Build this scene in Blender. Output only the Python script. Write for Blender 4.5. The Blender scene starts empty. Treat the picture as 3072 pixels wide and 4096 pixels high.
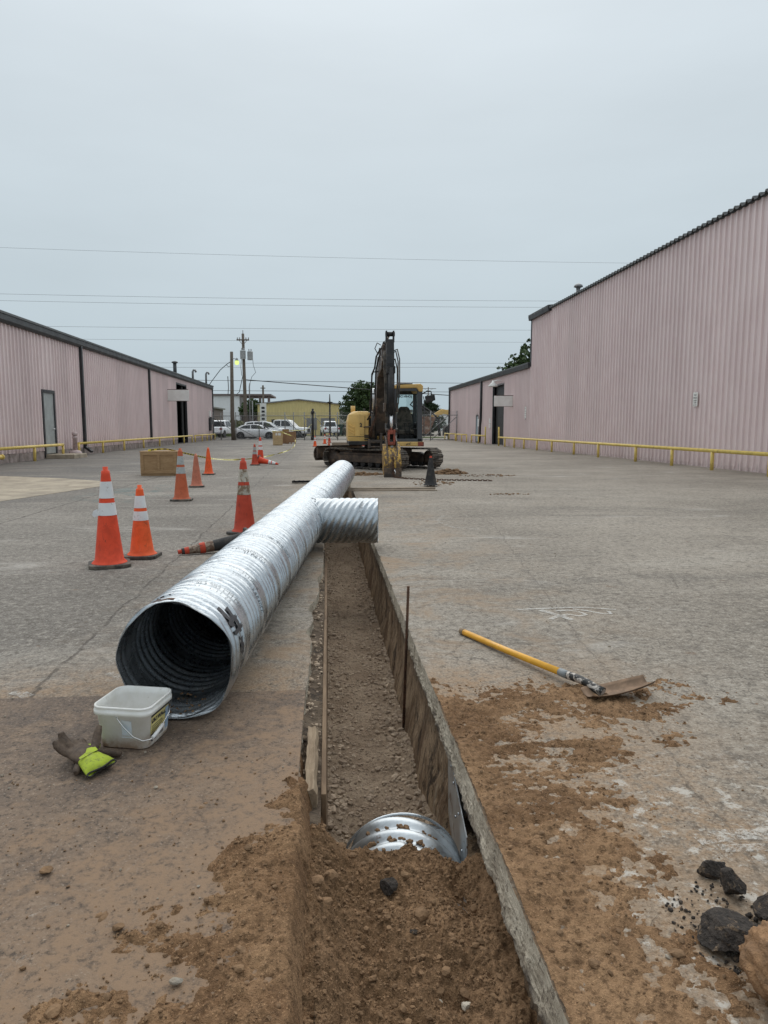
import bpy, bmesh, math, random
import numpy as np
from mathutils import Vector, Matrix, Euler

SC = bpy.context.scene
COL = SC.collection
R = math.radians
random.seed(7)

# ------------------------------------------------------------------ camera
cam_d = bpy.data.cameras.new('camera')
cam = bpy.data.objects.new('camera', cam_d)
COL.objects.link(cam)
cam_d.sensor_fit = 'VERTICAL'
cam_d.sensor_height = 36.0
cam_d.sensor_width = 27.0
cam_d.lens = 36.0 * 2840.0 / 4096.0
cam_d.clip_start = 0.05
cam_d.clip_end = 3000
cam.location = (0, 0, 1.3)
cam.rotation_euler = (R(90 - 6.867), 0, R(-4.537))
SC.camera = cam
SC.render.resolution_x = 768
SC.render.resolution_y = 1024
SC.view_settings.view_transform = 'Standard'
SC.view_settings.look = 'None'
SC.view_settings.exposure = 0.2
SC.view_settings.gamma = 1.0

# ------------------------------------------------------------------ world: overcast
SUN_EL, SUN_AZ = 50.0, 2.0        # azimuth from +Y, towards +X positive
W = bpy.data.worlds.new('World')
SC.world = W
W.use_nodes = True
wn = W.node_tree
wn.nodes.clear()
w_out = wn.nodes.new('ShaderNodeOutputWorld')
w_bg = wn.nodes.new('ShaderNodeBackground')
w_sky = wn.nodes.new('ShaderNodeTexSky')
w_sky.sky_type = 'NISHITA'
w_sky.sun_disc = False
w_sky.sun_elevation = R(SUN_EL)
w_sky.sun_rotation = R(SUN_AZ)
w_sky.dust_density = 6.0
w_sky.air_density = 1.0
w_hs = wn.nodes.new('ShaderNodeHueSaturation')
w_hs.inputs['Saturation'].default_value = 0.35
w_hs.inputs['Value'].default_value = 0.6
wn.links.new(w_sky.outputs[0], w_hs.inputs['Color'])
w_tc = wn.nodes.new('ShaderNodeTexCoord')
w_sep = wn.nodes.new('ShaderNodeSeparateXYZ')
wn.links.new(w_tc.outputs['Generated'], w_sep.inputs[0])
w_rmp = wn.nodes.new('ShaderNodeValToRGB')         # cloud deck: a little brighter overhead
cr = w_rmp.color_ramp
cr.elements[0].position = 0.0
cr.elements[0].color = (.425, .51, .56, 1)
cr.elements[1].position = 1.0
cr.elements[1].color = (.84, .91, .96, 1)
e = cr.elements.new(0.12); e.color = (.465, .55, .60, 1)
e = cr.elements.new(0.45); e.color = (.575, .645, .695, 1)
wn.links.new(w_sep.outputs[2], w_rmp.inputs[0])
w_nz = wn.nodes.new('ShaderNodeTexNoise')           # faint cloud texture
w_nz.inputs['Scale'].default_value = 2.2
w_nz.inputs['Detail'].default_value = 5
w_mp = wn.nodes.new('ShaderNodeMapping')
w_mp.inputs['Scale'].default_value = (1, 1, 4)
wn.links.new(w_tc.outputs['Generated'], w_mp.inputs[0])
wn.links.new(w_mp.outputs[0], w_nz.inputs['Vector'])
w_mr = wn.nodes.new('ShaderNodeMapRange')
w_mr.inputs[1].default_value = 0.3
w_mr.inputs[2].default_value = 0.7
w_mr.inputs[3].default_value = 0.96
w_mr.inputs[4].default_value = 1.04
wn.links.new(w_nz.outputs[0], w_mr.inputs[0])
w_mx = wn.nodes.new('ShaderNodeMix'); w_mx.data_type = 'RGBA'
w_mx.inputs[0].default_value = 0.93
wn.links.new(w_hs.outputs[0], w_mx.inputs[6])
w_x10 = wn.nodes.new('ShaderNodeVectorMath'); w_x10.operation = 'SCALE'; w_x10.inputs[3].default_value = 10.0
wn.links.new(w_rmp.outputs[0], w_x10.inputs[0])
wn.links.new(w_x10.outputs[0], w_mx.inputs[7])
w_ml = wn.nodes.new('ShaderNodeVectorMath'); w_ml.operation = 'SCALE'
wn.links.new(w_mx.outputs[2], w_ml.inputs[0])
wn.links.new(w_mr.outputs[0], w_ml.inputs[3])
wn.links.new(w_ml.outputs[0], w_bg.inputs[0])
w_bg.inputs[1].default_value = 0.1
wn.links.new(w_bg.outputs[0], w_out.inputs[0])

sun_d = bpy.data.lights.new('sun', 'SUN')
sun_d.energy = 1.5
sun_d.angle = R(75)
sun_d.color = (1.0, 0.97, 0.92)
sun = bpy.data.objects.new('sun', sun_d)
COL.objects.link(sun)
sd = Vector((math.sin(R(SUN_AZ)) * math.cos(R(SUN_EL)), math.cos(R(SUN_AZ)) * math.cos(R(SUN_EL)), math.sin(R(SUN_EL))))
sun.rotation_euler = sd.to_track_quat('Z', 'Y').to_euler()
sun.location = (0, 0, 60)

# ------------------------------------------------------------------ helpers: objects
def tag(o, label=None, cat=None, group=None, kind=None):
    if label: o['label'] = label
    if cat: o['category'] = cat
    if group: o['group'] = group
    if kind: o['kind'] = kind
    return o

def link(o, parent=None):
    COL.objects.link(o)
    if parent: o.parent = parent
    return o

def empty(name, loc=(0, 0, 0), rz=0.0, label=None, cat=None, group=None, rot=None):
    o = bpy.data.objects.new(name, None)
    o.empty_display_size = 0.2
    o.location = loc
    o.rotation_euler = rot if rot else (0, 0, rz)
    link(o)
    return tag(o, label, cat, group)

def children(o):
    return [c for c in COL.objects if c.parent == o]

def copy_tree(o, loc=None, rz=None, parent=None, label=None):
    c = o.copy()
    COL.objects.link(c)
    c.parent = parent
    if loc is not None: c.location = loc
    if rz is not None: c.rotation_euler = (o.rotation_euler[0], o.rotation_euler[1], rz)
    if label: c['label'] = label
    for ch in list(o.children):
        copy_tree(ch, parent=c)
    return c

class MB:
    def __init__(s): s.v = []; s.f = []; s.sm = []
    def add(s, vs, fs, smooth=False):
        b = len(s.v)
        s.v += [tuple(p) for p in vs]
        s.f += [tuple(i + b for i in q) for q in fs]
        s.sm += [smooth] * len(fs)
        return s
    def box(s, x0, x1, y0, y1, z0, z1, M=None):
        vs = [(x, y, z) for z in (z0, z1) for y in (y0, y1) for x in (x0, x1)]
        if M is not None: vs = [tuple(M @ Vector(p)) for p in vs]
        return s.add(vs, [(0, 2, 3, 1), (4, 5, 7, 6), (0, 1, 5, 4), (2, 6, 7, 3), (0, 4, 6, 2), (1, 3, 7, 5)])
    def beam(s, a, b, w, h, roll=0.0):
        a, b = Vector(a), Vector(b)
        q = (b - a).to_track_quat('X', 'Z')
        M = Matrix.Translation(a) @ q.to_matrix().to_4x4() @ Matrix.Rotation(roll, 4, 'X')
        return s.box(0, (b - a).length, -w / 2, w / 2, -h / 2, h / 2, M)
    def prism(s, poly, a0, a1, axis='x'):
        n = len(poly)
        def P(p, a):
            if axis == 'x': return (a, p[0], p[1])
            if axis == 'y': return (p[0], a, p[1])
            return (p[0], p[1], a)
        vs = [P(p, a0) for p in poly] + [P(p, a1) for p in poly]
        fs = [tuple(range(n - 1, -1, -1)), tuple(range(n, 2 * n))]
        fs += [(i, (i + 1) % n, n + (i + 1) % n, n + i) for i in range(n)]
        return s.add(vs, fs)
    def tube(s, pts, r, n=8, caps=True, closed=False, smooth=True):
        pts = [Vector(p) for p in pts]
        m = len(pts)
        rs = r if isinstance(r, (list, tuple)) else [r] * m
        vs = []; up = None
        for i, p in enumerate(pts):
            if closed: d = pts[(i + 1) % m] - pts[i - 1]
            else: d = pts[min(i + 1, m - 1)] - pts[max(i - 1, 0)]
            d.normalize()
            if up is None:
                up = Vector((0, 0, 1)) if abs(d.z) < 0.9 else Vector((1, 0, 0))
            u = (up - d * up.dot(d))
            if u.length < 1e-5: u = d.orthogonal()
            u.normalize(); up = u
            w = d.cross(u)
            for k in range(n):
                a = 2 * math.pi * k / n
                vs.append(p + (u * math.cos(a) + w * math.sin(a)) * rs[i])
        fs = []
        for i in range(m if closed else m - 1):
            j = (i + 1) % m
            for k in range(n):
                k2 = (k + 1) % n
                fs.append((i * n + k, i * n + k2, j * n + k2, j * n + k))
        b = len(s.f)
        s.add(vs, fs, smooth)
        if caps and not closed:
            o = len(s.v) - len(vs)
            s.f.append(tuple(o + k for k in range(n - 1, -1, -1))); s.sm.append(False)
            s.f.append(tuple(o + (m - 1) * n + k for k in range(n))); s.sm.append(False)
        return s
    def cyl(s, a, b, r, n=16, r2=None):
        return s.tube([a, b], [r, r if r2 is None else r2], n)
    def lathe(s, prof, n=24, c=(0, 0, 0), smooth=True, M=None):
        vs = []; m = len(prof)
        for r_, z in prof:
            for k in range(n):
                a = 2 * math.pi * k / n
                p = Vector((c[0] + r_ * math.cos(a), c[1] + r_ * math.sin(a), c[2] + z))
                vs.append(M @ p if M is not None else p)
        fs = [(i * n + k, i * n + (k + 1) % n, (i + 1) * n + (k + 1) % n, (i + 1) * n + k) for i in range(m - 1) for k in range(n)]
        s.add(vs, fs, smooth)
        o = len(s.v) - len(vs)
        if prof[0][0] > 1e-6: s.f.append(tuple(o + k for k in range(n - 1, -1, -1))); s.sm.append(False)
        if prof[-1][0] > 1e-6: s.f.append(tuple(o + (m - 1) * n + k for k in range(n))); s.sm.append(False)
        return s
    def loft(s, rings, caps=True, smooth=True):
        n = len(rings[0]); vs = [p for r_ in rings for p in r_]
        fs = [(i * n + k, i * n + (k + 1) % n, (i + 1) * n + (k + 1) % n, (i + 1) * n + k) for i in range(len(rings) - 1) for k in range(n)]
        if caps: fs += [tuple(range(n - 1, -1, -1)), tuple((len(rings) - 1) * n + k for k in range(n))]
        return s.add(vs, fs, smooth)
    def mesh(s, name):
        me = bpy.data.meshes.new(name)
        me.from_pydata(s.v, [], s.f)
        me.polygons.foreach_set('use_smooth', s.sm)
        me.update()
        bm = bmesh.new(); bm.from_mesh(me)
        bmesh.ops.recalc_face_normals(bm, faces=bm.faces)
        bm.to_mesh(me); bm.free()
        return me
    def build(s, name, mat, parent=None, bevel=0.0, loc=None, rot=None, seg=2):
        me = s.mesh(name)
        me.materials.append(mat)
        o = bpy.data.objects.new(name, me)
        link(o, parent)
        if loc: o.location = loc
        if rot: o.rotation_euler = rot
        if bevel:
            b = o.modifiers.new('bevel', 'BEVEL'); b.width = bevel; b.segments = seg; b.limit_method = 'ANGLE'; b.angle_limit = R(35)
        return o

def inst(name, mesh, parent=None, loc=(0, 0, 0), rot=(0, 0, 0), scale=(1, 1, 1)):
    o = bpy.data.objects.new(name, mesh)
    link(o, parent)
    o.location = loc; o.rotation_euler = rot; o.scale = scale
    return o

def np_mesh(name, V, F, mat, smooth=True, parent=None):
    V = np.asarray(V, np.float32).reshape(-1, 3); F = np.asarray(F, np.int32)
    k = F.shape[1]
    me = bpy.data.meshes.new(name)
    me.vertices.add(len(V)); me.vertices.foreach_set('co', V.ravel())
    me.loops.add(F.size); me.loops.foreach_set('vertex_index', F.ravel())
    me.polygons.add(len(F))
    me.polygons.foreach_set('loop_start', np.arange(0, F.size, k, dtype=np.int32))
    me.polygons.foreach_set('loop_total', np.full(len(F), k, np.int32))
    me.polygons.foreach_set('use_smooth', np.full(len(F), smooth, bool))
    me.update(calc_edges=True); me.validate()
    me.materials.append(mat)
    o = bpy.data.objects.new(name, me)
    return link(o, parent)

def grid_obj(name, X, Y, Z, mat, smooth=True, parent=None, keep=None, flip=False):
    n, m = X.shape
    V = np.stack([X, Y, Z], -1).reshape(-1, 3)
    i = np.arange(n - 1)[:, None] * m + np.arange(m - 1)[None, :]
    F = np.stack([i, i + m, i + m + 1, i + 1] if not flip else [i, i + 1, i + m + 1, i + m], -1)
    if keep is not None:
        kq = keep[:-1, :-1] | keep[1:, :-1] | keep[:-1, 1:] | keep[1:, 1:]
        F = F[kq]
    F = F.reshape(-1, 4)
    return np_mesh(name, V, F, mat, smooth, parent)

def _h(ix, iy, seed):
    h = (ix.astype(np.int64) * 374761393 + iy.astype(np.int64) * 668265263 + seed * 1274126177) & 0xffffffff
    h = ((h ^ (h >> 13)) * 1274126177) & 0xffffffff
    return ((h ^ (h >> 16)) & 0xffff) / 65535.0
def vnoise(x, y, seed=0):
    x = np.asarray(x, float); y = np.asarray(y, float)
    x0 = np.floor(x); y0 = np.floor(y); fx = x - x0; fy = y - y0
    fx = fx * fx * (3 - 2 * fx); fy = fy * fy * (3 - 2 * fy)
    a = _h(x0, y0, seed); b = _h(x0 + 1, y0, seed); c = _h(x0, y0 + 1, seed); d = _h(x0 + 1, y0 + 1, seed)
    return (a * (1 - fx) + b * fx) * (1 - fy) + (c * (1 - fx) + d * fx) * fy
def fbm(x, y, f, o=4, seed=0, g=0.5):
    s = 0; a = 1; t = 0
    for k in range(o):
        s = s + a * (vnoise(x * f + 17.3 * k, y * f + 9.1 * k, seed + k) - 0.5); t += a; a *= g; f *= 2.03
    return s / t * 2
def sstep(a, b, x):
    t = np.clip((x - a) / (b - a), 0, 1)
    return t * t * (3 - 2 * t)

ICO = None
def rock_variants(k=10, sub=1, rough=0.28, seed=3):
    rng = random.Random(seed); out = []
    for _ in range(k):
        bm = bmesh.new(); bmesh.ops.create_icosphere(bm, subdivisions=sub, radius=1)
        vs = np.array([v.co[:] for v in bm.verts])
        vs *= np.array([1 + rng.uniform(-rough, rough) for _ in vs])[:, None]
        vs *= np.array([1, rng.uniform(.65, 1), rng.uniform(.45, .8)])
        fs = np.array([[v.index for v in f.verts] for f in bm.faces])
        out.append((vs, fs)); bm.free()
    return out
def scatter(name, P, S, mat, variants, seed=1, smooth=False, parent=None, tilt=0.5):
    rng = np.random.default_rng(seed)
    VV = []; FF = []; b = 0
    for p, s_ in zip(P, S):
        v, f = variants[rng.integers(len(variants))]
        a, t = rng.uniform(0, 6.283), rng.uniform(-tilt, tilt)
        ca, sa, ct, st = math.cos(a), math.sin(a), math.cos(t), math.sin(t)
        Rm = np.array([[ca, -sa, 0], [sa, ca, 0], [0, 0, 1]]) @ np.array([[1, 0, 0], [0, ct, -st], [0, st, ct]])
        VV.append(v @ Rm.T * s_ + np.asarray(p)); FF.append(f + b); b += len(v)
    return np_mesh(name, np.concatenate(VV), np.concatenate(FF), mat, smooth, parent)

def text_mesh(body, size, name='lettering', align='CENTER', bold=0.0, space=1.0):
    cu = bpy.data.curves.new(name, 'FONT')
    cu.body = body; cu.size = size; cu.align_x = align; cu.align_y = 'CENTER'; cu.offset = bold; cu.space_character = space
    cu.resolution_u = 2
    o = bpy.data.objects.new(name, cu); COL.objects.link(o)
    bpy.context.view_layer.update()
    me = bpy.data.meshes.new_from_object(o.evaluated_get(bpy.context.evaluated_depsgraph_get()))
    bpy.data.objects.remove(o)
    return me

# ------------------------------------------------------------------ helpers: materials
class NT:
    def __init__(s, name):
        s.m = bpy.data.materials.new(name); s.m.use_nodes = True
        s.t = s.m.node_tree; s.t.nodes.clear()
        s.out = s.t.nodes.new('ShaderNodeOutputMaterial')
        s.tc = s.t.nodes.new('ShaderNodeTexCoord')
        s.co = s.tc.outputs['Object']
    def n(s, ty, **k):
        nd = s.t.nodes.new(ty)
        for a, v in k.items(): setattr(nd, a, v)
        return nd
    def set(s, sock, v):
        if isinstance(v, bpy.types.NodeSocket): s.t.links.new(v, sock)
        else: sock.default_value = (tuple(v) + (1,) if isinstance(v, (tuple, list)) and len(v) == 3 and sock.type == 'RGBA' else v)
    def rnd(s):
        return s.n('ShaderNodeObjectInfo').outputs['Random']
    def jitter(s):          # object coordinates, shifted per object
        mlt = s.n('ShaderNodeVectorMath', operation='SCALE'); mlt.inputs[0].default_value = (37.1, 53.7, 71.3)
        s.set(mlt.inputs[3], s.rnd())
        ad = s.n('ShaderNodeVectorMath', operation='ADD')
        s.set(ad.inputs[0], s.tc.outputs['Object']); s.set(ad.inputs[1], mlt.outputs[0])
        s.co = ad.outputs[0]
    def mapv(s, scale=(1, 1, 1), vec=None, loc=(0, 0, 0), rot=(0, 0, 0)):
        mp = s.n('ShaderNodeMapping'); s.set(mp.inputs[0], vec or s.co)
        mp.inputs['Scale'].default_value = scale; mp.inputs['Location'].default_value = loc; mp.inputs['Rotation'].default_value = rot
        return mp.outputs[0]
    def noise(s, sc, det=4, ro=0.55, vec=None, dist=0.0):
        nd = s.n('ShaderNodeTexNoise'); s.set(nd.inputs['Vector'], vec or s.co)
        nd.inputs['Scale'].default_value = sc; nd.inputs['Detail'].default_value = det
        nd.inputs['Roughness'].default_value = ro; nd.inputs['Distortion'].default_value = dist
        return nd.outputs[0]
    def voro(s, sc, feat='F1', vec=None, out=0, rand=1.0):
        nd = s.n('ShaderNodeTexVoronoi', feature=feat); s.set(nd.inputs['Vector'], vec or s.co)
        nd.inputs['Scale'].default_value = sc; nd.inputs['Randomness'].default_value = rand
        return nd.outputs[out]
    def m_(s, op, a, b=0.0, c=0.0):
        nd = s.n('ShaderNodeMath', operation=op)
        s.set(nd.inputs[0], a); s.set(nd.inputs[1], b); s.set(nd.inputs[2], c)
        return nd.outputs[0]
    def mr(s, v, a, b, c=0.0, d=1.0, smooth=True):
        nd = s.n('ShaderNodeMapRange', interpolation_type='SMOOTHSTEP' if smooth else 'LINEAR')
        s.set(nd.inputs[0], v)
        for i, q in enumerate((a, b, c, d)): s.set(nd.inputs[i + 1], q)
        return nd.outputs[0]
    def mix(s, f, a, b, mode='MIX'):
        nd = s.n('ShaderNodeMix', data_type='RGBA', blend_type=mode)
        s.set(nd.inputs[0], f); s.set(nd.inputs[6], a); s.set(nd.inputs[7], b)
        return nd.outputs[2]
    def xyz(s, vec=None):
        nd = s.n('ShaderNodeSeparateXYZ'); s.set(nd.inputs[0], vec or s.tc.outputs['Object'])
        return nd.outputs
    def bump(s, h, st=0.3, dist=0.01, prev=None):
        nd = s.n('ShaderNodeBump'); s.set(nd.inputs['Height'], h)
        nd.inputs['Strength'].default_value = st; nd.inputs['Distance'].default_value = dist
        if prev is not None: s.set(nd.inputs['Normal'], prev)
        return nd.outputs[0]
    def bsdf(s, col, rough=0.6, metal=0.0, nrm=None, spec=0.5, **k):
        b = s.n('ShaderNodeBsdfPrincipled')
        s.set(b.inputs['Base Color'], col); s.set(b.inputs['Roughness'], rough); s.set(b.inputs['Metallic'], metal)
        b.inputs['Specular IOR Level'].default_value = spec
        if nrm is not None: s.set(b.inputs['Normal'], nrm)
        for a, v in k.items(): s.set(b.inputs[a], v)
        s.t.links.new(b.outputs[0], s.out.inputs[0])
        s.b = b
        return s.m

def wmat(name, col, rough=0.6, metal=0.0, var=0.15, sc=6.0, dirt=None, damt=0.5, dsc=3.0, dth=0.5, dw=0.14, bump=0.15, bsc=80.0, bdist=0.004, spec=0.4, stretch=(1, 1, 1), dirt2=None, d2sc=14.0, d2th=0.62, rnd=0.0):
    s = NT(name); s.jitter()
    v = s.mapv(stretch) if stretch != (1, 1, 1) else s.co
    n1 = s.noise(sc, 5, 0.6, v)
    lo = tuple(c * (1 - var) for c in col); hi = tuple(min(1, c * (1 + var)) for c in col)
    c = s.mix(s.mr(n1, 0.3, 0.7), lo, hi)
    if rnd:
        f = s.mr(s.rnd(), 0, 1, 1 - rnd, 1 + rnd, False)
        vm = s.n('ShaderNodeVectorMath', operation='SCALE'); s.set(vm.inputs[0], c); s.set(vm.inputs[3], f); c = vm.outputs[0]
    if dirt:
        n2 = s.noise(dsc, 6, 0.65, v, 0.4)
        c = s.mix(s.m_('MULTIPLY', s.mr(n2, dth - dw, dth + dw), damt), c, dirt)
    if dirt2:
        n3 = s.noise(d2sc, 5, 0.6, v, 0.8)
        c = s.mix(s.mr(n3, d2th - 0.03, d2th + 0.04), c, dirt2)
    nb = s.noise(bsc, 4, 0.6)
    return s.bsdf(c, s.mr(n1, 0.2, 0.8, max(0.02, rough - 0.1), min(1, rough + 0.1)), metal, s.bump(nb, bump, bdist) if bump else None, spec)
# ------------------------------------------------------------------ materials
def asphalt_mat():
    s = NT('asphalt')
    x, y, z = s.xyz()
    big = s.noise(0.35, 5, 0.6)
    mid = s.noise(2.2, 6, 0.65)
    fine = s.noise(70, 5, 0.75)
    fine2 = s.noise(260, 2, 0.7)
    right = s.mix(s.mr(big, .32, .68), (.212, .182, .147), (.31, .270, .222))
    left = s.mix(s.mr(big, .32, .68), (.140, .124, .107), (.222, .199, .172))
    c = s.mix(s.mr(x, -1.6, -0.4), left, right)
    # old oily tarmac towards the left building, streaked across the lot
    stv = s.mapv((.35, 1.5, 1))
    st = s.noise(1.1, 6, 0.65, stv, 0.5)
    farl = s.m_('MULTIPLY', s.mr(s.m_('ADD', x, s.m_('MULTIPLY', big, 3.0)), -2.6, -5.6), s.mr(st, .32, .62))
    c = s.mix(s.m_('MULTIPLY', farl, .75), c, (.075, .074, .076))
    st2 = s.noise(.55, 7, .7, s.mapv((.4, 1.3, 1), None, (4, 9, 0)), .6)
    c = s.mix(s.m_('MULTIPLY', s.mr(st2, .52, .64), .42), c, (.10, .088, .076))
    c = s.mix(s.m_('MULTIPLY', s.mr(st2, .46, .36), .30), c, (.38, .345, .295))
    # speckle and blotches
    c = s.mix(s.m_('MULTIPLY', s.mr(mid, .45, .75), .35), c, (.105, .092, .08))
    c = s.mix(s.mr(fine, .52, .68), c, s.mix(.62, c, (.56, .53, .48)))
    c = s.mix(s.m_('MULTIPLY', s.mr(fine, .49, .34), .8), c, (.062, .053, .045))
    fine3 = s.noise(19, 5, .75)
    c = s.mix(s.m_('MULTIPLY', s.mr(fine3, .51, .63), .62), c, (.075, .063, .052))
    c = s.mix(s.m_('MULTIPLY', s.mr(fine3, .48, .36), .45), c, (.43, .395, .34))
    mot = s.noise(6.5, 7, .78, None, .4)
    c = s.mix(s.m_('MULTIPLY', s.mr(mot, .53, .64), .5), c, (.095, .08, .066))
    c = s.mix(s.m_('MULTIPLY', s.mr(fine2, .62, .74), .5), c, (.55, .52, .48))
    # pale scuffs
    scv = s.mapv((.5, 1.6, 1))
    sc = s.noise(.9, 7, 0.7, scv, 1.0)
    c = s.mix(s.m_('MULTIPLY', s.mr(sc, .57, .68), .45), c, (.42, .395, .36))
    # reddish soil tracked about near the trench
    near = s.m_('MULTIPLY', s.mr(s.m_('ABSOLUTE', s.m_('SUBTRACT', x, .25)), 2.2, .3), s.mr(y, 24, 4))
    so = s.noise(1.7, 7, 0.7, None, .6)
    c = s.mix(s.m_('MULTIPLY', s.m_('MULTIPLY', s.mr(so, .44, .66), near), .75), c, (.29, .20, .125))
    so2 = s.noise(5.0, 6, 0.7, None, .8)
    c = s.mix(s.m_('MULTIPLY', s.mr(so2, .63, .72), s.mr(y, 30, 3, .15, .7)), c, (.15, .085, .045))
    # heavy soil film around the work end, right of the trench
    film = s.m_('MULTIPLY', s.mr(s.m_('ADD', y, s.m_('MULTIPLY', mid, 1.2)), 4.7, 3.7), s.mr(s.m_('ADD', x, s.m_('MULTIPLY', so, 1.4)), 2.6, 1.5))
    c = s.mix(s.m_('MULTIPLY', film, s.m_('MULTIPLY', s.mr(so2, .30, .56, .25, .95), s.mr(fine3, .62, .40, .25, 1.0))), c, (.29, .187, .108))
    c = s.mix(s.m_('MULTIPLY', film, s.mr(fine, .50, .36, 0, .65)), c, (.10, .066, .042))
    c = s.mix(s.m_('MULTIPLY', film, s.mr(fine, .53, .66, 0, .5)), c, (.44, .34, .24))
    # crumbled lime and paint residue under the soil
    wv = s.noise(11, 8, 0.8, None, .25)
    wm = s.m_('MULTIPLY', s.mr(y, 2.9, 2.2), s.mr(x, .55, .85))
    c = s.mix(s.m_('MULTIPLY', s.m_('MULTIPLY', s.mr(wv, .53, .62), wm), .75), c, (.52, .49, .44))
    # cracks
    cv = s.n('ShaderNodeVectorMath', operation='ADD')
    nz = s.n('ShaderNodeTexNoise'); s.set(nz.inputs['Vector'], s.co); nz.inputs['Scale'].default_value = 3.0; nz.inputs['Detail'].default_value = 4
    sub = s.n('ShaderNodeVectorMath', operation='SCALE'); s.set(sub.inputs[0], nz.outputs[1]); sub.inputs[3].default_value = .35
    s.set(cv.inputs[0], s.co); s.set(cv.inputs[1], sub.outputs[0])
    cd = s.voro(1.35, 'DISTANCE_TO_EDGE', cv.outputs[0])
    cm = s.m_('MULTIPLY', s.mr(cd, .010, .002), s.m_('MULTIPLY', s.mr(s.noise(.55, 3), .52, .62), .35))
    cd2 = s.voro(4.2, 'DISTANCE_TO_EDGE', cv.outputs[0])
    cm2 = s.m_('MULTIPLY', s.mr(cd2, .022, .005), s.m_('MULTIPLY', s.mr(s.noise(.8, 3, .5, s.mapv((1, 1, 1), None, (5, 3, 0))), .54, .64), .32))
    wob = s.m_('MULTIPLY', s.m_('SUBTRACT', s.noise(1.3, 6, .65), .5), .22)
    def seam(x0, sl, w):
        d = s.m_('ABSOLUTE', s.m_('SUBTRACT', s.m_('SUBTRACT', s.m_('ADD', x, wob), x0), s.m_('MULTIPLY', y, sl)))
        return s.mr(d, w, w * .3)
    j1 = s.m_('MULTIPLY', seam(-1.42, -.012, .013), s.mr(s.noise(6, 3), .36, .52, .1, .7))
    j2 = s.m_('MULTIPLY', seam(1.03, .125, .007), s.mr(y, 10.5, 9.5, 0, .3))
    j3 = s.m_('MULTIPLY', seam(-4.4, 0, .02), .8)
    wob2 = s.m_('MULTIPLY', s.m_('SUBTRACT', s.noise(1.1, 6, .65, s.mapv((1, 1, 1), None, (9, 2, 0))), .5), .5)
    d4 = s.m_('ABSOLUTE', s.m_('SUBTRACT', s.m_('ADD', s.m_('ADD', y, s.m_('MULTIPLY', x, .52)), wob2), 6.42))
    j4 = s.m_('MULTIPLY', s.mr(d4, .014, .004), s.m_('MULTIPLY', s.mr(x, .5, .6), .45))
    cr_ = s.m_('MAXIMUM', s.m_('MAXIMUM', s.m_('MAXIMUM', cm, cm2), s.m_('MAXIMUM', j1, j2)), s.m_('MAXIMUM', j3, j4))
    c = s.mix(s.m_('MULTIPLY', cr_, .8), c, (.045, .036, .03))
    # teal spray stain by the apron
    tx = s.m_('SUBTRACT', x, -3.75); ty = s.m_('SUBTRACT', y, 14.2)
    td = s.m_('ADD', s.m_('MULTIPLY', tx, tx), s.m_('MULTIPLY', s.m_('MULTIPLY', ty, ty), .25))
    tm = s.m_('MULTIPLY', s.mr(td, 1.4, .1), s.mr(s.noise(1.8, 5, .7), .48, .62))
    c = s.mix(s.m_('MULTIPLY', tm, .5), c, (.05, .115, .12))
    h = s.m_('ADD', s.m_('MULTIPLY', fine, .7), s.m_('ADD', s.m_('MULTIPLY', mid, .5), s.m_('MULTIPLY', cr_, -1.5)))
    return s.bsdf(c, .9, 0, s.bump(h, .8, .008), .3)

def soil_mat(name, dry, wet, scale=1.0, pale=None, amt=.5, wsc=3.0):
    s = NT(name)
    a = s.noise(wsc * scale, 6, .65); b = s.noise(42 * scale, 4, .7); d = s.noise(160 * scale, 3, .7)
    c = s.mix(s.mr(a, .38, .64), wet, dry)
    c = s.mix(s.mr(b, .55, .30, 0, amt), c, tuple(q * .45 for q in wet))  # low spots of the bump darkened: cavity shade put into the colour
    c = s.mix(s.mr(d, .55, .70, 0, .6), c, tuple(min(1, q * 1.7) for q in dry))
    e2 = s.noise(17 * scale, 5, .75)
    c = s.mix(s.mr(e2, .47, .34, 0, .55), c, tuple(q * .6 for q in wet))
    c = s.mix(s.mr(e2, .56, .68, 0, .4), c, tuple(min(1, q * 1.25) for q in dry))
    if pale: c = s.mix(s.mr(s.noise(11 * scale, 6, .7, None, .7), .60, .68, 0, .7), c, pale)
    hh = s.m_('ADD', b, s.m_('MULTIPLY', d, .6))
    return s.bsdf(c, .95, 0, s.bump(hh, 1.0, .014 / scale), .2)

def wall_earth_mat():
    s = NT('trench_earth')
    x, y, z = s.xyz()
    v = s.mapv((1, 2.2, .7))
    a = s.noise(3.0, 7, .7, v, .8); b = s.noise(26, 5, .7, s.mapv((1, 3, .8))); d = s.noise(120, 3, .7)
    c = s.mix(s.mr(a, .35, .65), (.165, .108, .068), (.42, .31, .205))
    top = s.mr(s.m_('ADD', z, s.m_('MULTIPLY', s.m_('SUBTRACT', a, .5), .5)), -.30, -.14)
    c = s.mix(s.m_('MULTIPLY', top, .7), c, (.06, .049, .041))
    c = s.mix(s.mr(b, .52, .64, 0, .8), c, (.055, .04, .03))
    c = s.mix(s.mr(s.noise(4.5, 6, .75, s.mapv((1, 1.6, .5), None, (3, 1, 7)), .9), .54, .62, 0, .8), c, (.045, .036, .03))
    c = s.mix(s.mr(s.noise(5, 6, .7, v, 1.0), .58, .70, 0, .55), c, (.35, .29, .22))
    return s.bsdf(c, .93, 0, s.bump(s.m_('ADD', s.m_('MULTIPLY', a, 1.5), s.m_('ADD', b, s.m_('MULTIPLY', d, .4))), .8, .012), .2)

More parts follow.
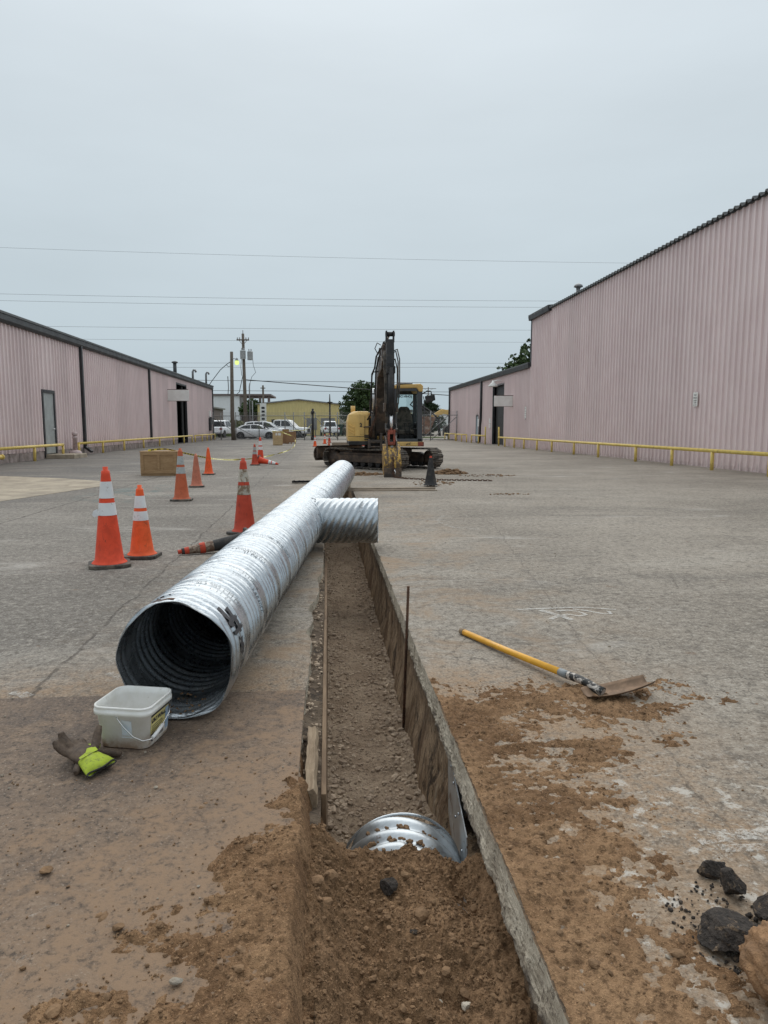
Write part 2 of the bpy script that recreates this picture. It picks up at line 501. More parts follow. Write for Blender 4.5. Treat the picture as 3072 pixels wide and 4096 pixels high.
def slab_mat():
    s = NT('sawn_pavement_edge')
    x, y, z = s.xyz()
    a = s.noise(7, 6, .7); b = s.noise(60, 4, .7); str_ = s.noise(5, 5, .7, s.mapv((1, 1.5, 26)))
    c = s.mix(s.mr(a, .35, .65), (.36, .305, .235), (.58, .515, .41))
    c = s.mix(s.mr(str_, .52, .68, 0, .6), c, (.16, .135, .105))
    c = s.mix(s.mr(b, .54, .66, 0, .8), c, (.09, .072, .056))
    c = s.mix(s.mr(s.noise(18, 6, .75), .56, .64, 0, .8), c, (.13, .10, .075))
    c = s.mix(s.mr(s.m_('ADD', z, s.m_('MULTIPLY', s.m_('SUBTRACT', s.noise(6, 5, .7, s.mapv((1, 1, .2))), .5), .16)), -.075, -.120), c, (.10, .08, .064))
    return s.bsdf(c, .9, 0, s.bump(s.m_('ADD', str_, b), .8, .008), .25)

def plate_mat():
    s = NT('dirty_steel_plate')
    x, y, z = s.xyz()
    a = s.noise(1.6, 6, .7, None, .4); b = s.noise(6, 7, .75, None, .5); c1 = s.noise(30, 6, .78); d = s.noise(110, 4, .75)
    c = s.mix(s.mr(a, .36, .64), (.115, .085, .066), (.20, .142, .10))
    c = s.mix(s.mr(b, .50, .66, 0, .6), c, (.085, .070, .062))
    c = s.mix(s.mr(b, .47, .34, 0, .5), c, (.27, .185, .12))
    c = s.mix(s.mr(c1, .50, .36, 0, .6), c, (.055, .042, .034))
    c = s.mix(s.mr(c1, .53, .66, 0, .45), c, (.30, .22, .155))
    c = s.mix(s.mr(d, .56, .68, 0, .6), c, (.42, .35, .28))
    c = s.mix(s.mr(s.noise(60, 5, .75), .46, .36, 0, .7), c, (.05, .04, .033))
    # scuffed lime patches
    c = s.mix(s.m_('MULTIPLY', s.mr(s.noise(8, 8, .78, None, 1.2), .60, .68, 0, .6), s.mr(y, 2.5, 1.8)), c, (.42, .38, .33))
    # trodden soil getting thicker towards the trench and the near end
    f = s.m_('ADD', s.m_('ADD', s.mr(x, -1.4, -.15, 0, .55, False), s.mr(y, 3.2, 1.4, 0, .45, False)), s.m_('MULTIPLY', s.m_('SUBTRACT', b, .5), 1.6))
    c = s.mix(s.m_('MULTIPLY', s.mr(f, .40, .75), s.mr(c1, .34, .56, .25, 1.0)), c, (.245, .162, .102))
    return s.bsdf(c, .8, .0, s.bump(s.m_('ADD', c1, s.m_('MULTIPLY', d, .5)), .8, .006), .3)

def galv_mat(name='galvanized_steel', soil=0.0, ribs=0.0, base=(.43, .465, .495)):
    s = NT(name)
    x, y, z = s.xyz()
    v = s.voro(38, 'F1', None, 1)
    n = s.noise(2.5, 6, .65); n2 = s.noise(14, 5, .7, s.mapv((1, .5, 1)))
    sv = s.n('ShaderNodeSeparateColor'); s.set(sv.inputs[0], v)
    c = s.mix(sv.outputs[0], tuple(q * .86 for q in base), tuple(min(1, q * 1.10) for q in base))
    c = s.mix(s.mr(n2, .50, .72, 0, .55), c, (.48, .50, .52))
    white = s.mr(n, .42, .64, 0, .32)
    c = s.mix(white, c, (.56, .59, .61))
    dm = None
    if ribs:        # grooves darkened to paint in the ribs' shading, along with dull grime
        rad = s.m_('SQRT', s.m_('ADD', s.m_('MULTIPLY', x, x), s.m_('MULTIPLY', z, z)))
        gv = s.m_('MULTIPLY', s.mr(rad, ribs, ribs - .009), s.mr(s.noise(5, 5, .7), .3, .6, .35, .85))
        c = s.mix(gv, c, (.20, .205, .21))
    if soil:
        d = s.m_('MULTIPLY', s.mr(s.noise(9, 7, .75, s.mapv((1, .8, 1)), 1.0), .57, .68), s.mr(y, soil + .5, soil - .4))
        d = s.m_('MULTIPLY', d, s.mr(s.m_('SUBTRACT', z, x), .08, .28))
        c = s.mix(s.m_('MULTIPLY', d, .9), c, (.17, .105, .07))
        dm = d
    met = s.mr(white, 0, .32, .92, .75)
    if dm is not None: met = s.m_('MULTIPLY', met, s.mr(dm, 0, 1, 1, .05))
    ro = s.mr(n2, .3, .7, .20, .36)
    return s.bsdf(c, ro, met, s.bump(n2, .12, .004), .5)

def cone_mat(name, col, grime):
    s = NT(name); s.jitter()
    n = s.noise(9, 6, .7, None, .5); n2 = s.noise(30, 5, .7, s.mapv((1, 1, .25)), .8)
    c = s.mix(s.mr(n, .3, .7), tuple(q * .82 for q in col), tuple(min(1, q * 1.12) for q in col))
    c = s.mix(s.mr(n, .52, .78, 0, grime), c, (.16, .075, .045))
    c = s.mix(s.mr(n2, .60, .69, 0, .35 + grime), c, (.05, .03, .022))
    c = s.mix(s.mr(s.noise(5, 6, .75, s.mapv((1, 1, .5))), .56, .70, 0, .35), c, tuple(min(1, q * .7 + .12) for q in col))
    return s.bsdf(c, .62, 0, s.bump(n2, .1, .004), .35)

def wood_mat(name, a, b, grain=(1, 12, 12), dirt=(.06, .045, .035)):
    s = NT(name); s.jitter()
    g = s.noise(3.0, 6, .65, s.mapv(grain), 1.0); n = s.noise(6, 5, .7)
    c = s.mix(s.mr(g, .3, .7), a, b)
    c = s.mix(s.mr(n, .58, .74, 0, .6), c, dirt)
    return s.bsdf(c, .8, 0, s.bump(g, .4, .004), .25)

def wall_paint_mat():
    s = NT('pink_painted_steel')
    obj = s.tc.outputs['Object']; s.jitter()
    n = s.noise(.6, 5, .6); n2 = s.noise(5, 6, .7, s.mapv((1, 1, .2)), .4); n3 = s.noise(60, 3, .6)
    x, y, z = s.xyz()
    c = s.mix(s.mr(n, .3, .7), (.70, .568, .56), (.755, .63, .618))
    f = s.mr(s.rnd(), 0, 1, .93, 1.05, False)
    vm = s.n('ShaderNodeVectorMath', operation='SCALE'); s.set(vm.inputs[0], c); s.set(vm.inputs[3], f); c = vm.outputs[0]
    c = s.mix(s.mr(n2, .62, .84, 0, .10), c, (.50, .40, .39))
    low = s.m_('MULTIPLY', s.mr(z, .6, .02), s.mr(n2, .40, .66))
    c = s.mix(s.m_('MULTIPLY', low, .28), c, (.30, .23, .19))
    c = s.mix(s.m_('MULTIPLY', s.mr(s.noise(4.5, 6, .75), .68, .72), s.mr(z, 1.6, .3)), c, (.13, .085, .07))
    return s.bsdf(c, .55, 0, None, .4)

M_ = {}
M_['asphalt'] = asphalt_mat()
M_['soil'] = soil_mat('loose_soil_dry', (.335, .205, .112), (.185, .104, .053), 1.0, None, .9, 2.2)
M_['mound'] = soil_mat('trench_soil_damp', (.335, .205, .115), (.185, .110, .058), 1.0, None, .9, 2.6)
M_['gravelfloor'] = soil_mat('trench_bedding', (.39, .30, .215), (.26, .188, .13), 1.0, None, .7)
M_['earth'] = wall_earth_mat()
M_['slab'] = slab_mat()
M_['galv'] = galv_mat('galvanized_pipe', 1.2, .256)
M_['galv2'] = galv_mat('galvanized_clean')
M_['galvtee'] = galv_mat('galvanized_tee', 0.0, .232)
M_['galvdirty'] = wmat('galvanized_dirty', (.50, .53, .55), .4, .8, .2, 8, (.15, .085, .05), .9, 9, .60, .04, .15, 60)
M_['pink'] = wall_paint_mat()
M_['black'] = wmat('black_trim_paint', (.022, .022, .026), .5, 0, .3, 3, (.06, .06, .06), .5, 2)
M_['charroof'] = wmat('charcoal_roof_metal', (.07, .075, .078), .5, .2, .25, 2, (.14, .14, .135), .5, 1.5)
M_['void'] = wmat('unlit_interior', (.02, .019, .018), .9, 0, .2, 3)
M_['block'] = wmat('pinkish_concrete_block', (.36, .30, .28), .9, 0, .2, 5, (.16, .13, .11), .7, 3, .52, .14, .5, 60, .006)
M_['concrete'] = wmat('old_concrete_apron', (.36, .305, .23), .9, 0, .18, 1.5, (.20, .165, .125), .7, 2.2, .55, .12, .4, 70, .005, dirt2=(.14, .12, .10), d2sc=9, d2th=.66)
M_['yellow'] = wmat('yellow_rail_paint', (.70, .52, .14), .5, 0, .12, 6, (.34, .23, .08), .6, 7, .6, .08, .12, 60, .004, dirt2=(.10, .055, .03), d2sc=20, d2th=.70)
M_['doorgrey'] = wmat('grey_door_paint', (.36, .385, .38), .5, 0, .12, 2, (.24, .25, .24), .5, 3)
M_['doorblue'] = wmat('pale_blue_door_paint', (.36, .42, .46), .5, 0, .1, 2)
M_['white'] = wmat('white_sign_paint', (.80, .79, .76), .5, 0, .05, 2, (.64, .62, .58), .4, 3)
M_['metalgrey'] = wmat('weathered_grey_metal', (.30, .31, .32), .5, .5, .2, 6, (.17, .15, .13), .6, 6)
M_['hydrant'] = wmat('hydrant_pink_paint', (.55, .44, .43), .6, 0, .1, 10, (.3, .22, .2), .6, 9)
M_['chrome'] = wmat('bright_metal', (.7, .7, .7), .25, 1, .05, 5, None)
M_['plate'] = plate_mat()
M_['rust'] = wmat('rusted_steel', (.115, .060, .036), .85, .2, .3, 20, (.05, .03, .022), .7, 15, .5, .1, .5, 120, .002)
M_['handle'] = wmat('yellow_fibreglass', (.74, .37, .035), .35, 0, .08, 14, (.45, .22, .05), .5, 22, .62, .06, .08, 90, .001)
M_['ferrule'] = wmat('grey_plastic', (.22, .235, .24), .5, 0, .12, 20, None)
M_['socket'] = wmat('worn_black_socket', (.03, .03, .03), .5, .3, .2, 20, (.55, .50, .45), .95, 24, .54, .04, .3, 90, .002)
M_['blade'] = wmat('rusty_shovel_steel', (.175, .115, .075), .6, .5, .25, 9, (.28, .185, .12), .7, 13, .55, .1, .25, 80, .002)
M_['plank'] = wood_mat('weathered_plank', (.20, .155, .115), (.34, .275, .21), (1.5, 12, 12))
M_['ply'] = wood_mat('muddy_plywood', (.13, .085, .052), (.22, .15, .092), (10, 1.2, 6), (.045, .032, .024))
M_['timber'] = wood_mat('split_timber', (.20, .145, .095), (.31, .235, .16), (14, 1.5, 14), (.10, .065, .04))
M_['crate'] = wood_mat('crate_plywood', (.30, .185, .095), (.40, .26, .14), (1.2, 5, 5), (.17, .10, .055))
M_['crate_l'] = wood_mat('pale_crate_plywood', (.48, .345, .19), (.60, .45, .26), (1.2, 5, 5), (.34, .23, .13))
M_['crate_d'] = wood_mat('brown_crate_plywood', (.25, .145, .08), (.33, .20, .115), (1.2, 5, 5), (.16, .09, .05))
M_['rubber'] = wmat('black_rubber', (.045, .042, .039), .8, 0, .3, 12, (.17, .14, .11), .8, 7, .5, .12, .4, 90, .003)
M_['steelblk'] = wmat('black_machine_paint', (.018, .018, .019), .55, 0, .3, 6, (.07, .058, .047), .6, 6, .58, .12, .2, 60)
M_['steelgrey'] = wmat('dark_grey_cab_paint', (.075, .08, .088), .45, 0, .15, 3, (.12, .10, .08), .5, 5, .6)
M_['greasy'] = wmat('greasy_boom_steel', (.055, .044, .037), .5, .1, .35, 4, (.17, .115, .078), .8, 5, .55, .12, .3, 50)
M_['machine'] = wmat('machine_yellow_paint', (.72, .47, .155), .42, 0, .06, 2, (.55, .35, .12), .5, 3, .55, .12, .08, 40, .003, dirt2=(.16, .10, .05), d2sc=9, d2th=.70)
M_['bucket'] = wmat('scraped_bucket_paint', (.50, .30, .06), .5, .1, .15, 4, (.085, .055, .038), .95, 14, .485, .07, .3, 60, stretch=(1, 1, .5))
M_['redlink'] = wmat('red_brown_link_paint', (.30, .075, .045), .55, .1, .2, 5, (.07, .045, .035), .8, 7, .55, .07)
M_['asphrock'] = wmat('broken_asphalt', (.045, .036, .030), .92, 0, .5, 60, (.20, .14, .09), .85, 38, .60, .05, 1.0, 120, .012)
M_['tanrock'] = wmat('sandstone', (.29, .165, .085), .92, 0, .3, 22, (.17, .10, .055), .8, 26, .54, .1, 1.0, 60, .012, dirt2=(.10, .06, .035), d2sc=60, d2th=.66)
M_['pebble'] = wmat('pale_pebble', (.42, .375, .31), .85, 0, .2, 20, (.22, .17, .12), .7, 20, rnd=.35)
M_['gravel'] = wmat('crushed_gravel', (.44, .345, .255), .9, 0, .35, 25, (.24, .175, .125), .8, 9, .5, .2, .5, 90, .003)
M_['clod'] = wmat('soil_clod', (.245, .152, .086), .95, 0, .3, 20, (.14, .086, .048), .8, 15, .5, .2, .7, 80, .006, spec=.2)
M_['whitepaint'] = None
def spray_mat(name, col, th):
    s = NT(name)
    n = s.noise(120, 5, .75); n2 = s.noise(9, 5, .7)
    a = s.m_('MULTIPLY', s.mr(s.m_('ADD', s.m_('MULTIPLY', n, .7), s.m_('MULTIPLY', n2, .45)), th - .03, th + .12), .55)
    b = s.n('ShaderNodeBsdfPrincipled'); s.set(b.inputs['Base Color'], col); b.inputs['Roughness'].default_value = .85
    t = s.n('ShaderNodeBsdfTransparent'); mx = s.n('ShaderNodeMixShader')
    s.set(mx.inputs[0], a); s.t.links.new(t.outputs[0], mx.inputs[1]); s.t.links.new(b.outputs[0], mx.inputs[2])
    s.t.links.new(mx.outputs[0], s.out.inputs[0])
    return s.m
M_['whitepaint'] = spray_mat('worn_white_marking', (.60, .575, .53), .565)
M_['letterpaint'] = spray_mat('sprayed_white_letters', (.66, .64, .60), .50)
M_['ink'] = wmat('black_ink', (.03, .03, .035), .6, 0, .1, 5)
M_['fadedink'] = wmat('faded_stencil_ink', (.26, .28, .29), .6, .2, .1, 5)
# ------------------------------------------------------------------ ground and trench
TY0, TY1 = -2.0, 18.3
FL = -0.68
ys = np.concatenate([np.arange(TY0, 1.0, .25), np.arange(1.0, 8.0, .012), np.arange(8.0, TY1 + .01, .06)])
ys[-1] = TY1
def xl(y):
    y = np.asarray(y, float)
    b = -.055 - .055 * sstep(7.2, 4.0, y) - .012 * sstep(3.6, 3.3, y)
    chip = .020 * fbm(y, y * 0 + 3.1, 7.0, 6, 11, .7) + .035 * np.clip(fbm(y, y * 0 + 8.2, 1.7, 3, 21), 0, 1)
    notch = .05 * np.exp(-((y - 5.05) / .22) ** 2) + .045 * np.exp(-((y - 4.45) / .12) ** 2) + .03 * np.exp(-((y - 6.0) / .18) ** 2)
    return b + (chip * 1.0 - notch) * sstep(8, 6.4, y)
def xr(y):
    y = np.asarray(y, float)
    return .512 + .006 * fbm(y, y * 0 + 5.5, 5.0, 5, 31, .7) + .035 * np.clip(fbm(y, y * 0 + 1.5, 4.0, 5, 41, .6) - .2, 0, 1)
XL, XR = xl(ys), xr(ys)
V = []; F = []
def quad(a, b, c, d):
    i = len(V); V.extend([a, b, c, d]); F.append((i, i + 1, i + 2, i + 3))
for i in range(len(ys) - 1):
    y0, y1 = ys[i], ys[i + 1]
    quad((-300, y0, 0), (XL[i], y0, 0), (XL[i + 1], y1, 0), (-300, y1, 0))
    quad((XR[i], y0, 0), (300, y0, 0), (300, y1, 0), (XR[i + 1], y1, 0))
quad((-300, -60, 0), (300, -60, 0), (300, TY0, 0), (-300, TY0, 0))
quad((-300, TY1, 0), (300, TY1, 0), (300, 130, 0), (-300, 130, 0))
quad((-1500, 130, 0), (1500, 130, 0), (1500, 2500, 0), (-1500, 2500, 0))
quad((-1500, -60, 0), (-300, -60, 0), (-300, 130, 0), (-1500, 130, 0))
quad((300, -60, 0), (1500, -60, 0), (1500, 130, 0), (300, 130, 0))
ground = np_mesh('ground', V, F, M_['asphalt'], False)
tag(ground, 'worn grey asphalt lot with cracks and soil stains', 'ground', kind='structure')

def slab_face(edge, sgn, name):
    zz = np.linspace(0, -.105, 15)
    Yg, Zg = np.meshgrid(ys, zz, indexing='ij')
    Xg = np.repeat(edge[:, None], len(zz), 1)
    dn = (-Zg / .105)
    Xg = Xg + (sgn * dn * (.014 * sstep(7, 1.5, Yg) + .004) if sgn < 0 else 0) + sgn * dn * (.007 * fbm(Yg, Zg * 3, 11, 5, 51, .65) + .012 * np.clip(fbm(Yg, Zg * 9, 31, 3, 57), 0, 1) - .002)
    return grid_obj(name, Xg, Yg, Zg, M_['slab'], False, ground)
tag(slab_face(XR, -1, 'pavement_cut_edge'), 'pale sawn pavement edge along the trench')
tag(slab_face(XL, 1, 'pavement_cut_edge'), 'broken pavement edge behind the boards')

# right trench wall with the pocket for the side connection
yw = np.concatenate([np.arange(TY0, 1.0, .2), np.arange(1.0, 7.0, .014), np.arange(7.0, TY1 + .01, .04)])
zw = np.linspace(-.085, FL - .08, 46)
Yg, Zg = np.meshgrid(yw, zw, indexing='ij')
Xg = .535 + .022 * fbm(Yg, Zg, 2.2, 5, 61) + .010 * fbm(Yg * 2, Zg, 9, 4, 71) - .045 * sstep(-.3, -.7, Zg) + .020 * np.clip(fbm(Yg, Zg * .5, 14, 3, 75), -.2, 1) * sstep(6, 2, Yg) * sstep(-.5, -.1, Zg)
pk = sstep(2.30, 2.50, Yg) * sstep(3.16, 3.04, Yg) * sstep(-.66, -.52, Zg)
Xg = Xg + .34 * pk + .05 * sstep(1.6, 2.2, Yg) * sstep(3.7, 3.1, Yg) * (1 - pk) * (.5 + .5 * fbm(Yg, Zg, 12, 3, 77))
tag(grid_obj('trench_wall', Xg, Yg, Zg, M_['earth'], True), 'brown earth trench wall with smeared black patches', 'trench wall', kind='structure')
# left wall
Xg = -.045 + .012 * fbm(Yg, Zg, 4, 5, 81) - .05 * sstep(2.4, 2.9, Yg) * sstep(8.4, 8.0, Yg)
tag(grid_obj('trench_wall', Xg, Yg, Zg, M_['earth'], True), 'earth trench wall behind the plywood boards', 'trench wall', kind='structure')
# rubble shelf between broken asphalt and the boards
yr = np.arange(2.3, 8.2, .012); xg = np.linspace(-.24, -.036, 22)
Yg, Xg = np.meshgrid(yr, xg, indexing='ij')
Zg = -.055 - .02 * sstep(-.2, -.04, Xg) + .022 * fbm(Yg, Xg, 14, 4, 91)
tag(grid_obj('rubble_shelf', Xg, Yg, Zg, M_['earth'], False), 'crumbled rubble ledge under the broken asphalt', 'rubble', kind='stuff')
# end wall
mb = MB(); mb.box(-.3, .8, TY1, TY1 + .1, FL - .1, -.004)
tag(mb.build('trench_end_wall', M_['earth']), 'earth end wall of the trench', 'trench wall', kind='structure')
# floor
yf = np.concatenate([np.arange(TY0, 2.2, .2), np.arange(2.2, 7.0, .016), np.arange(7.0, TY1 + .1, .05)]); xf = np.linspace(-.12, .60, 44)
Yg, Xg = np.meshgrid(yf, xf, indexing='ij')
def floor_z(x, y):
    return FL + .018 * fbm(x, y, 3, 4, 101) + .012 * fbm(x, y, 22, 3, 111) + .07 * sstep(.40, .56, x) * (.6 + .4 * fbm(x, y, 5, 3, 115)) + .03 * sstep(.06, -.05, x)
tag(grid_obj('trench_floor', Xg, Yg, floor_z(Xg, Yg), M_['gravelfloor'], True, flip=True), 'gravelly brown trench bottom', 'trench floor', kind='structure')
rng = np.random.default_rng(5)
n = 5200
py = 2.2 + (rng.random(n) ** 1.5) * 9.5; px = rng.uniform(-.03, .50, n)
# two windrows of coarser stone along the sides, finer in the middle
sz = np.clip(rng.lognormal(-4.65, .38, n), .004, .026) * (.7 + .7 * np.abs(px - .22) / .26)
pz = floor_z(px, py) + sz * .15
RV = rock_variants(10, 1, .25, 3)
RV0 = [(v, f) for v, f in rock_variants(12, 0 if False else 1, .3, 9)]
tag(scatter('trench_gravel', np.stack([px, py, pz], 1), sz, M_['gravel'], RV, 2), 'crushed brown gravel covering the trench bottom', 'gravel', kind='stuff')

# soil backfill in the near end of the trench
yy = np.arange(.7, 2.86, .0052); xx = np.linspace(-.10, .60, 134)
Yg, Xg = np.meshgrid(yy, xx, indexing='ij')
def mound_z(x, y):
    top = -.240 + .050 * np.exp(-((x - .22) / .20) ** 2) * sstep(1.2, 2.1, y) * sstep(2.6, 2.25, y) + .15 * sstep(.09, -.07, x) * sstep(2.6, 2.3, y)
    top = top + .045 * fbm(x, y, 3.2, 4, 121) + .032 * fbm(x, y, 11, 4, 131) + .026 * np.abs(fbm(x, y, 30, 3, 141, .65)) + .013 * fbm(x, y, 80, 2, 151)
    top = top - .07 * np.exp(-(((x - .46) / .06) ** 2 + ((y - 2.25) / .16) ** 2)) - .07 * np.exp(-(((x - .02) / .03) ** 2 + ((y - 2.42) / .05) ** 2)) - .05 * np.exp(-(((x - .33) / .04) ** 2 + ((y - 1.72) / .04) ** 2))
    yend = 2.37 + .04 * fbm(x, x * 0 + 2.2, 6, 3, 161)
    return top - .62 * sstep(0, .20, y - yend)
tag(grid_obj('backfill_soil', Xg, Yg, mound_z(Xg, Yg), M_['mound'], True, flip=True), 'lumpy damp brown soil heaped in the near end of the trench', 'soil', kind='stuff')
n = 9000
px = rng.uniform(-.06, .50, n); py = rng.uniform(1.0, 2.55, n)
sz = np.clip(rng.lognormal(-5.9, .5, n), .0014, .010)
tag(scatter('soil_crumbs', np.stack([px, py, mound_z(px, py) + sz * .35], 1), sz, M_['clod'], rock_variants(10, 1, .35, 12), 4, False), 'small crumbs of soil lying on the backfill', 'soil', kind='stuff')

# soil spread to the right of the trench
yy = np.arange(1.0, 3.75, .0075); xx = np.arange(.515, 2.6, .0075)
Yg, Xg = np.meshgrid(yy, xx, indexing='ij')
def right_soil(x, y):
    w = .50 + .50 * sstep(2.2, 2.9, y) + .9 * sstep(2.85, 3.1, y) * sstep(3.55, 3.3, y)
    f = 1.0 - (x - .5) / w
    f = np.minimum(f, (3.48 - .05 * (x - .5) - y) * 3.2)
    f = f + .55 * fbm(x, y, 2.3, 5, 171) + .30 * fbm(x, y, 9, 4, 181) + .42 * fbm(x, y, 34, 3, 183)
    m = np.clip(f, -.6, 1.0)
    # boot and tyre scrapes
    scr = .0025 * np.sin(y * 140 + 6 * fbm(x, y, 1.4, 2, 5)) * sstep(.1, .4, fbm(x, y, 2.0, 3, 190))
    rutt = -.016 * np.exp(-((y - 2.76 - .03 * np.sin(x * 7)) / .022) ** 2) * sstep(.62, .72, x) * sstep(1.12, .98, x)
    rdg = .022 * np.exp(-((y - 2.70 - .03 * np.sin(x * 9)) / .03) ** 2) * sstep(.6, .75, x) * sstep(1.2, .95, x)
    body = .020 * np.clip(m, 0, 1) + .013 * fbm(x, y, 7, 4, 201) + .010 * fbm(x, y, 32, 3, 211, .65) + .006 * fbm(x, y, 85, 2, 213) + scr + rutt + rdg
    return body * sstep(-.05, .35, m) - .011 + .007 * np.clip(m, -1, .6) + .004 * sstep(.56, .5, x)
Zg = right_soil(Xg, Yg)
kp = Zg > -.003
tag(grid_obj('loose_soil', Xg, Yg, Zg, M_['soil'], True, keep=kp, flip=True), 'loose reddish brown soil spread beside the trench and shovel', 'soil', kind='stuff')
# soil on the plate, spilling over the trench edge
yy = np.arange(1.0, 2.75, .0055); xx = np.concatenate([np.arange(-1.05, -.12, .007), np.arange(-.12, -.018, .004)])
Yg, Xg = np.meshgrid(yy, xx, indexing='ij')
def left_soil(x, y):
    w = .04 + .62 * sstep(2.62, 1.25, y)
    f = 1.0 - (-.10 - x) / w
    f = np.minimum(f, (2.56 - y) * 6)
    f = f + .75 * fbm(x, y, 3.1, 5, 221) + .40 * fbm(x, y, 10, 4, 231) + .42 * fbm(x, y, 34, 3, 233)
    m = np.clip(f, -.6, 1)
    body = .022 * np.clip(m, 0, 1) + .016 * fbm(x, y, 8, 4, 241) + .011 * fbm(x, y, 34, 3, 251, .65) + .006 * fbm(x, y, 90, 2, 253)
    z = .022 + body * sstep(-.05, .35, m) - .011 + .007 * np.clip(m, -1, .6)
    edge = sstep(-.135, -.045, x)
    z = z * (1 - edge) + edge * (.02 + .010 * fbm(x, y, 14, 3, 261))
    z = z - .24 * np.clip((x + .105 + .022 * fbm(x * .2, y, 7, 4, 265)) / .07, 0, 2) ** 1.5 * sstep(2.60, 2.45, y)
    z = z + edge * sstep(-.10, -.06, x) * (.045 * fbm(x * .4, y, 16, 4, 271, .6) + .02 * fbm(x, y, 60, 2, 275))
    return z - .3 * sstep(2.5, 2.58, y) * edge
Zg = left_soil(Xg, Yg)
tag(grid_obj('loose_soil', Xg, Yg, Zg, M_['soil'], True, keep=(Zg > .019) | (Xg > -.13), flip=True), 'loose brown soil over the steel plate and trench edge', 'soil', kind='stuff')
n = 5000
px = np.concatenate([rng.uniform(.53, 1.9, n), rng.uniform(-1.2, -.12, n)]); py = np.concatenate([1.1 + 2.4 * rng.random(n), 1.1 + 1.6 * rng.random(n)])
base = np.where(px > 0, np.maximum(right_soil(px, py), 0), np.maximum(left_soil(px, py), .021))
dens = np.where(px > 0, right_soil(px, py) > -.004, left_soil(px, py) > .014) | (rng.random(2 * n) < .07)
px, py, base = px[dens], py[dens], base[dens]
sz = np.clip(rng.lognormal(-6.0, .5, len(px)), .0013, .009)
tag(scatter('soil_crumbs', np.stack([px, py, base + sz * .3], 1), sz, M_['clod'], rock_variants(10, 1, .35, 13), 6, False), 'crumbs of soil scattered on plate and pavement', 'soil', kind='stuff')
# larger clods
def clods(n, x0, x1, y0, y1, zf, s0, s1, seed, label, cond=None):
    g_ = np.random.default_rng(seed)
    px = g_.uniform(x0, x1, n); py = g_.uniform(y0, y1, n)
    if cond is not None: ok = cond(px, py); px, py = px[ok], py[ok]
    sz = np.clip(g_.lognormal(math.log(s0), .45, len(px)), s0 * .5, s1)
    tag(scatter('soil_clods', np.stack([px, py, zf(px, py) + sz * .1], 1), sz, M_['clod'], rock_variants(12, 2, .16, seed), seed, False), label, 'soil', kind='stuff')
clods(260, -.05, .50, 1.0, 2.5, mound_z, .009, .024, 31, 'knobbly clods of soil on the backfill')
clods(300, .53, 1.9, 1.1, 3.4, lambda a, b: np.maximum(right_soil(a, b), 0), .007, .018, 32, 'knobbly clods in the soil beside the shovel', lambda a, b: right_soil(a, b) > .002)
clods(300, -.9, -.10, 1.1, 2.6, lambda a, b: np.maximum(left_soil(a, b), .02), .007, .022, 33, 'knobbly clods in the soil over the plate edge', lambda a, b: left_soil(a, b) > .022)
n = 900
px = rng.uniform(-.22, -.045, n); py = rng.uniform(2.6, 8.1, n)
sz = np.clip(rng.lognormal(-5.0, .5, n), .003, .02)
tag(scatter('edge_rubble', np.stack([px, py, -.06 + 0 * px], 1), sz, M_['gravel'], RV, 34), 'broken bits of paving along the plywood boards', 'rubble', kind='stuff')
n = 420
px = rng.uniform(-1.6, 2.4, n); py = 1.2 + 7 * rng.random(n) ** 1.6
ok = (px < -.16) | (px > .54); px, py = px[ok], py[ok]
sz = np.clip(rng.lognormal(-5.5, .4, len(px)), .002, .011)
pz = np.where((px < -.12) & (py < 3.37), .021, 0) + sz * .3
tag(scatter('pebbles', np.stack([px, py, pz], 1), sz, M_['pebble'], RV, 8), 'tiny pale pebbles strewn over the pavement', 'pebbles', kind='stuff')

# ------------------------------------------------------------------ steel plate, boards, timber
mb = MB(); mb.box(-2.56, -.118, .93, 3.37, .0, .02)
tag(mb.build('steel_plate', M_['plate'], bevel=.003), 'big rusty brown steel road plate beside the trench', 'steel plate')
for i, (y0, y1, x0, top, lab) in enumerate(((2.52, 4.95, -.036, -.065, 'muddy plywood board lining the trench below the steel plate'), (4.97, 7.4, -.034, -.075, 'muddy plywood board lining the trench, farther from the steel plate'))):
    mb = MB(); mb.box(x0, x0 + .019, y0, y1, FL - .02, top)
    tag(mb.build('plywood_board', M_['ply'], bevel=.002), lab, 'board', 'plywood boards along the trench')
pts = np.linspace(2.46, 3.02, 14)
mb = MB()
rings = []
for k, y in enumerate(pts):
    w, h = .022 + .002 * math.sin(k * 1.9), .04 + .003 * math.cos(k * 2.3)
    cx, cz = -.074 + .001 * math.sin(k * 1.3), -.052 + .002 * math.sin(k * 2.7)
    rings.append([(cx + dx * w + .0015 * math.sin(7 * dx + k), y, cz + dz * h) for dx, dz in ((-1, -1), (1, -1), (1.05, .4), (.5, 1), (-.2, .8), (-1, 1))])
mb.loft(rings, True, False)
tag(mb.build('timber_offcut', M_['timber'], bevel=.002), 'pale splintered timber wedged between steel plate and trench', 'timber')

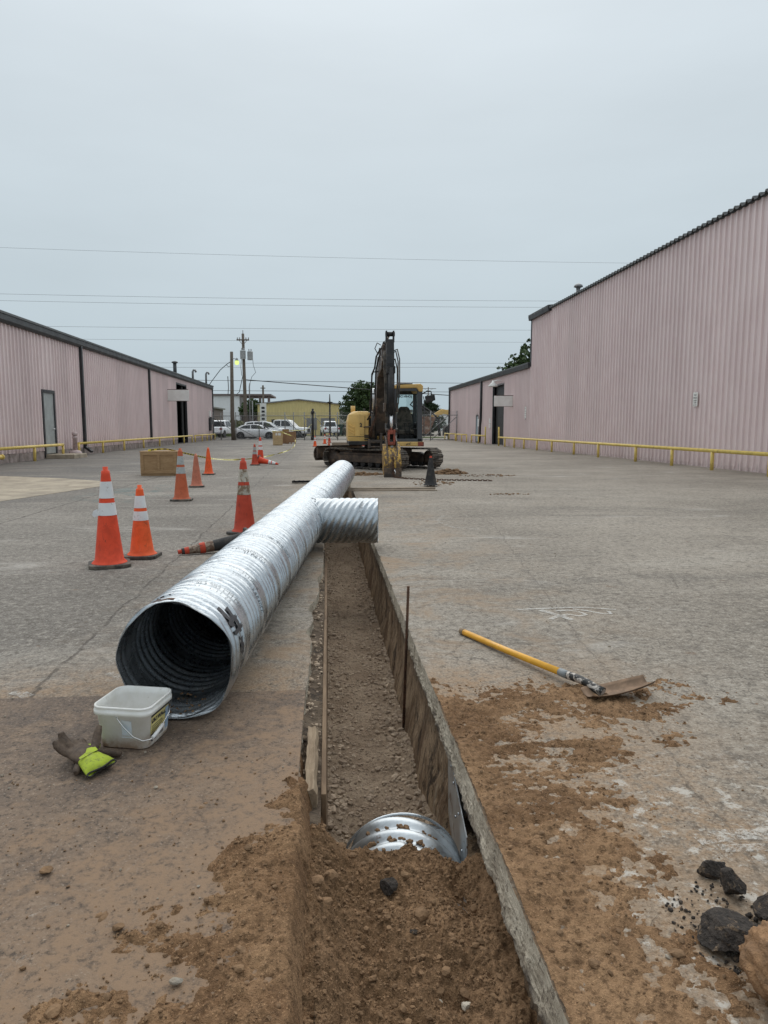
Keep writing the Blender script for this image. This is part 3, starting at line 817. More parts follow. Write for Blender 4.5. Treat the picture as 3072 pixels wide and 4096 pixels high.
# ------------------------------------------------------------------ painted scribbles on the pavement
def stroke(mb, pts, w, z=.004):
    pts = [Vector((p[0], p[1], z)) for p in pts]
    L, Rr = [], []
    for i, p in enumerate(pts):
        d = (pts[min(i + 1, len(pts) - 1)] - pts[max(i - 1, 0)]).normalized()
        q = Vector((-d.y, d.x, 0)) * w / 2
        L.append(p + q); Rr.append(p - q)
    n_ = len(pts)
    mb.add(L + Rr, [(i, i + 1, n_ + i + 1, n_ + i) for i in range(n_ - 1)])
def gp(u, v):      # survey helper: position on the lot in metres
    return u, v
o = (1.34, 4.86)
LETTERS = [([(o[0] + a, o[1] + b) for a, b in pl], w) for pl, w in (([(0, 0), (.2, .012), (.42, .025), (.55, .01)], .030), ([(.16, -.03), (.20, -.10), (.25, -.20), (.30, -.30)], .045), ([(.16, -.27), (.22, -.21), (.30, -.17)], .035),
              ([(.26, -.06), (.36, -.05), (.42, -.10), (.44, -.18), (.38, -.21), (.31, -.15)], .026), ([(.40, -.02), (.48, -.07), (.56, -.16), (.62, -.17), (.63, -.10)], .026), ([(.53, .01), (.62, -.03), (.70, -.06)], .025))]
def marking(label, strokes, paint_key='whitepaint'):
    c = strokes[0][0][0]
    e_ = empty('paint_streak', (c[0], c[1], 0), 0, label, 'marking')
    for pl, w in strokes:
        mb = MB(); stroke(mb, [(a - c[0], b - c[1]) for a, b in pl], w); mb.build('stroke', M_[paint_key], e_)
marking('worn white sprayed letters on the asphalt beyond the shovel handle', LETTERS, 'letterpaint')
marking('broken white paint streak next to the black rubble', [([(1.15, 2.02), (1.28, 2.04), (1.42, 2.03), (1.6, 2.06)], .06), ([(1.2, 1.97), (1.4, 1.96)], .04)])
marking('white paint dashes beside the steel plate corner and pipe mouth', [([(-1.56, 3.50), (-1.50, 3.47), (-1.45, 3.42)], .06), ([(-1.17, 3.74), (-1.05, 3.62), (-.98, 3.50)], .05)])
marking('faint white curved paint mark on the lot beyond the pipe tee', [([(1.67, 10.2), (1.5, 9.6), (1.62, 9.0), (1.9, 8.8)], .06), ([(1.0, 9.7), (1.9, 9.6)], .022), ([(.75, 8.6), (1.6, 8.5)], .025)])
marking('pale paint smear by the toppled black cone', [([(-1.55, 8.0), (-1.25, 8.05), (-1.0, 8.0)], .07), ([(-1.6, 7.6), (-1.2, 7.62)], .045)])

# concrete apron on the left
mb = MB()
poly = [(-12, 11.2), (-6.2, 11.5), (-5.75, 12.6), (-5.3, 14.4), (-4.85, 16.3), (-5.4, 17.4), (-6.6, 18.4), (-8.5, 19.4), (-12, 20.2)]
mb.prism(poly, -.05, .006, 'z')
tag(mb.build('concrete_apron', M_['concrete']), 'pale worn concrete apron on the lot', 'apron', kind='structure')

# ------------------------------------------------------------------ warehouses
def panel_mesh(name, h, w=.914, seed=0, dent=0.0, rows=None, nrib=3):
    # sheet lies in local y (0..w) and z (0..h); ribs stand out along +x
    rng_ = random.Random(seed)
    prof = []
    p = w / nrib
    for k in range(nrib):
        c = p * (k + .5)
        prof += [(c - .048, 0), (c - .030, .052), (c + .030, .052), (c + .048, 0)]
    prof = [(0, 0)] + prof + [(w, 0)]
    zs = [0, .12, .3, .55, .9, 1.5, h * .5, h * .75, h] if dent and h > 3.2 else [0, h]
    vs = []
    ph = rng_.uniform(0, 6)
    for z in zs:
        a = dent * max(0, 1 - z / .6) ** 1.3
        for (y, x) in prof:
            dx = a * (math.sin(y * 9 + ph) * .6 + rng_.uniform(-.6, .5)); dy = a * .8 * rng_.uniform(-1, 1)
            vs.append((x + dx - a * .2, y + (dy if 0 < y < w else 0), z))
    m = len(prof)
    fs = [(i * m + k, i * m + k + 1, (i + 1) * m + k + 1, (i + 1) * m + k) for i in range(len(zs) - 1) for k in range(m - 1)]
    mb = MB(); mb.add(vs, fs)
    me = mb.mesh(name); me.materials.append(M_['pink'])
    return me

def wall_run(parent, x, y0, y1, z0, h, face, holes=(), variants=3, dent=.05, seed=0):
    """sheets along y; face=+1 ribs to +x. holes: (ya, yb, ztop)"""
    meshes = [panel_mesh('wall_panel', h - z0, seed=seed + k, dent=dent) for k in range(variants)]
    short = {}
    segs = []
    cuts = sorted(holes)
    a = y0
    for (ha, hb, zt) in cuts:
        segs.append((a, ha, None)); segs.append((ha, hb, zt)); a = hb
    segs.append((a, y1, None))
    k = 0
    for (a, b, zt) in segs:
        n_ = max(1, round((b - a) / .914)); w = (b - a) / n_
        for i in range(n_):
            if zt is None: me = meshes[(k * 7 + i * 3) % variants]; zz = z0
            else:
                key = round(zt, 2)
                if key not in short: short[key] = panel_mesh('wall_panel', h - zt, seed=seed + 50)
                me = short[key]; zz = zt
            # ribs face +x when rot=0 ; for face=-1 rotate 180 about z
            if face > 0: inst('wall_panel', me, parent, (x, a + i * w, zz), (0, 0, 0), (1, w / .914, 1))
            else: inst('wall_panel', me, parent, (x, a + (i + 1) * w, zz), (0, 0, math.pi), (1, w / .914, 1))
            k += 1

# left warehouse: wall plane x=-11.4
LX = -11.4
lw = empty('warehouse', (LX, 40, 0), 0, 'long low pink metal warehouse with black eaves and three black downspouts', 'building')
def loc(mbo): return mbo
wall_run_parent_off = Matrix.Translation((-LX, -40, 0))
def child_world(o, par):    # keep builders in world coordinates under a shifted parent
    o.matrix_parent_inverse = par.matrix_world.inverted() if False else Matrix.Translation(-Vector(par.location))
class _P: pass
def reparent_all(par, before):
    for o in COL.objects:
        if o.name not in before and o.parent == par: child_world(o, par)
before = set(o.name for o in COL.objects)
LH = 4.98
wall_run(lw, LX, 14.0, 72.4, .32, LH, 1, [(29.75, 31.05, 2.76), (55.5, 59.4, 4.58)], 4, .02, 100)
# block plinth
k = 0
for y0, y1 in ((14.0, 29.7), (31.1, 55.45), (59.45, 72.4)):
    n_ = round((y1 - y0) / .8); w = (y1 - y0) / n_
    for i in range(n_):
        mb = MB(); mb.box(LX - .18, LX + .015 + .01 * (i % 3), y0 + i * w + .004, y0 + (i + 1) * w - .004, -.05, .315 - .012 * (i % 2))
        mb.build('plinth_block', M_['block'], lw, bevel=.008)
# fascia, gutter and roof
mb = MB(); mb.prism([(LX - .25, LH - .06), (LX + .12, LH - .06), (LX + .17, LH + .04), (LX + .17, LH + .30), (LX - .25, LH + .34)], 13.8, 72.6, 'y')
mb.build('eaves_gutter', M_['black'], lw, bevel=.02)
mb = MB(); mb.prism([(LX + .20, LH + .24), (LX + .20, LH + .32), (LX - 12, LH + 1.3), (LX - 12, LH + 1.2)], 13.7, 72.7, 'y')
mb.build('roof', M_['charroof'], lw)
mb = MB(); mb.box(LX - 14, LX - .2, 72.25, 72.4, 0, LH + .2)
mb.build('end_wall', M_['pink'], lw)
# downspouts
for yd, zb in ((34.4, .30), (47.1, .45), (72.35, .2)):
    mb = MB(); mb.box(LX + .035, LX + .16, yd - .09, yd + .09, zb, LH)
    if yd < 40: mb.beam((LX + .1, yd, zb + .05), (LX + .42, yd - .1, zb - .17), .17, .11)
    mb.build('downspout', M_['black'], lw, bevel=.01)
# personnel door
mb = MB(); mb.box(LX - .05, LX + .02, 29.85, 30.95, .2, 2.66)
dr = mb.build('door', M_['doorgrey'], lw, bevel=.005)
mb = MB(); mb.tube([(LX + .02, 30.8, 1.2), (LX + .09, 30.8, 1.2), (LX + .09, 30.62, 1.2)], .018, 8)
mb.build('door_handle', M_['chrome'], dr)
mb = MB(); mb.box(LX - .06, LX + .055, 29.74, 29.86, .05, 2.78); mb.box(LX - .06, LX + .055, 30.94, 31.06, .05, 2.78); mb.box(LX - .06, LX + .06, 29.86, 30.94, 2.66, 2.78)
mb.build('door_frame', M_['black'], lw)
mb = MB(); mb.box(LX, LX + 1.15, 29.8, 31.4, -.02, .17)
mb.build('door_step', M_['concrete'], lw, bevel=.03)
# loading opening with shelving inside
mb = MB()
mb.box(LX - 4.0, LX - 3.9, 54.0, 61.0, 0, 4.9); mb.box(LX - 4.0, LX - .1, 61.0, 61.1, 0, 4.9); mb.box(LX - 4.0, LX - .1, 53.9, 54.0, 0, 4.9); mb.box(LX - 4, LX - .1, 54, 61, 4.85, 4.9); mb.box(LX - 4, LX - .05, 54, 61, -.04, .008)
mb.build('interior_shell', M_['void'], lw)
mb = MB(); mb.box(LX - .1, LX + .05, 55.42, 55.54, .0, 4.62); mb.box(LX - .1, LX + .05, 59.34, 59.46, 0, 4.62); mb.box(LX - .1, LX + .052, 55.54, 59.34, 4.5, 4.62)
mb.build('opening_frame', M_['black'], lw)
mb = MB(); mb.box(LX - .30, LX - .2, 58.6, 59.33, 0, 4.5)
mb.build('sliding_door', M_['steelblk'], lw)
mb = MB()
for z in (.15, .9, 1.65, 2.4, 3.1): mb.box(LX - 2.3, LX - 1.6, 57.0, 59.0, z, z + .05)
for y in (57.0, 58.95):
    for x in (LX - 2.3, LX - 1.65): mb.box(x, x + .05, y, y + .05, 0, 3.5)
mb.build('storage_rack', M_['metalgrey'], lw)
# roof fittings
mb = MB(); mb.cyl((LX - .5, 57.9, LH + .3), (LX - .5, 57.9, LH + 1.25), .14, 14); mb.lathe([(.14, 1.25), (.24, 1.27), (.24, 1.36), (.1, 1.42)], 14, (LX - .5, 57.9, LH))
mb.build('roof_vent', M_['charroof'], lw)
for yv, zt in ((63.2, 1.15), (70.0, 1.45)):
    mb = MB(); mb.tube([(LX - .1, yv, LH + .2), (LX - .1, yv, LH + zt - .15), (LX - .02, yv, LH + zt), (LX + .12, yv, LH + zt - .03), (LX + .18, yv, LH + zt - .2)], .09, 10)
    mb.build('service_mast', M_['metalgrey'], lw)
mb = MB(); mb.box(LX + .03, LX + .22, 70.6, 71.0, 1.5, 2.2); mb.box(LX + .03, LX + .25, 69.8, 70.5, .9, 2.1)
mb.build('meter_box', M_['black'], lw, bevel=.02)
mb = MB(); mb.box(LX + .03, LX + .2, 70.1, 70.5, 2.2, 2.8)
mb.build('meter_box', M_['white'], lw, bevel=.02)
reparent_all(lw, before)

# right warehouse: wall plane x=12.2
RX = 12.2
rw = empty('warehouse', (RX, 40, 0), 0, 'tall pink metal warehouse with a lower wing at its far end', 'building')
before = set(o.name for o in COL.objects)
ST = 42.3
RT, RLO = 7.66, 4.86
wall_run(rw, RX, 12.0, ST, .0, RT, -1, [], 5, .022, 200)
wall_run(rw, RX, ST, 70.4, .0, RLO, -1, [(48.75, 52.0, 4.2), (57.0, 57.85, 2.2)], 4, .022, 300)
# roof of the tall bay: ribbed sheets with visible rib ends
def roof_sheet(name):
    prof = []
    for k in range(3):
        c = .305 * (k + .5)
        prof += [(c - .07, 0), (c - .03, .07), (c + .03, .07), (c + .07, 0)]
    prof = [(0, 0)] + prof + [(.914, 0)]
    vs = [(0, y, z) for y, z in prof] + [(9, y, z + .9) for y, z in prof] + [(0, y, z - .05) for y, z in prof]
    m = len(prof)
    mb = MB(); mb.add(vs, [(k, k + 1, m + k + 1, m + k) for k in range(m - 1)] + [(2 * m + k, 2 * m + k + 1, k + 1, k) for k in range(m - 1)])
    me = mb.mesh(name); me.materials.append(M_['charroof']); return me
rs = roof_sheet('roof_sheet')
y = 12.0
while y < 38.6:
    inst('roof_sheet', rs, rw, (RX - .16, y, RT + .03)); y += .914
mb = MB(); mb.box(RX - .06, RX + .1, 12, 38.7, RT - .02, RT + .06)
mb.build('eaves_trim', M_['charroof'], rw)
mb = MB(); mb.prism([(RX + .2, RT - .12), (RX - .18, RT - .12), (RX - .22, RT + .14), (RX + .2, RT + .2)], 38.7, ST + .25, 'y')
mb.build('eaves_gutter', M_['black'], rw, bevel=.02)
mb = MB(); mb.prism([(RX - .2, RT + .16), (RX - .2, RT + .2), (RX + 9, RT + 1.1), (RX + 9, RT + 1.0)], 38.75, ST + .3, 'y')
mb.build('roof', M_['charroof'], rw)
mb = MB(); mb.box(RX - .02, RX + 10, ST + .0, ST + .12, 0, RT)
mb.build('end_wall', M_['pink'], rw)
mb = MB(); mb.box(RX - .06, RX + .05, ST - .02, ST + .14, RLO, RT - .1)
mb.build('corner_trim', M_['black'], rw)
mb = MB(); mb.prism([(RX + .2, RLO - .08), (RX - .16, RLO - .08), (RX - .2, RLO + .2), (RX + .2, RLO + .24)], ST + .16, 70.6, 'y')
mb.build('eaves_gutter', M_['black'], rw, bevel=.02)
mb = MB(); mb.prism([(RX - .18, RLO + .21), (RX - .18, RLO + .26), (RX + 9, RLO + 1.0), (RX + 9, RLO + .9)], ST + .2, 70.65, 'y')
mb.build('roof', M_['charroof'], rw)
mb = MB(); mb.box(RX - .05, RX + 12, 70.3, 70.42, 0, RLO)
mb.build('end_wall', M_['pink'], rw)
for yd in (55.7, 70.3):
    mb = MB(); mb.tube([(RX - .12, yd, RLO), (RX - .11, yd + .02, 3.4), (RX - .14, yd - .03, 2.2), (RX - .11, yd + .3, 1.1), (RX - .12, yd + .45, .05)], .1, 8)
    mb.build('downspout', M_['black'], rw)
mb = MB()
mb.box(RX + 3.9, RX + 4.0, 47, 54, 0, 4.8); mb.box(RX + .1, RX + 4, 53.9, 54, 0, 4.8); mb.box(RX + .1, RX + 4, 47, 47.1, 0, 4.8); mb.box(RX + .1, RX + 4, 47, 54, 4.7, 4.8)
mb.build('interior_shell', M_['void'], rw)
mb = MB(); mb.box(RX - .05, RX + .1, 48.66, 48.78, 0, 4.3); mb.box(RX - .05, RX + .1, 51.97, 52.1, 0, 4.3); mb.box(RX - .05, RX + .1, 48.78, 51.97, 4.18, 4.3)
mb.build('opening_frame', M_['black'], rw)
mb = MB(); mb.box(RX + .18, RX + .24, 48.78, 51.97, 0, 4.2)
for q in range(1, 9): mb.box(RX + .165, RX + .19, 48.78, 51.97, q * .5 - .02, q * .5 + .02)
mb.build('roller_shutter', M_['steelblk'], rw)
mb = MB(); mb.box(RX - .02, RX + .06, 57.06, 57.80, .08, 2.12)
dr = mb.build('door', M_['doorblue'], rw, bevel=.005)
mb = MB(); mb.tube([(RX - .02, 57.15, 1.05), (RX - .08, 57.15, 1.05), (RX - .08, 57.28, 1.05)], .02, 8); mb.build('door_handle', M_['chrome'], dr)
mb = MB(); mb.box(RX - .05, RX + .08, 57.80, 57.92, 0, 2.26); mb.box(RX - .05, RX + .08, 56.95, 57.06, 0, 2.26); mb.box(RX - .05, RX + .08, 57.06, 57.80, 2.12, 2.26)
mb.build('door_frame', M_['black'], rw)
mb = MB(); mb.tube([(RX - .03, 49.5, 4.45), (RX - .35, 49.5, 4.5), (RX - .6, 49.55, 4.42)], .035, 8); mb.lathe([(.06, .0), (.1, -.12), (.34, -.34), (.34, -.42)], 16, (RX - .62, 49.55, 4.48))
mb.build('wall_lamp', M_['white'], rw)
for yb, zb, w, h in ((52.6, 1.72, .3, .35), (52.6, 1.35, .3, .3), (56.6, 1.6, .3, .6)):
    mb = MB(); mb.box(RX - .14, RX - .03, yb - w / 2, yb + w / 2, zb - h / 2, zb + h / 2)
    mb.build('junction_box', M_['white'], rw, bevel=.01)
mb = MB(); mb.cyl((RX + .8, 36.9, RT), (RX + .8, 36.9, RT + .75), .11, 12); mb.lathe([(.12, .75), (.24, .8), (.20, .9), (.02, .98)], 12, (RX + .8, 36.9, RT))
mb.build('roof_vent', M_['metalgrey'], rw)
reparent_all(rw, before)

# blank boards hung on both doorways, parking signs
mb = MB(); mb.box(LX + .06, LX + 1.55, 52.37, 52.43, 3.12, 3.90)
sg = mb.build('sign_board', M_['white'], bevel=.01); tag(sg, 'blank white blade sign projecting from the low warehouse before its loading opening', 'sign')
for zv in (3.10, 3.90):
    mb = MB(); mb.box(LX + .02, LX + 1.5, 52.38, 52.42, zv, zv + .04); mb.build('bracket', M_['rust'], sg)
mb = MB(); mb.box(RX - 1.30, RX - .06, 46.27, 46.33, 2.61, 3.29)
sg = mb.build('sign_board', M_['white'], bevel=.01); tag(sg, 'blank white blade sign projecting from the lower wing before its black doorway', 'sign')
for zv in (2.59, 3.29):
    mb = MB(); mb.box(RX - 1.25, RX - .02, 46.28, 46.32, zv, zv + .04); mb.build('bracket', M_['rust'], sg)
def wall_text(body, size, x, y, z, parent, mat, bold=0.0, sx=1.0):
    me = text_mesh(body, size, 'lettering', bold=bold); me.materials.append(mat)
    o = bpy.data.objects.new('lettering', me); link(o, parent)
    o.matrix_basis = Matrix.Translation((x, y, z)) @ Matrix(((0, 0, -1, 0), (-1, 0, 0, 0), (0, 1, 0, 0), (0, 0, 0, 1))) @ Matrix.Diagonal((sx, 1, 1, 1))
    return o
for (yc, zc, w, h, lab, lines) in ((22.87, 2.19, .305, .46, 'small white no parking loading zone sign with a double arrow on the tall pink wall', (('NO', .10, .14), ('PARKING', .075, .045), ('LOADING', .06, -.04), ('ZONE', .06, -.11))),
                            (43.2, 2.15, .33, .72, 'narrow white notice on the wall beside the black doorway', (('NO', .12, .24), ('PARKING', .075, .08), ('LOADING', .07, -.06), ('ZONE', .07, -.2)))):
    sg = empty('parking_sign', (RX - .05, yc, zc), 0, lab, 'sign')
    mb = MB(); mb.box(-.012, -.004, -w / 2, w / 2, -h / 2, h / 2); mb.build('sign_plate', M_['white'], sg, bevel=.003)
    for body, sz_, dz in lines: wall_text(body, sz_, -.0135, 0, dz, sg, M_['ink'], .001, .8 if len(body) > 4 else 1)
    mb = MB(); mb.box(-.0145, -.0125, -.07, .07, -h / 2 + .042, -h / 2 + .052)
    for s_ in (-1, 1): mb.prism([(s_ * .10, -h / 2 + .047), (s_ * .065, -h / 2 + .068), (s_ * .065, -h / 2 + .026)], -.0145, -.0125, 'x')
    mb.build('arrow', M_['ink'], sg)
    mb = MB(); mb.box(-.004, .05, -.02, .02, -h / 2 - .06, h / 2 + .02); mb.build('backing_strap', M_['metalgrey'], sg)

# ------------------------------------------------------------------ yellow pipe rails
def rail(pts_y, x, zt, label, ends=(0, 0), ext=None, post_x=None, r=.055, lean=()):
    e_ = empty('guard_rail', (x, pts_y[0], 0), 0, label, 'guard rail', 'yellow pipe guard rails along the walls')
    y0 = pts_y[0]
    mb = MB(); mb.tube([(0, 0 - .02, zt), (0, pts_y[-1] - y0 + .02, zt)], r, 12); mb.build('rail', M_['yellow'], e_)
    for i, y in enumerate(pts_y):
        t = zt if not (ext and i in ext) else ext[i]
        l_ = .03 * math.sin(i * 2.3 + x)
        mb = MB(); mb.tube([(l_ * .3, y - y0 + l_, -.02), (0, y - y0, t - .01)], r * .95, 12)
        mb.build('post', M_['yellow'], e_)
    return e_
rail([24.5, 27.8, 30.7], -11.0, .55, 'yellow pipe rail in front of the grey door')
rail([32.75, 36.2, 39.9, 44.0, 48.2, 52.5, 56.2, 59.6], -11.05, .55, 'long yellow pipe rail along the low pink warehouse')
rail([60.6, 64.0, 66.6, 68.8, 71.2], -11.0, .55, 'yellow pipe rail between loading opening and chain-link fence')
rail([15.0, 17.6, 20.4, 22.9, 25.7, 29.4, 32.4, 35.7, 38.3, 40.9, 43.1, 45.4, 47.1], 11.45, .58, 'longest yellow pipe rail running along the tall pink wall', ext={12: 1.28})
rail([51.4, 53.8, 56.4], 11.5, .62, 'short yellow pipe rail by the pale blue door', ext={0: 1.3})
rail([58.4, 60.6, 63.2], 11.5, .62, 'short yellow pipe rail between pale blue door and gate')
rail([64.2, 67.5, 70.0], 11.6, .62, 'yellow pipe rail at the far warehouse corner')
# valve pipe stub at the left edge of the first rail
e_ = empty('pipe_stub', (-11.0, 24.2, 0), 0, 'yellow capped pipe stub beside the grey door rail', 'pipe')
mb = MB(); mb.cyl((0, 0, -.02), (0, 0, .34), .1, 14); mb.tube([(0, 0, .28), (.1, .6, .28)], .07, 12); mb.build('pipe', M_['yellow'], e_)
mb = MB(); mb.tube([(.1, .6, .28), (.11, .66, .28)], .09, 12); mb.build('cap', M_['yellow'], e_)
# hydrant-like standpipe
e_ = empty('standpipe', (-10.95, 32.0, 0), 0, 'pinkish ball-topped standpipe between grey door and downspout', 'standpipe')
mb = MB(); mb.lathe([(.36, -.02), (.36, .05), (.30, .09), (.27, .14), (.26, .2), (.18, .26), (.09, .28)], 20); mb.build('base', M_['hydrant'], e_)
mb = MB(); mb.lathe([(.085, .28), (.075, .78), (.11, .8), (.11, .84), (.085, .86), (.085, .92)], 16); mb.build('column', M_['hydrant'], e_)
mb = MB(); mb.lathe([(.1, .92), (.115, .95), (.115, 1.0), (.09, 1.05), (.04, 1.08), (0, 1.09)], 16); mb.build('ball_cap', M_['hydrant'], e_)
# ------------------------------------------------------------------ chain-link fences and gates
M_['fence'] = wmat('galvanised_fence', (.26, .265, .265), .5, .4, .2, 3, (.13, .115, .10), .5, 2)
def chain_mesh(w, h, step=.075, r=.0024):
    mb = MB()
    n_ = int((w + h) / step)
    for s_ in (1, -1):
        for i in range(n_ + 1):
            a = i * step - h
            x0, x1 = a, a + h
            z0, z1 = 0, h
            if x0 < 0: z0 = -x0; x0 = 0
            if x1 > w: z1 = h - (x1 - w); x1 = w
            if z1 - z0 < .03: continue
            p, q = ((x0, z0), (x1, z1)) if s_ > 0 else ((w - x0, z0), (w - x1, z1))
            mb.tube([(p[0], .006 * s_, p[1]), (q[0], .006 * s_, q[1])], r, 3, False, False, False)
    return mb
def fence(name, a, b, h, label, posts, cat, braces=(), barbed=True, post_h=None):
    a, b = Vector(a), Vector(b)
    d = b - a; L_ = d.length
    e_ = empty(name, a, math.atan2(d.y, d.x), label, cat)
    o = chain_mesh(L_, h - .08).build('chain_link', M_['fence'], e_, loc=(0, 0, .06)); tag(o, kind='stuff')
    mb = MB(); mb.tube([(0, 0, h), (L_, 0, h)], .035, 8); mb.build('top_rail', M_['fence'], e_)
    mb = MB(); mb.tube([(0, 0, .09), (L_, 0, .09)], .035, 8); mb.build('bottom_rail', M_['fence'], e_)
    for p in posts:
        mb = MB(); mb.tube([(p, 0, -.02), (p, 0, post_h or h + .35)], .045, 8); mb.build('post', M_['fence'], e_)
    for p, q in braces:
        mb = MB(); mb.tube([(p[0], .03, p[1]), (q[0], .03, q[1])], .032, 8); mb.build('brace', M_['fence'], e_)
    if barbed:
        for z in (.12, .22, .32):
            mb = MB(); mb.tube([(0, 0, h + z), (L_, 0, h + z)], .006, 4); mb.build('barbed_wire', M_['fence'], e_)
    return e_
fence('chain_link_fence', (-11.3, 71.5, 0), (-9.0, 70.5, 0), 2.32, 'short chain-link panel between low warehouse and leaning wooden pole', (.1, 1.0, 2.3), 'fence', ((( .1, 2.2), (2.3, .9)),))
fence('chain_link_gate', (-8.9, 70.4, 0), (-1.5, 69.2, 0), 2.32, 'wide chain-link gate in front of the parked cars', (.05, 2.35, 4.9, 5.75, 6.8, 7.45), 'gate', (((-.0, 1.3), (2.35, .1)), ((4.9, 2.2), (6.8, .15)), ((6.8, 2.2), (7.45, 1.5))))
fence('chain_link_gate', (-1.2, 69.2, 0), (5.6, 68.5, 0), 2.32, 'chain-link gate with slatted sheets behind the digger', (.05, 2.2, 4.4, 6.75), 'gate', (((.05, 2.2), (2.2, .15)), ((2.2, 2.2), (4.4, .15))))
e_ = empty('gate_post', (-1.38, 69.15, 0), 0, 'thick dark gate post taller than the chain-link fence', 'gate post')
mb = MB(); mb.cyl((0, 0, -.02), (0, 0, 3.0), .10, 14); mb.build('post', M_['steelblk'], e_)
mb = MB(); mb.lathe([(.10, 2.5), (.17, 2.55), (.17, 2.75), (.10, 2.8)], 14); mb.build('hinge_collar', M_['steelblk'], e_)
mb = MB(); mb.lathe([(.12, .0), (.17, .05), (.17, .25), (.12, .3)], 14); mb.build('foot_collar', M_['steelblk'], e_)
fence('chain_link_gate', (7.0, 66.2, 0), (12.0, 65.2, 0), 2.35, 'open braced chain-link gate beside the lower pink wing', (.05, 1.7, 2.6, 5.0), 'gate', (((.05, .9), (1.7, 2.3)), ((1.7, .1), (4.2, 2.3)), ((2.7, .1), (5.0, 2.2))), True, 2.75)
# ------------------------------------------------------------------ utility poles
M_['pole'] = wood_mat('weathered_pole_wood', (.105, .085, .068), (.19, .16, .13), (10, 10, .8))
M_['xfmr'] = wmat('grey_transformer_paint', (.42, .44, .44), .45, 0, .08, 4)
M_['wire'] = wmat('black_cable', (.03, .03, .032), .6, 0, .1, 2)
M_['wirel'] = wmat('weathered_aluminium_cable', (.10, .105, .11), .5, .3, .1, 2)
M_['porcelain'] = wmat('grey_porcelain', (.33, .34, .35), .3, 0, .1, 8)
pl = empty('utility_pole', (-8.95, 69.2, 0), 0, 'leaning bare wooden pole with a lit yard lamp beside the low warehouse', 'utility pole')
mb = MB(); mb.tube([(0, 0, -.05), (-.05, 0, 2.5), (-.02, 0, 5), (.02, 0, 8.3)], [.21, .19, .17, .145], 14); mb.build('pole_shaft', M_['pole'], pl)
mb = MB(); mb.tube([(0, -.14, 7.6), (.25, -.2, 7.65), (.5, -.2, 7.6)], .03, 8); mb.build('lamp_arm', M_['metalgrey'], pl)
mb = MB(); mb.lathe([(.05, 0), (.1, -.08), (.14, -.2), (.16, -.26)], 14, (.52, -.2, 7.72)); hd = mb.build('lamp_head', M_['metalgrey'], pl)
s = NT('lit_lamp_glass'); em = s.n('ShaderNodeEmission'); em.inputs[0].default_value = (.78, 1.0, .30, 1); em.inputs[1].default_value = 1.0; s.t.links.new(em.outputs[0], s.out.inputs[0])
mb = MB(); mb.lathe([(.155, -.26), (.21, -.4), (.2, -.55), (.12, -.64), (0, -.66)], 16, (.52, -.2, 7.72)); mb.build('lamp_globe', s.m, pl)
mb = MB()
mb.tube([(-2.2, .3, 5.2), (-1.9, .2, 5.6), (-1.1, .1, 6.6), (-.5, 0, 7.1), (-.15, 0, 7.35)], .035, 6); mb.tube([(-.5, 0, 7.1), (-.3, 0, 6.9), (-.1, 0, 7.0)], .025, 6)
mb.build('service_drop', M_['wire'], pl)
p2 = empty('utility_pole', (-9.35, 83.0, 0), 0, 'tall wooden pole carrying two grey transformers', 'utility pole')
mb = MB(); mb.tube([(.06, 0, -.05), (.02, 0, 5), (-.05, 0, 11.7)], [.24, .2, .15], 14); mb.build('pole_shaft', M_['pole'], p2)
for x, z in ((-.05, 9.3), (.75, 9.2)):
    mb = MB(); mb.lathe([(.28, -.45), (.31, -.42), (.31, .42), (.33, .44), (.2, .55), (0, .57)], 18, (x, -.45, z)); t_ = mb.build('transformer', M_['xfmr'], p2)
    for q in (-.12, .12):
        mb = MB(); mb.lathe([(.04, .5), (.08, .56), (.05, .62), (.08, .68), (.04, .78)], 10, (x + q, -.45, z)); mb.build('bushing', M_['porcelain'], t_)
mb = MB(); mb.beam((-.75, -.18, 11.0), (.65, -.18, 11.0), .12, .12); mb.beam((-.5, -.18, 11.0), (-.05, -.18, 10.4), .05, .05); mb.beam((.45, -.18, 11.0), (-.05, -.18, 10.4), .05, .05); mb.build('crossarm', M_['pole'], p2)
for x in (-.65, -.4, .3, .58):
    mb = MB(); mb.lathe([(.03, 0), (.07, .06), (.04, .1), (.08, .16), (.03, .24)], 10, (x, -.18, 11.05)); mb.build('insulator', M_['porcelain'], p2)
mb = MB(); mb.cyl((-.05, 0, 11.6), (-.05, 0, 12.1), .04, 8); mb.build('pole_pin', M_['metalgrey'], p2)
mb = MB(); mb.tube([(.55, -.1, 0), (.55, -.1, 5.8), (.62, -.1, 6.2)], .07, 8); mb.tube([(.85, -.1, 0), (.85, -.1, 4.2)], .06, 8); mb.build('conduit', M_['metalgrey'], p2)
mb = MB()
mb.tube([(.6, -.1, 6.1), (.85, -.1, 6.9), (1.3, -.1, 7.4), (1.05, -.1, 8.2), (1.0, -.2, 9.0)], .025, 6); mb.tube([(-.25, -.2, 8.9), (-.35, -.2, 8.0), (-.25, -.2, 7.0)], .025, 6)
mb.tube([(-.1, 0, 7.3), (-.6, 0, 5.2), (-1.0, -2, 4.6), (-1.2, -5, 4.7), (-.6, -9, 5.2), (.0, -13.7, 6.0)], .04, 6)
mb.build('jumper_cable', M_['wire'], p2)
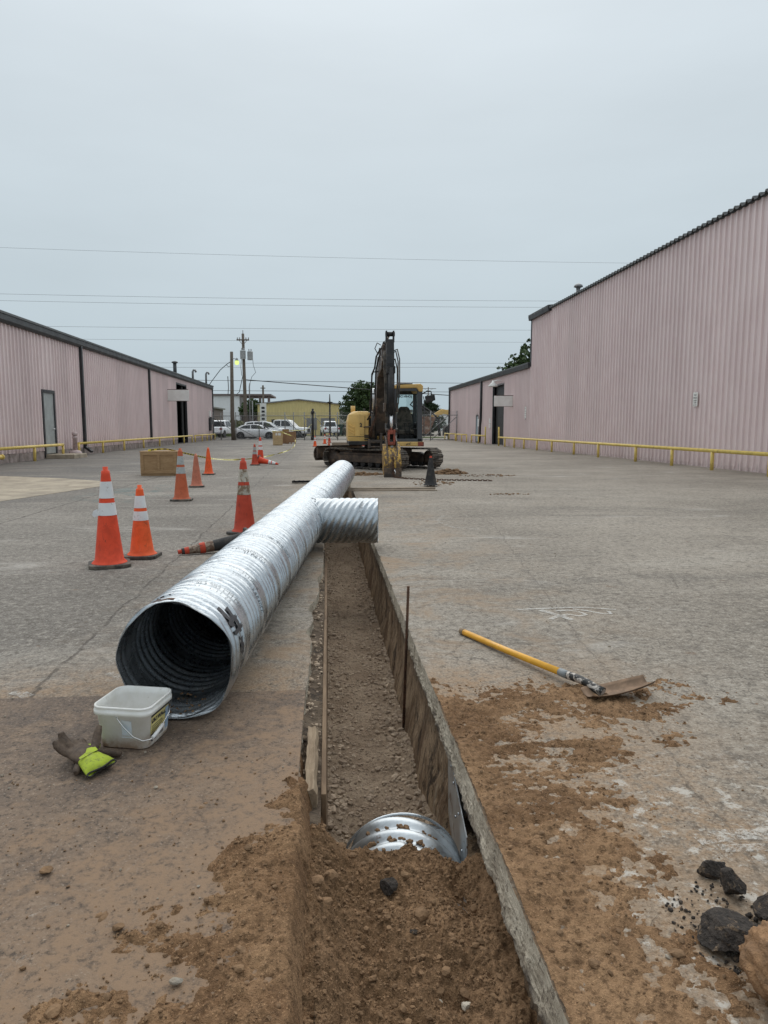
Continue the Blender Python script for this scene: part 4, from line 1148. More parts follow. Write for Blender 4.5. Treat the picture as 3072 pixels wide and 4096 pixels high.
def plain_pole(loc, h, label, arms=1, w=2.2):
    p = empty('utility_pole', loc, 0, label, 'utility pole')
    mb = MB(); mb.tube([(0, 0, -.05), (0, 0, h)], [.2, .13], 10); mb.build('pole_shaft', M_['pole'], p)
    for k in range(arms):
        mb = MB(); mb.beam((-w / 2, -.16, h - .4 - k * 1.2), (w / 2, -.16, h - .4 - k * 1.2), .13, .13)
        if w > 1: mb.beam((-w * .3, -.16, h - .42), (0, -.16, h - 1.1), .05, .05); mb.beam((w * .3, -.16, h - .42), (0, -.16, h - 1.1), .05, .05)
        mb.build('crossarm', M_['pole'], p)
    return p
plain_pole((-9.2, 105, 0), 7.2, 'distant thin pole above the yellow building', 1, .7)
plain_pole((26.9, 190, 0), 11.7, 'distant pole with a wide crossarm behind the lower pink wing', 1, 4.2)
lp = empty('lamp_post', (.35, 92, 0), 0, 'dark lamp post at the corner of the yellow building', 'lamp post')
mb = MB(); mb.tube([(0, 0, 0), (0, 0, 4.2)], [.14, .10], 10); mb.build('post', M_['steelblk'], lp)
mb = MB(); mb.lathe([(.1, 4.2), (.38, 4.32), (.38, 4.4), (.1, 4.46), (.05, 5.4)], 14); mb.build('lamp_head', M_['steelblk'], lp)

# overhead lines: (y, x0, z0, x1, z1, sag, radius, mat, label)
def cable(name, y, x0, z0, x1, z1, sag, r, mat, label, y1=None):
    mb = MB(); pts = []
    y1 = y if y1 is None else y1
    for i in range(33):
        t = i / 32
        pts.append((x0 + (x1 - x0) * t, y + (y1 - y) * t, z0 + (z1 - z0) * t - sag * 4 * t * (1 - t)))
    mb.tube(pts, r, 5)
    tag(mb.build(name, mat), label, 'cable', 'overhead lines across the lot')
k_ = 1.85172
def zc(yy, vD): return 1.3 + math.tan(math.atan((2048 - vD * k_) / 2840) - R(6.867)) * yy
for (Y, va, vb, sag, r, mt, lab) in ((140, 547, 556, .5, .020, 'wirel', 'highest thin overhead line crossing the sky'),
        (120, 643, 637, .55, .020, 'wirel', 'upper of the paired lines below the highest one'),
        (120, 657, 651, .55, .020, 'wirel', 'lower of the paired lines below the highest one'),
        (110, 711, 703, .3, .018, 'wirel', 'overhead line level with the top of the transformer pole'),
        (110, 737, 731, .25, .016, 'wirel', 'overhead line just under the transformer pole top'),
        (104, 789, 776, .15, .018, 'wirel', 'upper of the two lines level with the yard lamp'),
        (104, 799, 784, .15, .018, 'wirel', 'lower of the two lines level with the yard lamp'),
        (100, 818, 832, .0, .03, 'wire', 'thick cable just above the yellow building'),
        (100, 842, 846, .1, .03, 'wire', 'thick cable brushing the roof of the yellow building')):
    cable('overhead_cable', Y, -70, zc(Y, va), 75, zc(Y, vb), sag, r, M_[mt], lab)
cable('overhead_cable', 83.0, -9.5, 6.6, 60, 3.4, .3, .05, M_['wire'], 'heavy bundled cable running from the transformer pole behind the digger', 101)

# ------------------------------------------------------------------ far buildings
M_['ybld'] = wmat('yellow_sheet_cladding', (.70, .58, .27), .6, 0, .08, 1, (.60, .49, .22), .4, 2)
M_['wbld'] = wmat('white_cladding', (.82, .83, .82), .6, 0, .04, 1, (.7, .7, .68), .4, 2)
M_['brnbld'] = wmat('brown_cladding', (.18, .14, .13), .7, 0, .1, 1)
M_['glassdark'] = wmat('dark_window_glass', (.015, .018, .02), .12, 0, .1, 3, bump=0, spec=.6)
M_['grass'] = soil_mat('mown_grass', (.10, .13, .035), (.06, .085, .022), .6)
yb = empty('yellow_building', (-4.4, 112, 0), 0, 'low yellow metal building with a shallow gable and pale roof edge', 'building')
W2 = 6.3; HE, HP = 4.75, 5.35
n_ = 28; w_ = 2 * W2 / n_
def ytop(x):
    return HP - abs(x) / W2 * (HP - HE)
for i in range(n_):
    xa, xb = -W2 + i * w_, -W2 + (i + 1) * w_
    mb = MB(); mb.add([(xa, .0, 0), (xa + .08, -.03, 0), (xa + .16, 0, 0), (xb, 0, 0), (xa, 0, ytop(xa)), (xa + .08, -.03, ytop(xa)), (xa + .16, 0, ytop(xa)), (xb, 0, ytop(xb))], [(0, 1, 5, 4), (1, 2, 6, 5), (2, 3, 7, 6)])
    mb.build('wall_panel', M_['ybld'], yb)
mb = MB(); mb.add([(W2, 0, 0), (W2, 22, 0), (W2, 22, HE), (W2, 0, HE), (-W2, 0, 0), (-W2, 22, 0), (-W2, 22, HE), (-W2, 0, HE)], [(0, 1, 2, 3), (5, 4, 7, 6)]); mb.build('side_wall', M_['ybld'], yb)
mb = MB(); mb.prism([(-W2 - .3, HE - .1), (-W2 - .3, HE + .08), (0, HP + .2), (W2 + .3, HE + .08), (W2 + .3, HE - .1), (0, HP + .03)], -.3, 22, 'y'); mb.build('roof', M_['metalgrey'], yb)
for x0, x1, z0, z1, m in ((-4.2, -3.7, 0, 2.4, 'glassdark'), (-3.6, -2.0, .4, 2.3, 'metalgrey'), (1.2, 2.8, .8, 2.6, 'metalgrey'), (3.4, 5.6, .8, 2.6, 'metalgrey')):
    mb = MB(); mb.box(x0, x1, -.08, -.04, z0, z1); f_ = mb.build('door' if z0 == 0 else 'window_shutter', M_[m], yb)
    mb = MB(); mb.box(x0 - .06, x0, -.1, -.03, z0, z1 + .06); mb.box(x1, x1 + .06, -.1, -.03, z0, z1 + .06); mb.box(x0, x1, -.1, -.03, z1, z1 + .06); mb.build('frame', M_['ybld'], f_)
sp = empty('pylon_sign', (-9.15, 104, 0), 0, 'tall narrow white pylon sign by the yellow building', 'sign')
mb = MB(); mb.box(-.45, .45, -.1, .1, 0, 4.6); mb.build('sign_panel', M_['white'], sp)
for k in range(6):
    mb = MB(); mb.box(-.22, .22, -.13, -.1, 1.2 + k * .52, 1.5 + k * .52); mb.build('letter_block', M_['ink'], sp)
wb = empty('white_building', (-24, 150, 0), 0, 'far white flat-roofed building behind the leaning pole', 'building')
mb = MB(); mb.box(-14, 6, 0, 14, 0, 7.6); mb.build('wall', M_['wbld'], wb)
mb = MB(); mb.box(-14.3, 12.5, -.4, 14.3, 7.6, 7.95); mb.build('roof', M_['brnbld'], wb)
for x in (7.0, 8.6, 10.2, 12.0):
    mb = MB(); mb.box(x - .25, x + .25, 0, .5, 0, 7.6); mb.build('column', M_['brnbld'], wb)
mb = MB(); mb.box(6, 12, 3, 14, 0, 4.5); mb.build('porch_wall', M_['brnbld'], wb)
bs = empty('brown_shed', (-19.0, 96, 0), 0, 'brown metal shed roof beyond the fence at the low warehouse', 'building')
mb = MB(); mb.box(-7, 3.6, 0, 12, 0, 3.9); mb.build('wall', M_['brnbld'], bs)
mb = MB(); mb.prism([(-7.2, 4.3), (3.9, 3.75), (3.9, 3.95), (-7.2, 4.6)], -.3, 12.3, 'y'); mb.build('roof', M_['metalgrey'], bs)
fw = empty('far_warehouse', (30, 205, 0), 0, 'long white building far behind the conifer', 'building')
mb = MB(); mb.box(-40, 10, 0, 20, 0, 5.4); mb.build('wall', M_['wbld'], fw)
mb = MB(); mb.box(-40.5, 10.5, -.5, 20.5, 5.4, 6.1); mb.build('roof', M_['brnbld'], fw)
fg = empty('grey_shed', (3.4, 118, 0), 0, 'pale grey shed between the yellow building and the big tree', 'building')
mb = MB(); mb.box(-1.4, 3.5, 0, 6, 0, 4.0); mb.build('wall', M_['xfmr'], fg)
mb = MB(); mb.box(-1.6, 3.7, -.2, 6.2, 4.0, 4.2); mb.build('roof', M_['brnbld'], fg)
mb = MB(); mb.box(.2, 1.4, -.06, -.01, 0, 2.4); mb.build('door', M_['brnbld'], fg)
# lawns and a grassy bank
for pts, lab, h in (([(-40, 92), (-14.5, 92), (-10.2, 96), (-10.6, 125), (-40, 125)], 'green grass bank behind the parked cars', 1.5), ([(8.9, 80.5), (13.2, 79.8), (13.9, 83), (13.0, 86), (8.5, 86.5)], 'patch of mown grass beyond the open gate', .06), ([(-14, 97), (9, 97), (9, 101), (-14, 101)], 'thin grass strip in front of the yellow building', .05)):
    mb = MB(); mb.prism(pts, -.05, h, 'z'); tag(mb.build('lawn', M_['grass']), lab, 'lawn', kind='structure')

# ------------------------------------------------------------------ trees
def leaf_mat(name, a, b):
    s = NT(name); n1 = s.noise(.8, 4); n2 = s.noise(9, 3)
    c = s.mix(s.mr(s.m_('ADD', s.m_('MULTIPLY', n1, .5), s.m_('MULTIPLY', n2, .5)), .35, .65), a, b)
    return s.bsdf(c, .6, 0, None, .3)
M_['leaf'] = leaf_mat('broad_leaves', (.028, .052, .018), (.075, .115, .035))
M_['leafc'] = leaf_mat('conifer_needles', (.022, .042, .024), (.055, .085, .04))
M_['bark'] = wmat('bark', (.09, .07, .055), .9, 0, .3, 8, bump=.6, bsc=20, bdist=.03)
def tree(loc, lobes, trunk_h, nleaf, ls, label, mat, seed, limbs=6, cat='tree', name='broadleaf_tree'):
    rg = np.random.default_rng(seed)
    t = empty(name, loc, 0, label, cat)
    mb = MB(); rr = .035 * trunk_h + .12
    mb.tube([(0, 0, -.1), (.05, 0, trunk_h * .5), (0, .05, trunk_h)], [rr, rr * .8, rr * .6], 10)
    for k in range(limbs):
        L_ = lobes[k % len(lobes)]
        c = Vector(L_[:3]); a = Vector((0, 0, trunk_h * (.6 + .4 * k / limbs)))
        mb.tube([a, a.lerp(c, .55) + Vector((0, 0, .3)), c], [rr * .45, rr * .25, rr * .08], 6)
    mb.build('trunk', M_['bark'], t)
    w = np.array([l[3] * l[4] for l in lobes]); w = w / w.sum()
    idx = rg.choice(len(lobes), nleaf, p=w); Lb = np.array(lobes)
    d = rg.normal(size=(nleaf, 3)); d /= np.linalg.norm(d, axis=1)[:, None]
    rad = rg.random(nleaf) ** .38
    # clumps: snap a share of the leaves towards twig ends so the crown breaks into tufts
    tw = rg.normal(size=(60, 3)); tw /= np.linalg.norm(tw, axis=1)[:, None]
    near = np.argmax(d @ tw.T, 1); d = d * .55 + tw[near] * .45; d /= np.linalg.norm(d, axis=1)[:, None]
    rad = rad * (.78 + .42 * rg.random(60)[near])
    P = Lb[idx, :3] + d * rad[:, None] * Lb[idx][:, [3, 3, 4]]
    u = rg.normal(size=(nleaf, 3)); u /= np.linalg.norm(u, axis=1)[:, None]
    v = np.cross(u, rg.normal(size=(nleaf, 3))); v /= np.linalg.norm(v, axis=1)[:, None]
    s_ = (ls * (.6 + .8 * rg.random(nleaf)))[:, None]
    Q = np.stack([P - u * s_, P + v * s_ * .5, P + u * s_, P - v * s_ * .5], 1).reshape(-1, 3)
    np_mesh('crown', Q, np.arange(nleaf * 4).reshape(-1, 4), mat, False, t)
    return t
tree((5.3, 100, 0), [(0, 0, 5.0, 2.6, 2.2), (-1.6, 0, 4.2, 2.0, 1.9), (1.7, .3, 4.3, 2.1, 1.9), (-.6, .2, 6.3, 1.7, 1.3), (1.0, 0, 6.0, 1.6, 1.3), (-2.0, 0, 3.0, 1.5, 1.2), (2.4, 0, 3.0, 1.5, 1.3), (.2, 0, 3.2, 2.4, 1.5)], 3.2, 15000, .16, 'big round dark green tree behind the digger', M_['leaf'], 4, 8)
tree((19.6, 66, 0), [(0, 0, 6.8, 2.6, 2.0), (-1.7, 0, 5.9, 2.0, 1.6), (1.6, 0, 7.4, 2.2, 1.9), (.6, 0, 8.6, 1.6, 1.2), (-2.9, 0, 4.9, 1.4, 1.2)], 5.2, 9000, .20, 'green tree rising behind the lower wing roof of the tall warehouse', M_['leaf'], 9, 5)
def conifer(loc, h, r, n, ls, label, seed):
    rg = np.random.default_rng(seed)
    t = empty('conifer', loc, 0, label, 'tree')
    mb = MB(); mb.tube([(0, 0, -.1), (0, 0, h * .95)], [.22, .03], 8); mb.build('trunk', M_['bark'], t)
    nb = 95
    bz = rg.random(nb) ** 1.25 * .93 + .05; ba = rg.uniform(0, 6.283, nb); bl = r * (1 - bz) ** .8 * (.65 + .5 * rg.random(nb)) + .15
    k = rg.integers(0, nb, n); f = rg.random(n) ** .7
    P = np.stack([np.cos(ba[k]) * bl[k] * f, np.sin(ba[k]) * bl[k] * f, bz[k] * h + .30 * f * bl[k]], 1) + rg.normal(size=(n, 3)) * .13
    u = np.stack([np.cos(ba[k]), np.sin(ba[k]), .6 + 0 * f], 1) + rg.normal(size=(n, 3)) * .5; u /= np.linalg.norm(u, axis=1)[:, None]
    v = np.cross(u, rg.normal(size=(n, 3))); v /= np.linalg.norm(v, axis=1)[:, None]
    Q = np.stack([P - u * ls, P + v * ls * .35, P + u * ls, P - v * ls * .35], 1).reshape(-1, 3)
    np_mesh('crown', Q, np.arange(n * 4).reshape(-1, 4), M_['leafc'], False, t)
conifer((16.7, 116, 0), 6.2, 3.0, 9000, .2, 'dark ragged conifer beyond the open gate', 3)
tree((-13.6, 134, 0), [(0, 0, 4.8, 1.9, 1.5), (1.3, 0, 4.2, 1.4, 1.1), (-1.4, 0, 4.3, 1.4, 1.1)], 3, 3000, .24, 'small round tree left of the yellow building', M_['leaf'], 14, 4)
tree((12.6, 112, 0), [(0, 0, 2.4, 1.6, 1.2), (1.5, 0, 1.9, 1.4, 1.0), (-1.4, 0, 2.0, 1.3, 1.0)], 1.4, 2500, .2, 'low pale shrub under the conifer', leaf_mat('olive_leaves', (.06, .075, .04), (.13, .145, .085)), 15, 4, 'shrub', 'shrub')
for i, (x, y, lab) in enumerate(((-16.5, 100, 'tall grass tuft on the bank by the brown shed'), (-12.8, 101, 'tall grass tuft on the bank by the transformer pole'))):
    tree((x, y, 1.45), [(0, 0, .35, 1.3, .4)], .3, 700, .16, lab, leaf_mat('dry_grass_%d' % i, (.12, .13, .05), (.22, .21, .10)), 30 + i, 3, 'grass tuft', 'grass_tuft')
# ------------------------------------------------------------------ vehicles
def paint(name, col, rough=.25, metal=0.0):
    return wmat(name, col, rough, metal, .04, 1, tuple(c * .8 for c in col), .4, 2, .55, .15, 0)
M_['silver'] = paint('silver_car_paint', (.72, .73, .74), .3, .1)
M_['carwhite'] = paint('white_car_paint', (.85, .86, .87))
M_['cartan'] = paint('bronze_car_paint', (.15, .125, .10), .3, .2)
M_['cardark'] = paint('black_car_trim', (.02, .02, .022), .5)
M_['tyre'] = wmat('tyre_rubber', (.022, .021, .020), .85, 0, .2, 10)
M_['alloy'] = wmat('alloy_wheel', (.24, .24, .25), .35, .7, .1, 10)
M_['red'] = wmat('red_lens', (.28, .012, .012), .25, 0, .1, 10, bump=0)
M_['lens'] = wmat('clear_lens', (.70, .71, .70), .15, .2, .1, 10, bump=0)
def disc_axis_y(mb, x, y, z, prof, n=20):
    M = Matrix.Translation((x, y, z)) @ Matrix.Rotation(-math.pi / 2, 4, 'X')
    mb.lathe(prof, n, (0, 0, 0), True, M)
def car(name, label, cat, loc, rz, sc, body, green, wins, wheels, wr, mat, hw, wtop, extra=None, group=None):
    c = empty(name, loc, rz, label, cat, group); c.scale = (sc, sc, sc)
    mb = MB(); rings = []
    for (x, w, z0, z1) in body:
        md = z0 + (z1 - z0) * .55
        rings.append([(x, -w * .9, z0), (x, w * .9, z0), (x, w * .99, z0 + .1), (x, w, md), (x, w * .97, z1 - .07), (x, w * .88, z1), (x, -w * .88, z1), (x, -w * .97, z1 - .07), (x, -w, md), (x, -w * .99, z0 + .1)])
    mb.loft(rings); mb.build('body', mat, c, bevel=0)
    zb = min(p[1] for p in green); zt = max(p[1] for p in green)
    wz = lambda z: hw + (wtop - hw) * max(0, (z - zb)) / (zt - zb)
    mb = MB(); n_ = len(green)
    vs = [(x, -wz(z), z) for x, z in green] + [(x, wz(z), z) for x, z in green]
    fs = [tuple(range(n_)), tuple(range(2 * n_ - 1, n_ - 1, -1))] + [(i, i + 1, n_ + i + 1, n_ + i) for i in range(n_ - 1)]
    mb.add(vs, fs); mb.build('cabin', mat, c, bevel=.04, seg=3)
    for poly in wins:      # side windows on both flanks
        for s_ in (-1, 1):
            mb = MB(); mb.add([(x, s_ * (wz(z) + .012), z) for x, z in poly], [tuple(range(len(poly)))]); mb.build('side_window', M_['glassdark'], c)
    # windscreen and rear screen
    for (i0, i1, nm) in ((n_ - 2, n_ - 1, 'windscreen'), (0, 1, 'rear_screen')):
        (xa, za), (xb, zb2) = green[i0], green[i1]
        ins = .14
        A = [xa + (xb - xa) * .1, za + (zb2 - za) * .1]; B = [xa + (xb - xa) * .92, za + (zb2 - za) * .92]
        nx, nz = -(zb2 - za), (xb - xa); L_ = math.hypot(nx, nz); nx, nz = nx / L_ * .015, nz / L_ * .015
        if nz < 0: nx, nz = -nx, -nz
        if (nm == 'windscreen') != (nx > 0) and abs(nx) > .002: nx = -nx
        mb = MB(); mb.add([(A[0] + nx, -wz(A[1]) + ins, A[1] + nz), (A[0] + nx, wz(A[1]) - ins, A[1] + nz), (B[0] + nx, wz(B[1]) - ins, B[1] + nz), (B[0] + nx, -wz(B[1]) + ins, B[1] + nz)], [(0, 1, 2, 3)]); mb.build(nm, M_['glassdark'], c)
    bw = max(b[1] for b in body)
    for x in wheels:
        for s_ in (-1, 1):
            mb = MB(); a = [(x + (wr + .07) * math.cos(t * math.pi / 12), wr + (wr + .07) * math.sin(t * math.pi / 12)) for t in range(-3, 16)]
            mb.prism(a, s_ * (bw - .05), s_ * (bw + .004), 'y'); mb.build('wheel_arch', M_['cardark'], c)
            mb = MB(); disc_axis_y(mb, x, s_ * (bw - .11), wr, [(wr * .66, -.11), (wr * .95, -.11), (wr, -.07), (wr, .07), (wr * .95, .11), (wr * .66, .12)], 24); w_ = mb.build('wheel', M_['tyre'], c)
            mb = MB(); disc_axis_y(mb, x, s_ * (bw - .11), wr, [(wr * .67, -.1), (wr * .67, .1)], 24)
            for q in range(5):
                a = q * 2 * math.pi / 5
                mb.beam((x, s_ * (bw + .005), wr), (x + math.cos(a) * wr * .64, s_ * (bw + .005), wr + math.sin(a) * wr * .64), .05, .03)
            mb.build('rim', M_['alloy'], w_)
    xf, xr_ = body[-1][0], body[0][0]
    for s_ in (-1, 1):
        wl = body[-2][1]; zf = body[-1][3]
        mb = MB(); mb.box(body[-2][0] - .12, xf - .02, s_ * (wl - .2) - .14, s_ * (wl - .2) + .14, zf - .10, zf + .05); mb.build('headlight', M_['lens'], c, bevel=.03)
        wl = body[1][1]; zr = body[1][3]
        mb = MB(); mb.box(body[0][0] - .01, body[1][0] + .14, s_ * (wl - .12) - .14, s_ * (wl - .12) + .14, zr - .32, zr - .08); mb.build('taillight', M_['red'], c, bevel=.03)
        mb = MB(); xm = green[-1][0] - .35; mb.box(xm - .1, xm + .05, s_ * (hw + .02), s_ * (hw + .2), zb + .08, zb + .24); mb.build('mirror', mat if 'white' in label else M_['cardark'], c, bevel=.03)
        for xh in (wheels[0] + .85, wheels[0] + 1.75):
            mb = MB(); mb.box(xh - .1, xh + .1, s_ * (bw - .01), s_ * (bw + .02), zb - .16, zb - .12); mb.build('door_handle', mat, c)
    if extra: extra(c)
    return c
def grille(c):
    mb = MB(); mb.box(2.72, 2.80, -.6, .6, .62, 1.02); mb.build('grille', M_['cardark'], c, bevel=.02)
    mb = MB(); mb.box(2.66, 2.84, -.9, .9, .42, .6); mb.build('bumper', M_['alloy'], c, bevel=.03)
def tailgate(c):
    mb = MB(); mb.box(-2.82, -2.78, -.75, .75, .62, 1.12); mb.build('tailgate', M_['carwhite'], c, bevel=.02)
    mb = MB(); mb.box(-2.92, -2.74, -.9, .9, .42, .58); mb.build('bumper', M_['alloy'], c, bevel=.03)
    mb = MB(); mb.box(-2.93, -2.915, -.16, .16, .46, .56); mb.build('number_plate', M_['white'], c)
sedan_b = [(-2.32, .74, .38, .86), (-2.2, .85, .28, 1.0), (-1.6, .9, .22, 1.02), (-.4, .9, .2, .98), (.9, .9, .2, .95), (1.6, .88, .2, .88), (2.1, .80, .25, .78), (2.32, .66, .32, .66)]
sedan_g = [(-2.0, .98), (-1.35, 1.33), (-.6, 1.44), (.1, 1.44), (.55, 1.33), (1.3, .95)]
sedan_w = [[(-1.55, 1.03), (-1.15, 1.30), (-.52, 1.38), (-.48, 1.02)], [(-.40, 1.02), (-.43, 1.38), (.05, 1.38), (.42, 1.28), (.88, 1.0)]]
car('silver_sedan', 'silver four-door saloon parked behind the chain-link gate', 'car', (-7.35, 75.2, 0), R(-3), 1.06, sedan_b, sedan_g, sedan_w, (-1.42, 1.35), .33, M_['silver'], .80, .58)
suv_b = [(-2.3, .80, .42, 1.0), (-2.2, .9, .3, 1.1), (-1.5, .93, .25, 1.12), (0, .94, .25, 1.1), (1.0, .93, .25, 1.08), (1.7, .9, .28, 1.0), (2.15, .82, .32, .9), (2.36, .7, .4, .78)]
suv_g = [(-2.22, 1.08), (-1.95, 1.62), (-1.2, 1.72), (0, 1.70), (.5, 1.58), (1.35, 1.06)]
suv_w = [[(-1.95, 1.14), (-1.78, 1.55), (-1.15, 1.63), (-1.15, 1.13)], [(-1.05, 1.13), (-1.05, 1.64), (-.25, 1.63), (-.22, 1.12)], [(-.14, 1.12), (-.16, 1.63), (.05, 1.62), (.45, 1.5), (.98, 1.10)]]
car('white_suv', 'white estate-style SUV parked behind the silver saloon', 'car', (-6.6, 78.2, 0), R(-4), 1.08, suv_b, suv_g, suv_w, (-1.4, 1.42), .36, M_['carwhite'], .84, .64)
pk_b = [(-2.8, .86, .5, 1.1), (-2.7, .95, .45, 1.18), (-1.0, .97, .42, 1.18), (.2, .97, .42, 1.18), (1.3, .97, .42, 1.16), (2.2, .95, .45, 1.12), (2.65, .9, .48, 1.05), (2.78, .82, .55, .98)]
pk_g = [(-.95, 1.16), (-.85, 1.85), (-.4, 1.93), (.5, 1.92), (.85, 1.82), (1.5, 1.16)]
pk_w = [[(-.80, 1.24), (-.74, 1.78), (-.1, 1.82), (-.08, 1.24)], [(0, 1.24), (0, 1.82), (.55, 1.80), (.80, 1.68), (1.18, 1.22)]]
car('pickup_truck', 'white pickup parked behind the white SUV, grille towards the gate post', 'pickup', (-5.05, 83.5, 0), R(-14), 1.08, pk_b, pk_g, pk_w, (-1.75, 1.8), .42, M_['carwhite'], .90, .70, grille)
car('pickup_truck', 'white pickup seen from behind between gate post and digger', 'pickup', (.30, 97.5, 0), R(97), 1.05, pk_b, pk_g, pk_w, (-1.75, 1.8), .40, M_['carwhite'], .90, .70, tailgate)
car('pickup_truck', 'white pickup behind the short fence panel at the low warehouse', 'pickup', (-12.6, 86.5, 0), R(80), 1.05, pk_b, pk_g, pk_w, (-1.75, 1.8), .40, M_['carwhite'], .90, .70, tailgate)
car('bronze_suv', 'bronze SUV next to the white pickup seen from behind', 'car', (3.3, 100, 0), R(-80), 1.1, suv_b, suv_g, suv_w, (-1.4, 1.42), .36, M_['cartan'], .84, .64)
# green wheeled bin and far earthmoving bits beyond the open gate
M_['greenbin'] = wmat('green_bin_plastic', (.03, .09, .06), .6, 0, .1, 4)
e_ = empty('waste_bin', (2.05, 101.5, 0), 0, 'dark green waste bin between pickup and bronze SUV', 'bin')
mb = MB(); mb.loft([[(-.75, -.5, .1), (.75, -.5, .1), (.75, .5, .1), (-.75, .5, .1)], [(-.85, -.6, 1.5), (.85, -.6, 1.5), (.85, .6, 1.5), (-.85, .6, 1.5)]], True, False); mb.build('bin_body', M_['greenbin'], e_, bevel=.03)
mb = MB(); mb.box(-.9, .9, -.65, .65, 1.5, 1.6); mb.build('lid', M_['greenbin'], e_, bevel=.03)
for x in (-.6, .6):
    mb = MB(); mb.lathe([(.1, -.05), (.1, .05)], 10, (0, 0, 0), True, Matrix.Translation((x, -.4, .1)) @ Matrix.Rotation(R(90), 4, 'X')); mb.build('castor', M_['tyre'], e_)
M_['rustbox'] = wmat('rusted_container', (.22, .115, .075), .8, 0, .25, 2, (.42, .36, .30), .8, 2.2, .56, .08, .2, 20)
e_ = empty('skip_container', (13.0, 101, 0), 0, 'rusty peeling skip beyond the open gate', 'skip')
mb = MB(); mb.loft([[(-2.4, -1, .25), (1.3, -1, .25), (1.3, 1, .25), (-2.4, 1, .25)], [(-2.6, -1.1, 2.7), (2.3, -1.1, 2.7), (2.3, 1.1, 2.7), (-2.6, 1.1, 2.7)]], True, False); mb.build('skip_body', M_['rustbox'], e_, bevel=.02)
for x in (-1.6, -.6, .4):
    mb = MB(); mb.box(x - .08, x + .08, -1.16, -1.02, .3, 2.65); mb.build('rib', M_['rustbox'], e_)
mb = MB(); mb.box(-2.5, 2, -1.0, 1.0, 0, .25); mb.build('skid', M_['steelblk'], e_)
e_ = empty('yellow_loader', (10.3, 104, 0), 0, 'low yellow machine body with windows beside the rusty skip', 'loader')
mb = MB(); mb.prism([(-3.6, .7), (1.8, .7), (1.8, 2.6), (.8, 3.0), (-2.6, 3.0), (-3.6, 2.6)], -1, 1, 'y'); mb.build('engine_body', M_['machine'], e_, bevel=.05)
for x0 in (-2.6, -.6): 
    mb = MB(); mb.box(x0, x0 + .9, -1.03, -1.0, 1.5, 2.6); mb.build('window', M_['glassdark'], e_)
mb = MB(); mb.box(-3.4, 1.6, -.9, .9, 0, .7); mb.build('crawler_base', M_['steelblk'], e_)
e_ = empty('loader_arm', (16.9, 102, 0), 0, 'far digger boom, orange-yellow, bent over beside the lower pink wing', 'digger boom')
mb = MB(); mb.prism([(-2.9, .1), (-2.5, 0), (-1.55, 2.5), (-.3, 3.1), (1.8, 2.8), (1.8, 3.4), (-.5, 3.8), (-2.0, 2.9)], -.25, .25, 'y'); mb.build('boom', M_['machine'], e_, bevel=.03)
mb = MB(); mb.tube([(-2.4, -.3, .5), (-1.3, -.3, 2.7)], .12, 8); mb.build('cylinder', M_['steelblk'], e_)
mb = MB(); mb.box(-.2, 3.5, -1, 1, 0, 1.4); mb.build('machine_base', M_['steelblk'], e_, bevel=.1)
e_ = empty('forestry_arm', (13.6, 99, 0), 0, 'thin black lattice of machine arms in front of the conifer', 'machine arm')
mb = MB(); mb.tube([(-1.6, 0, 4.9), (-.8, 0, 4.4), (.4, 0, 3.6), (1.2, 0, 3.0), (1.9, 0, 2.3)], .12, 6); mb.tube([(-1.2, 0, 4.2), (-.3, 0, 3.7), (.8, 0, 2.7)], .16, 6); mb.tube([(-1.6, 0, 4.9), (-2.1, 0, 4.3), (-1.5, 0, 3.9)], .1, 6); mb.tube([(1.9, 0, 2.3), (2.1, .3, -.02)], .2, 6); mb.build('arm_frame', M_['steelblk'], e_)

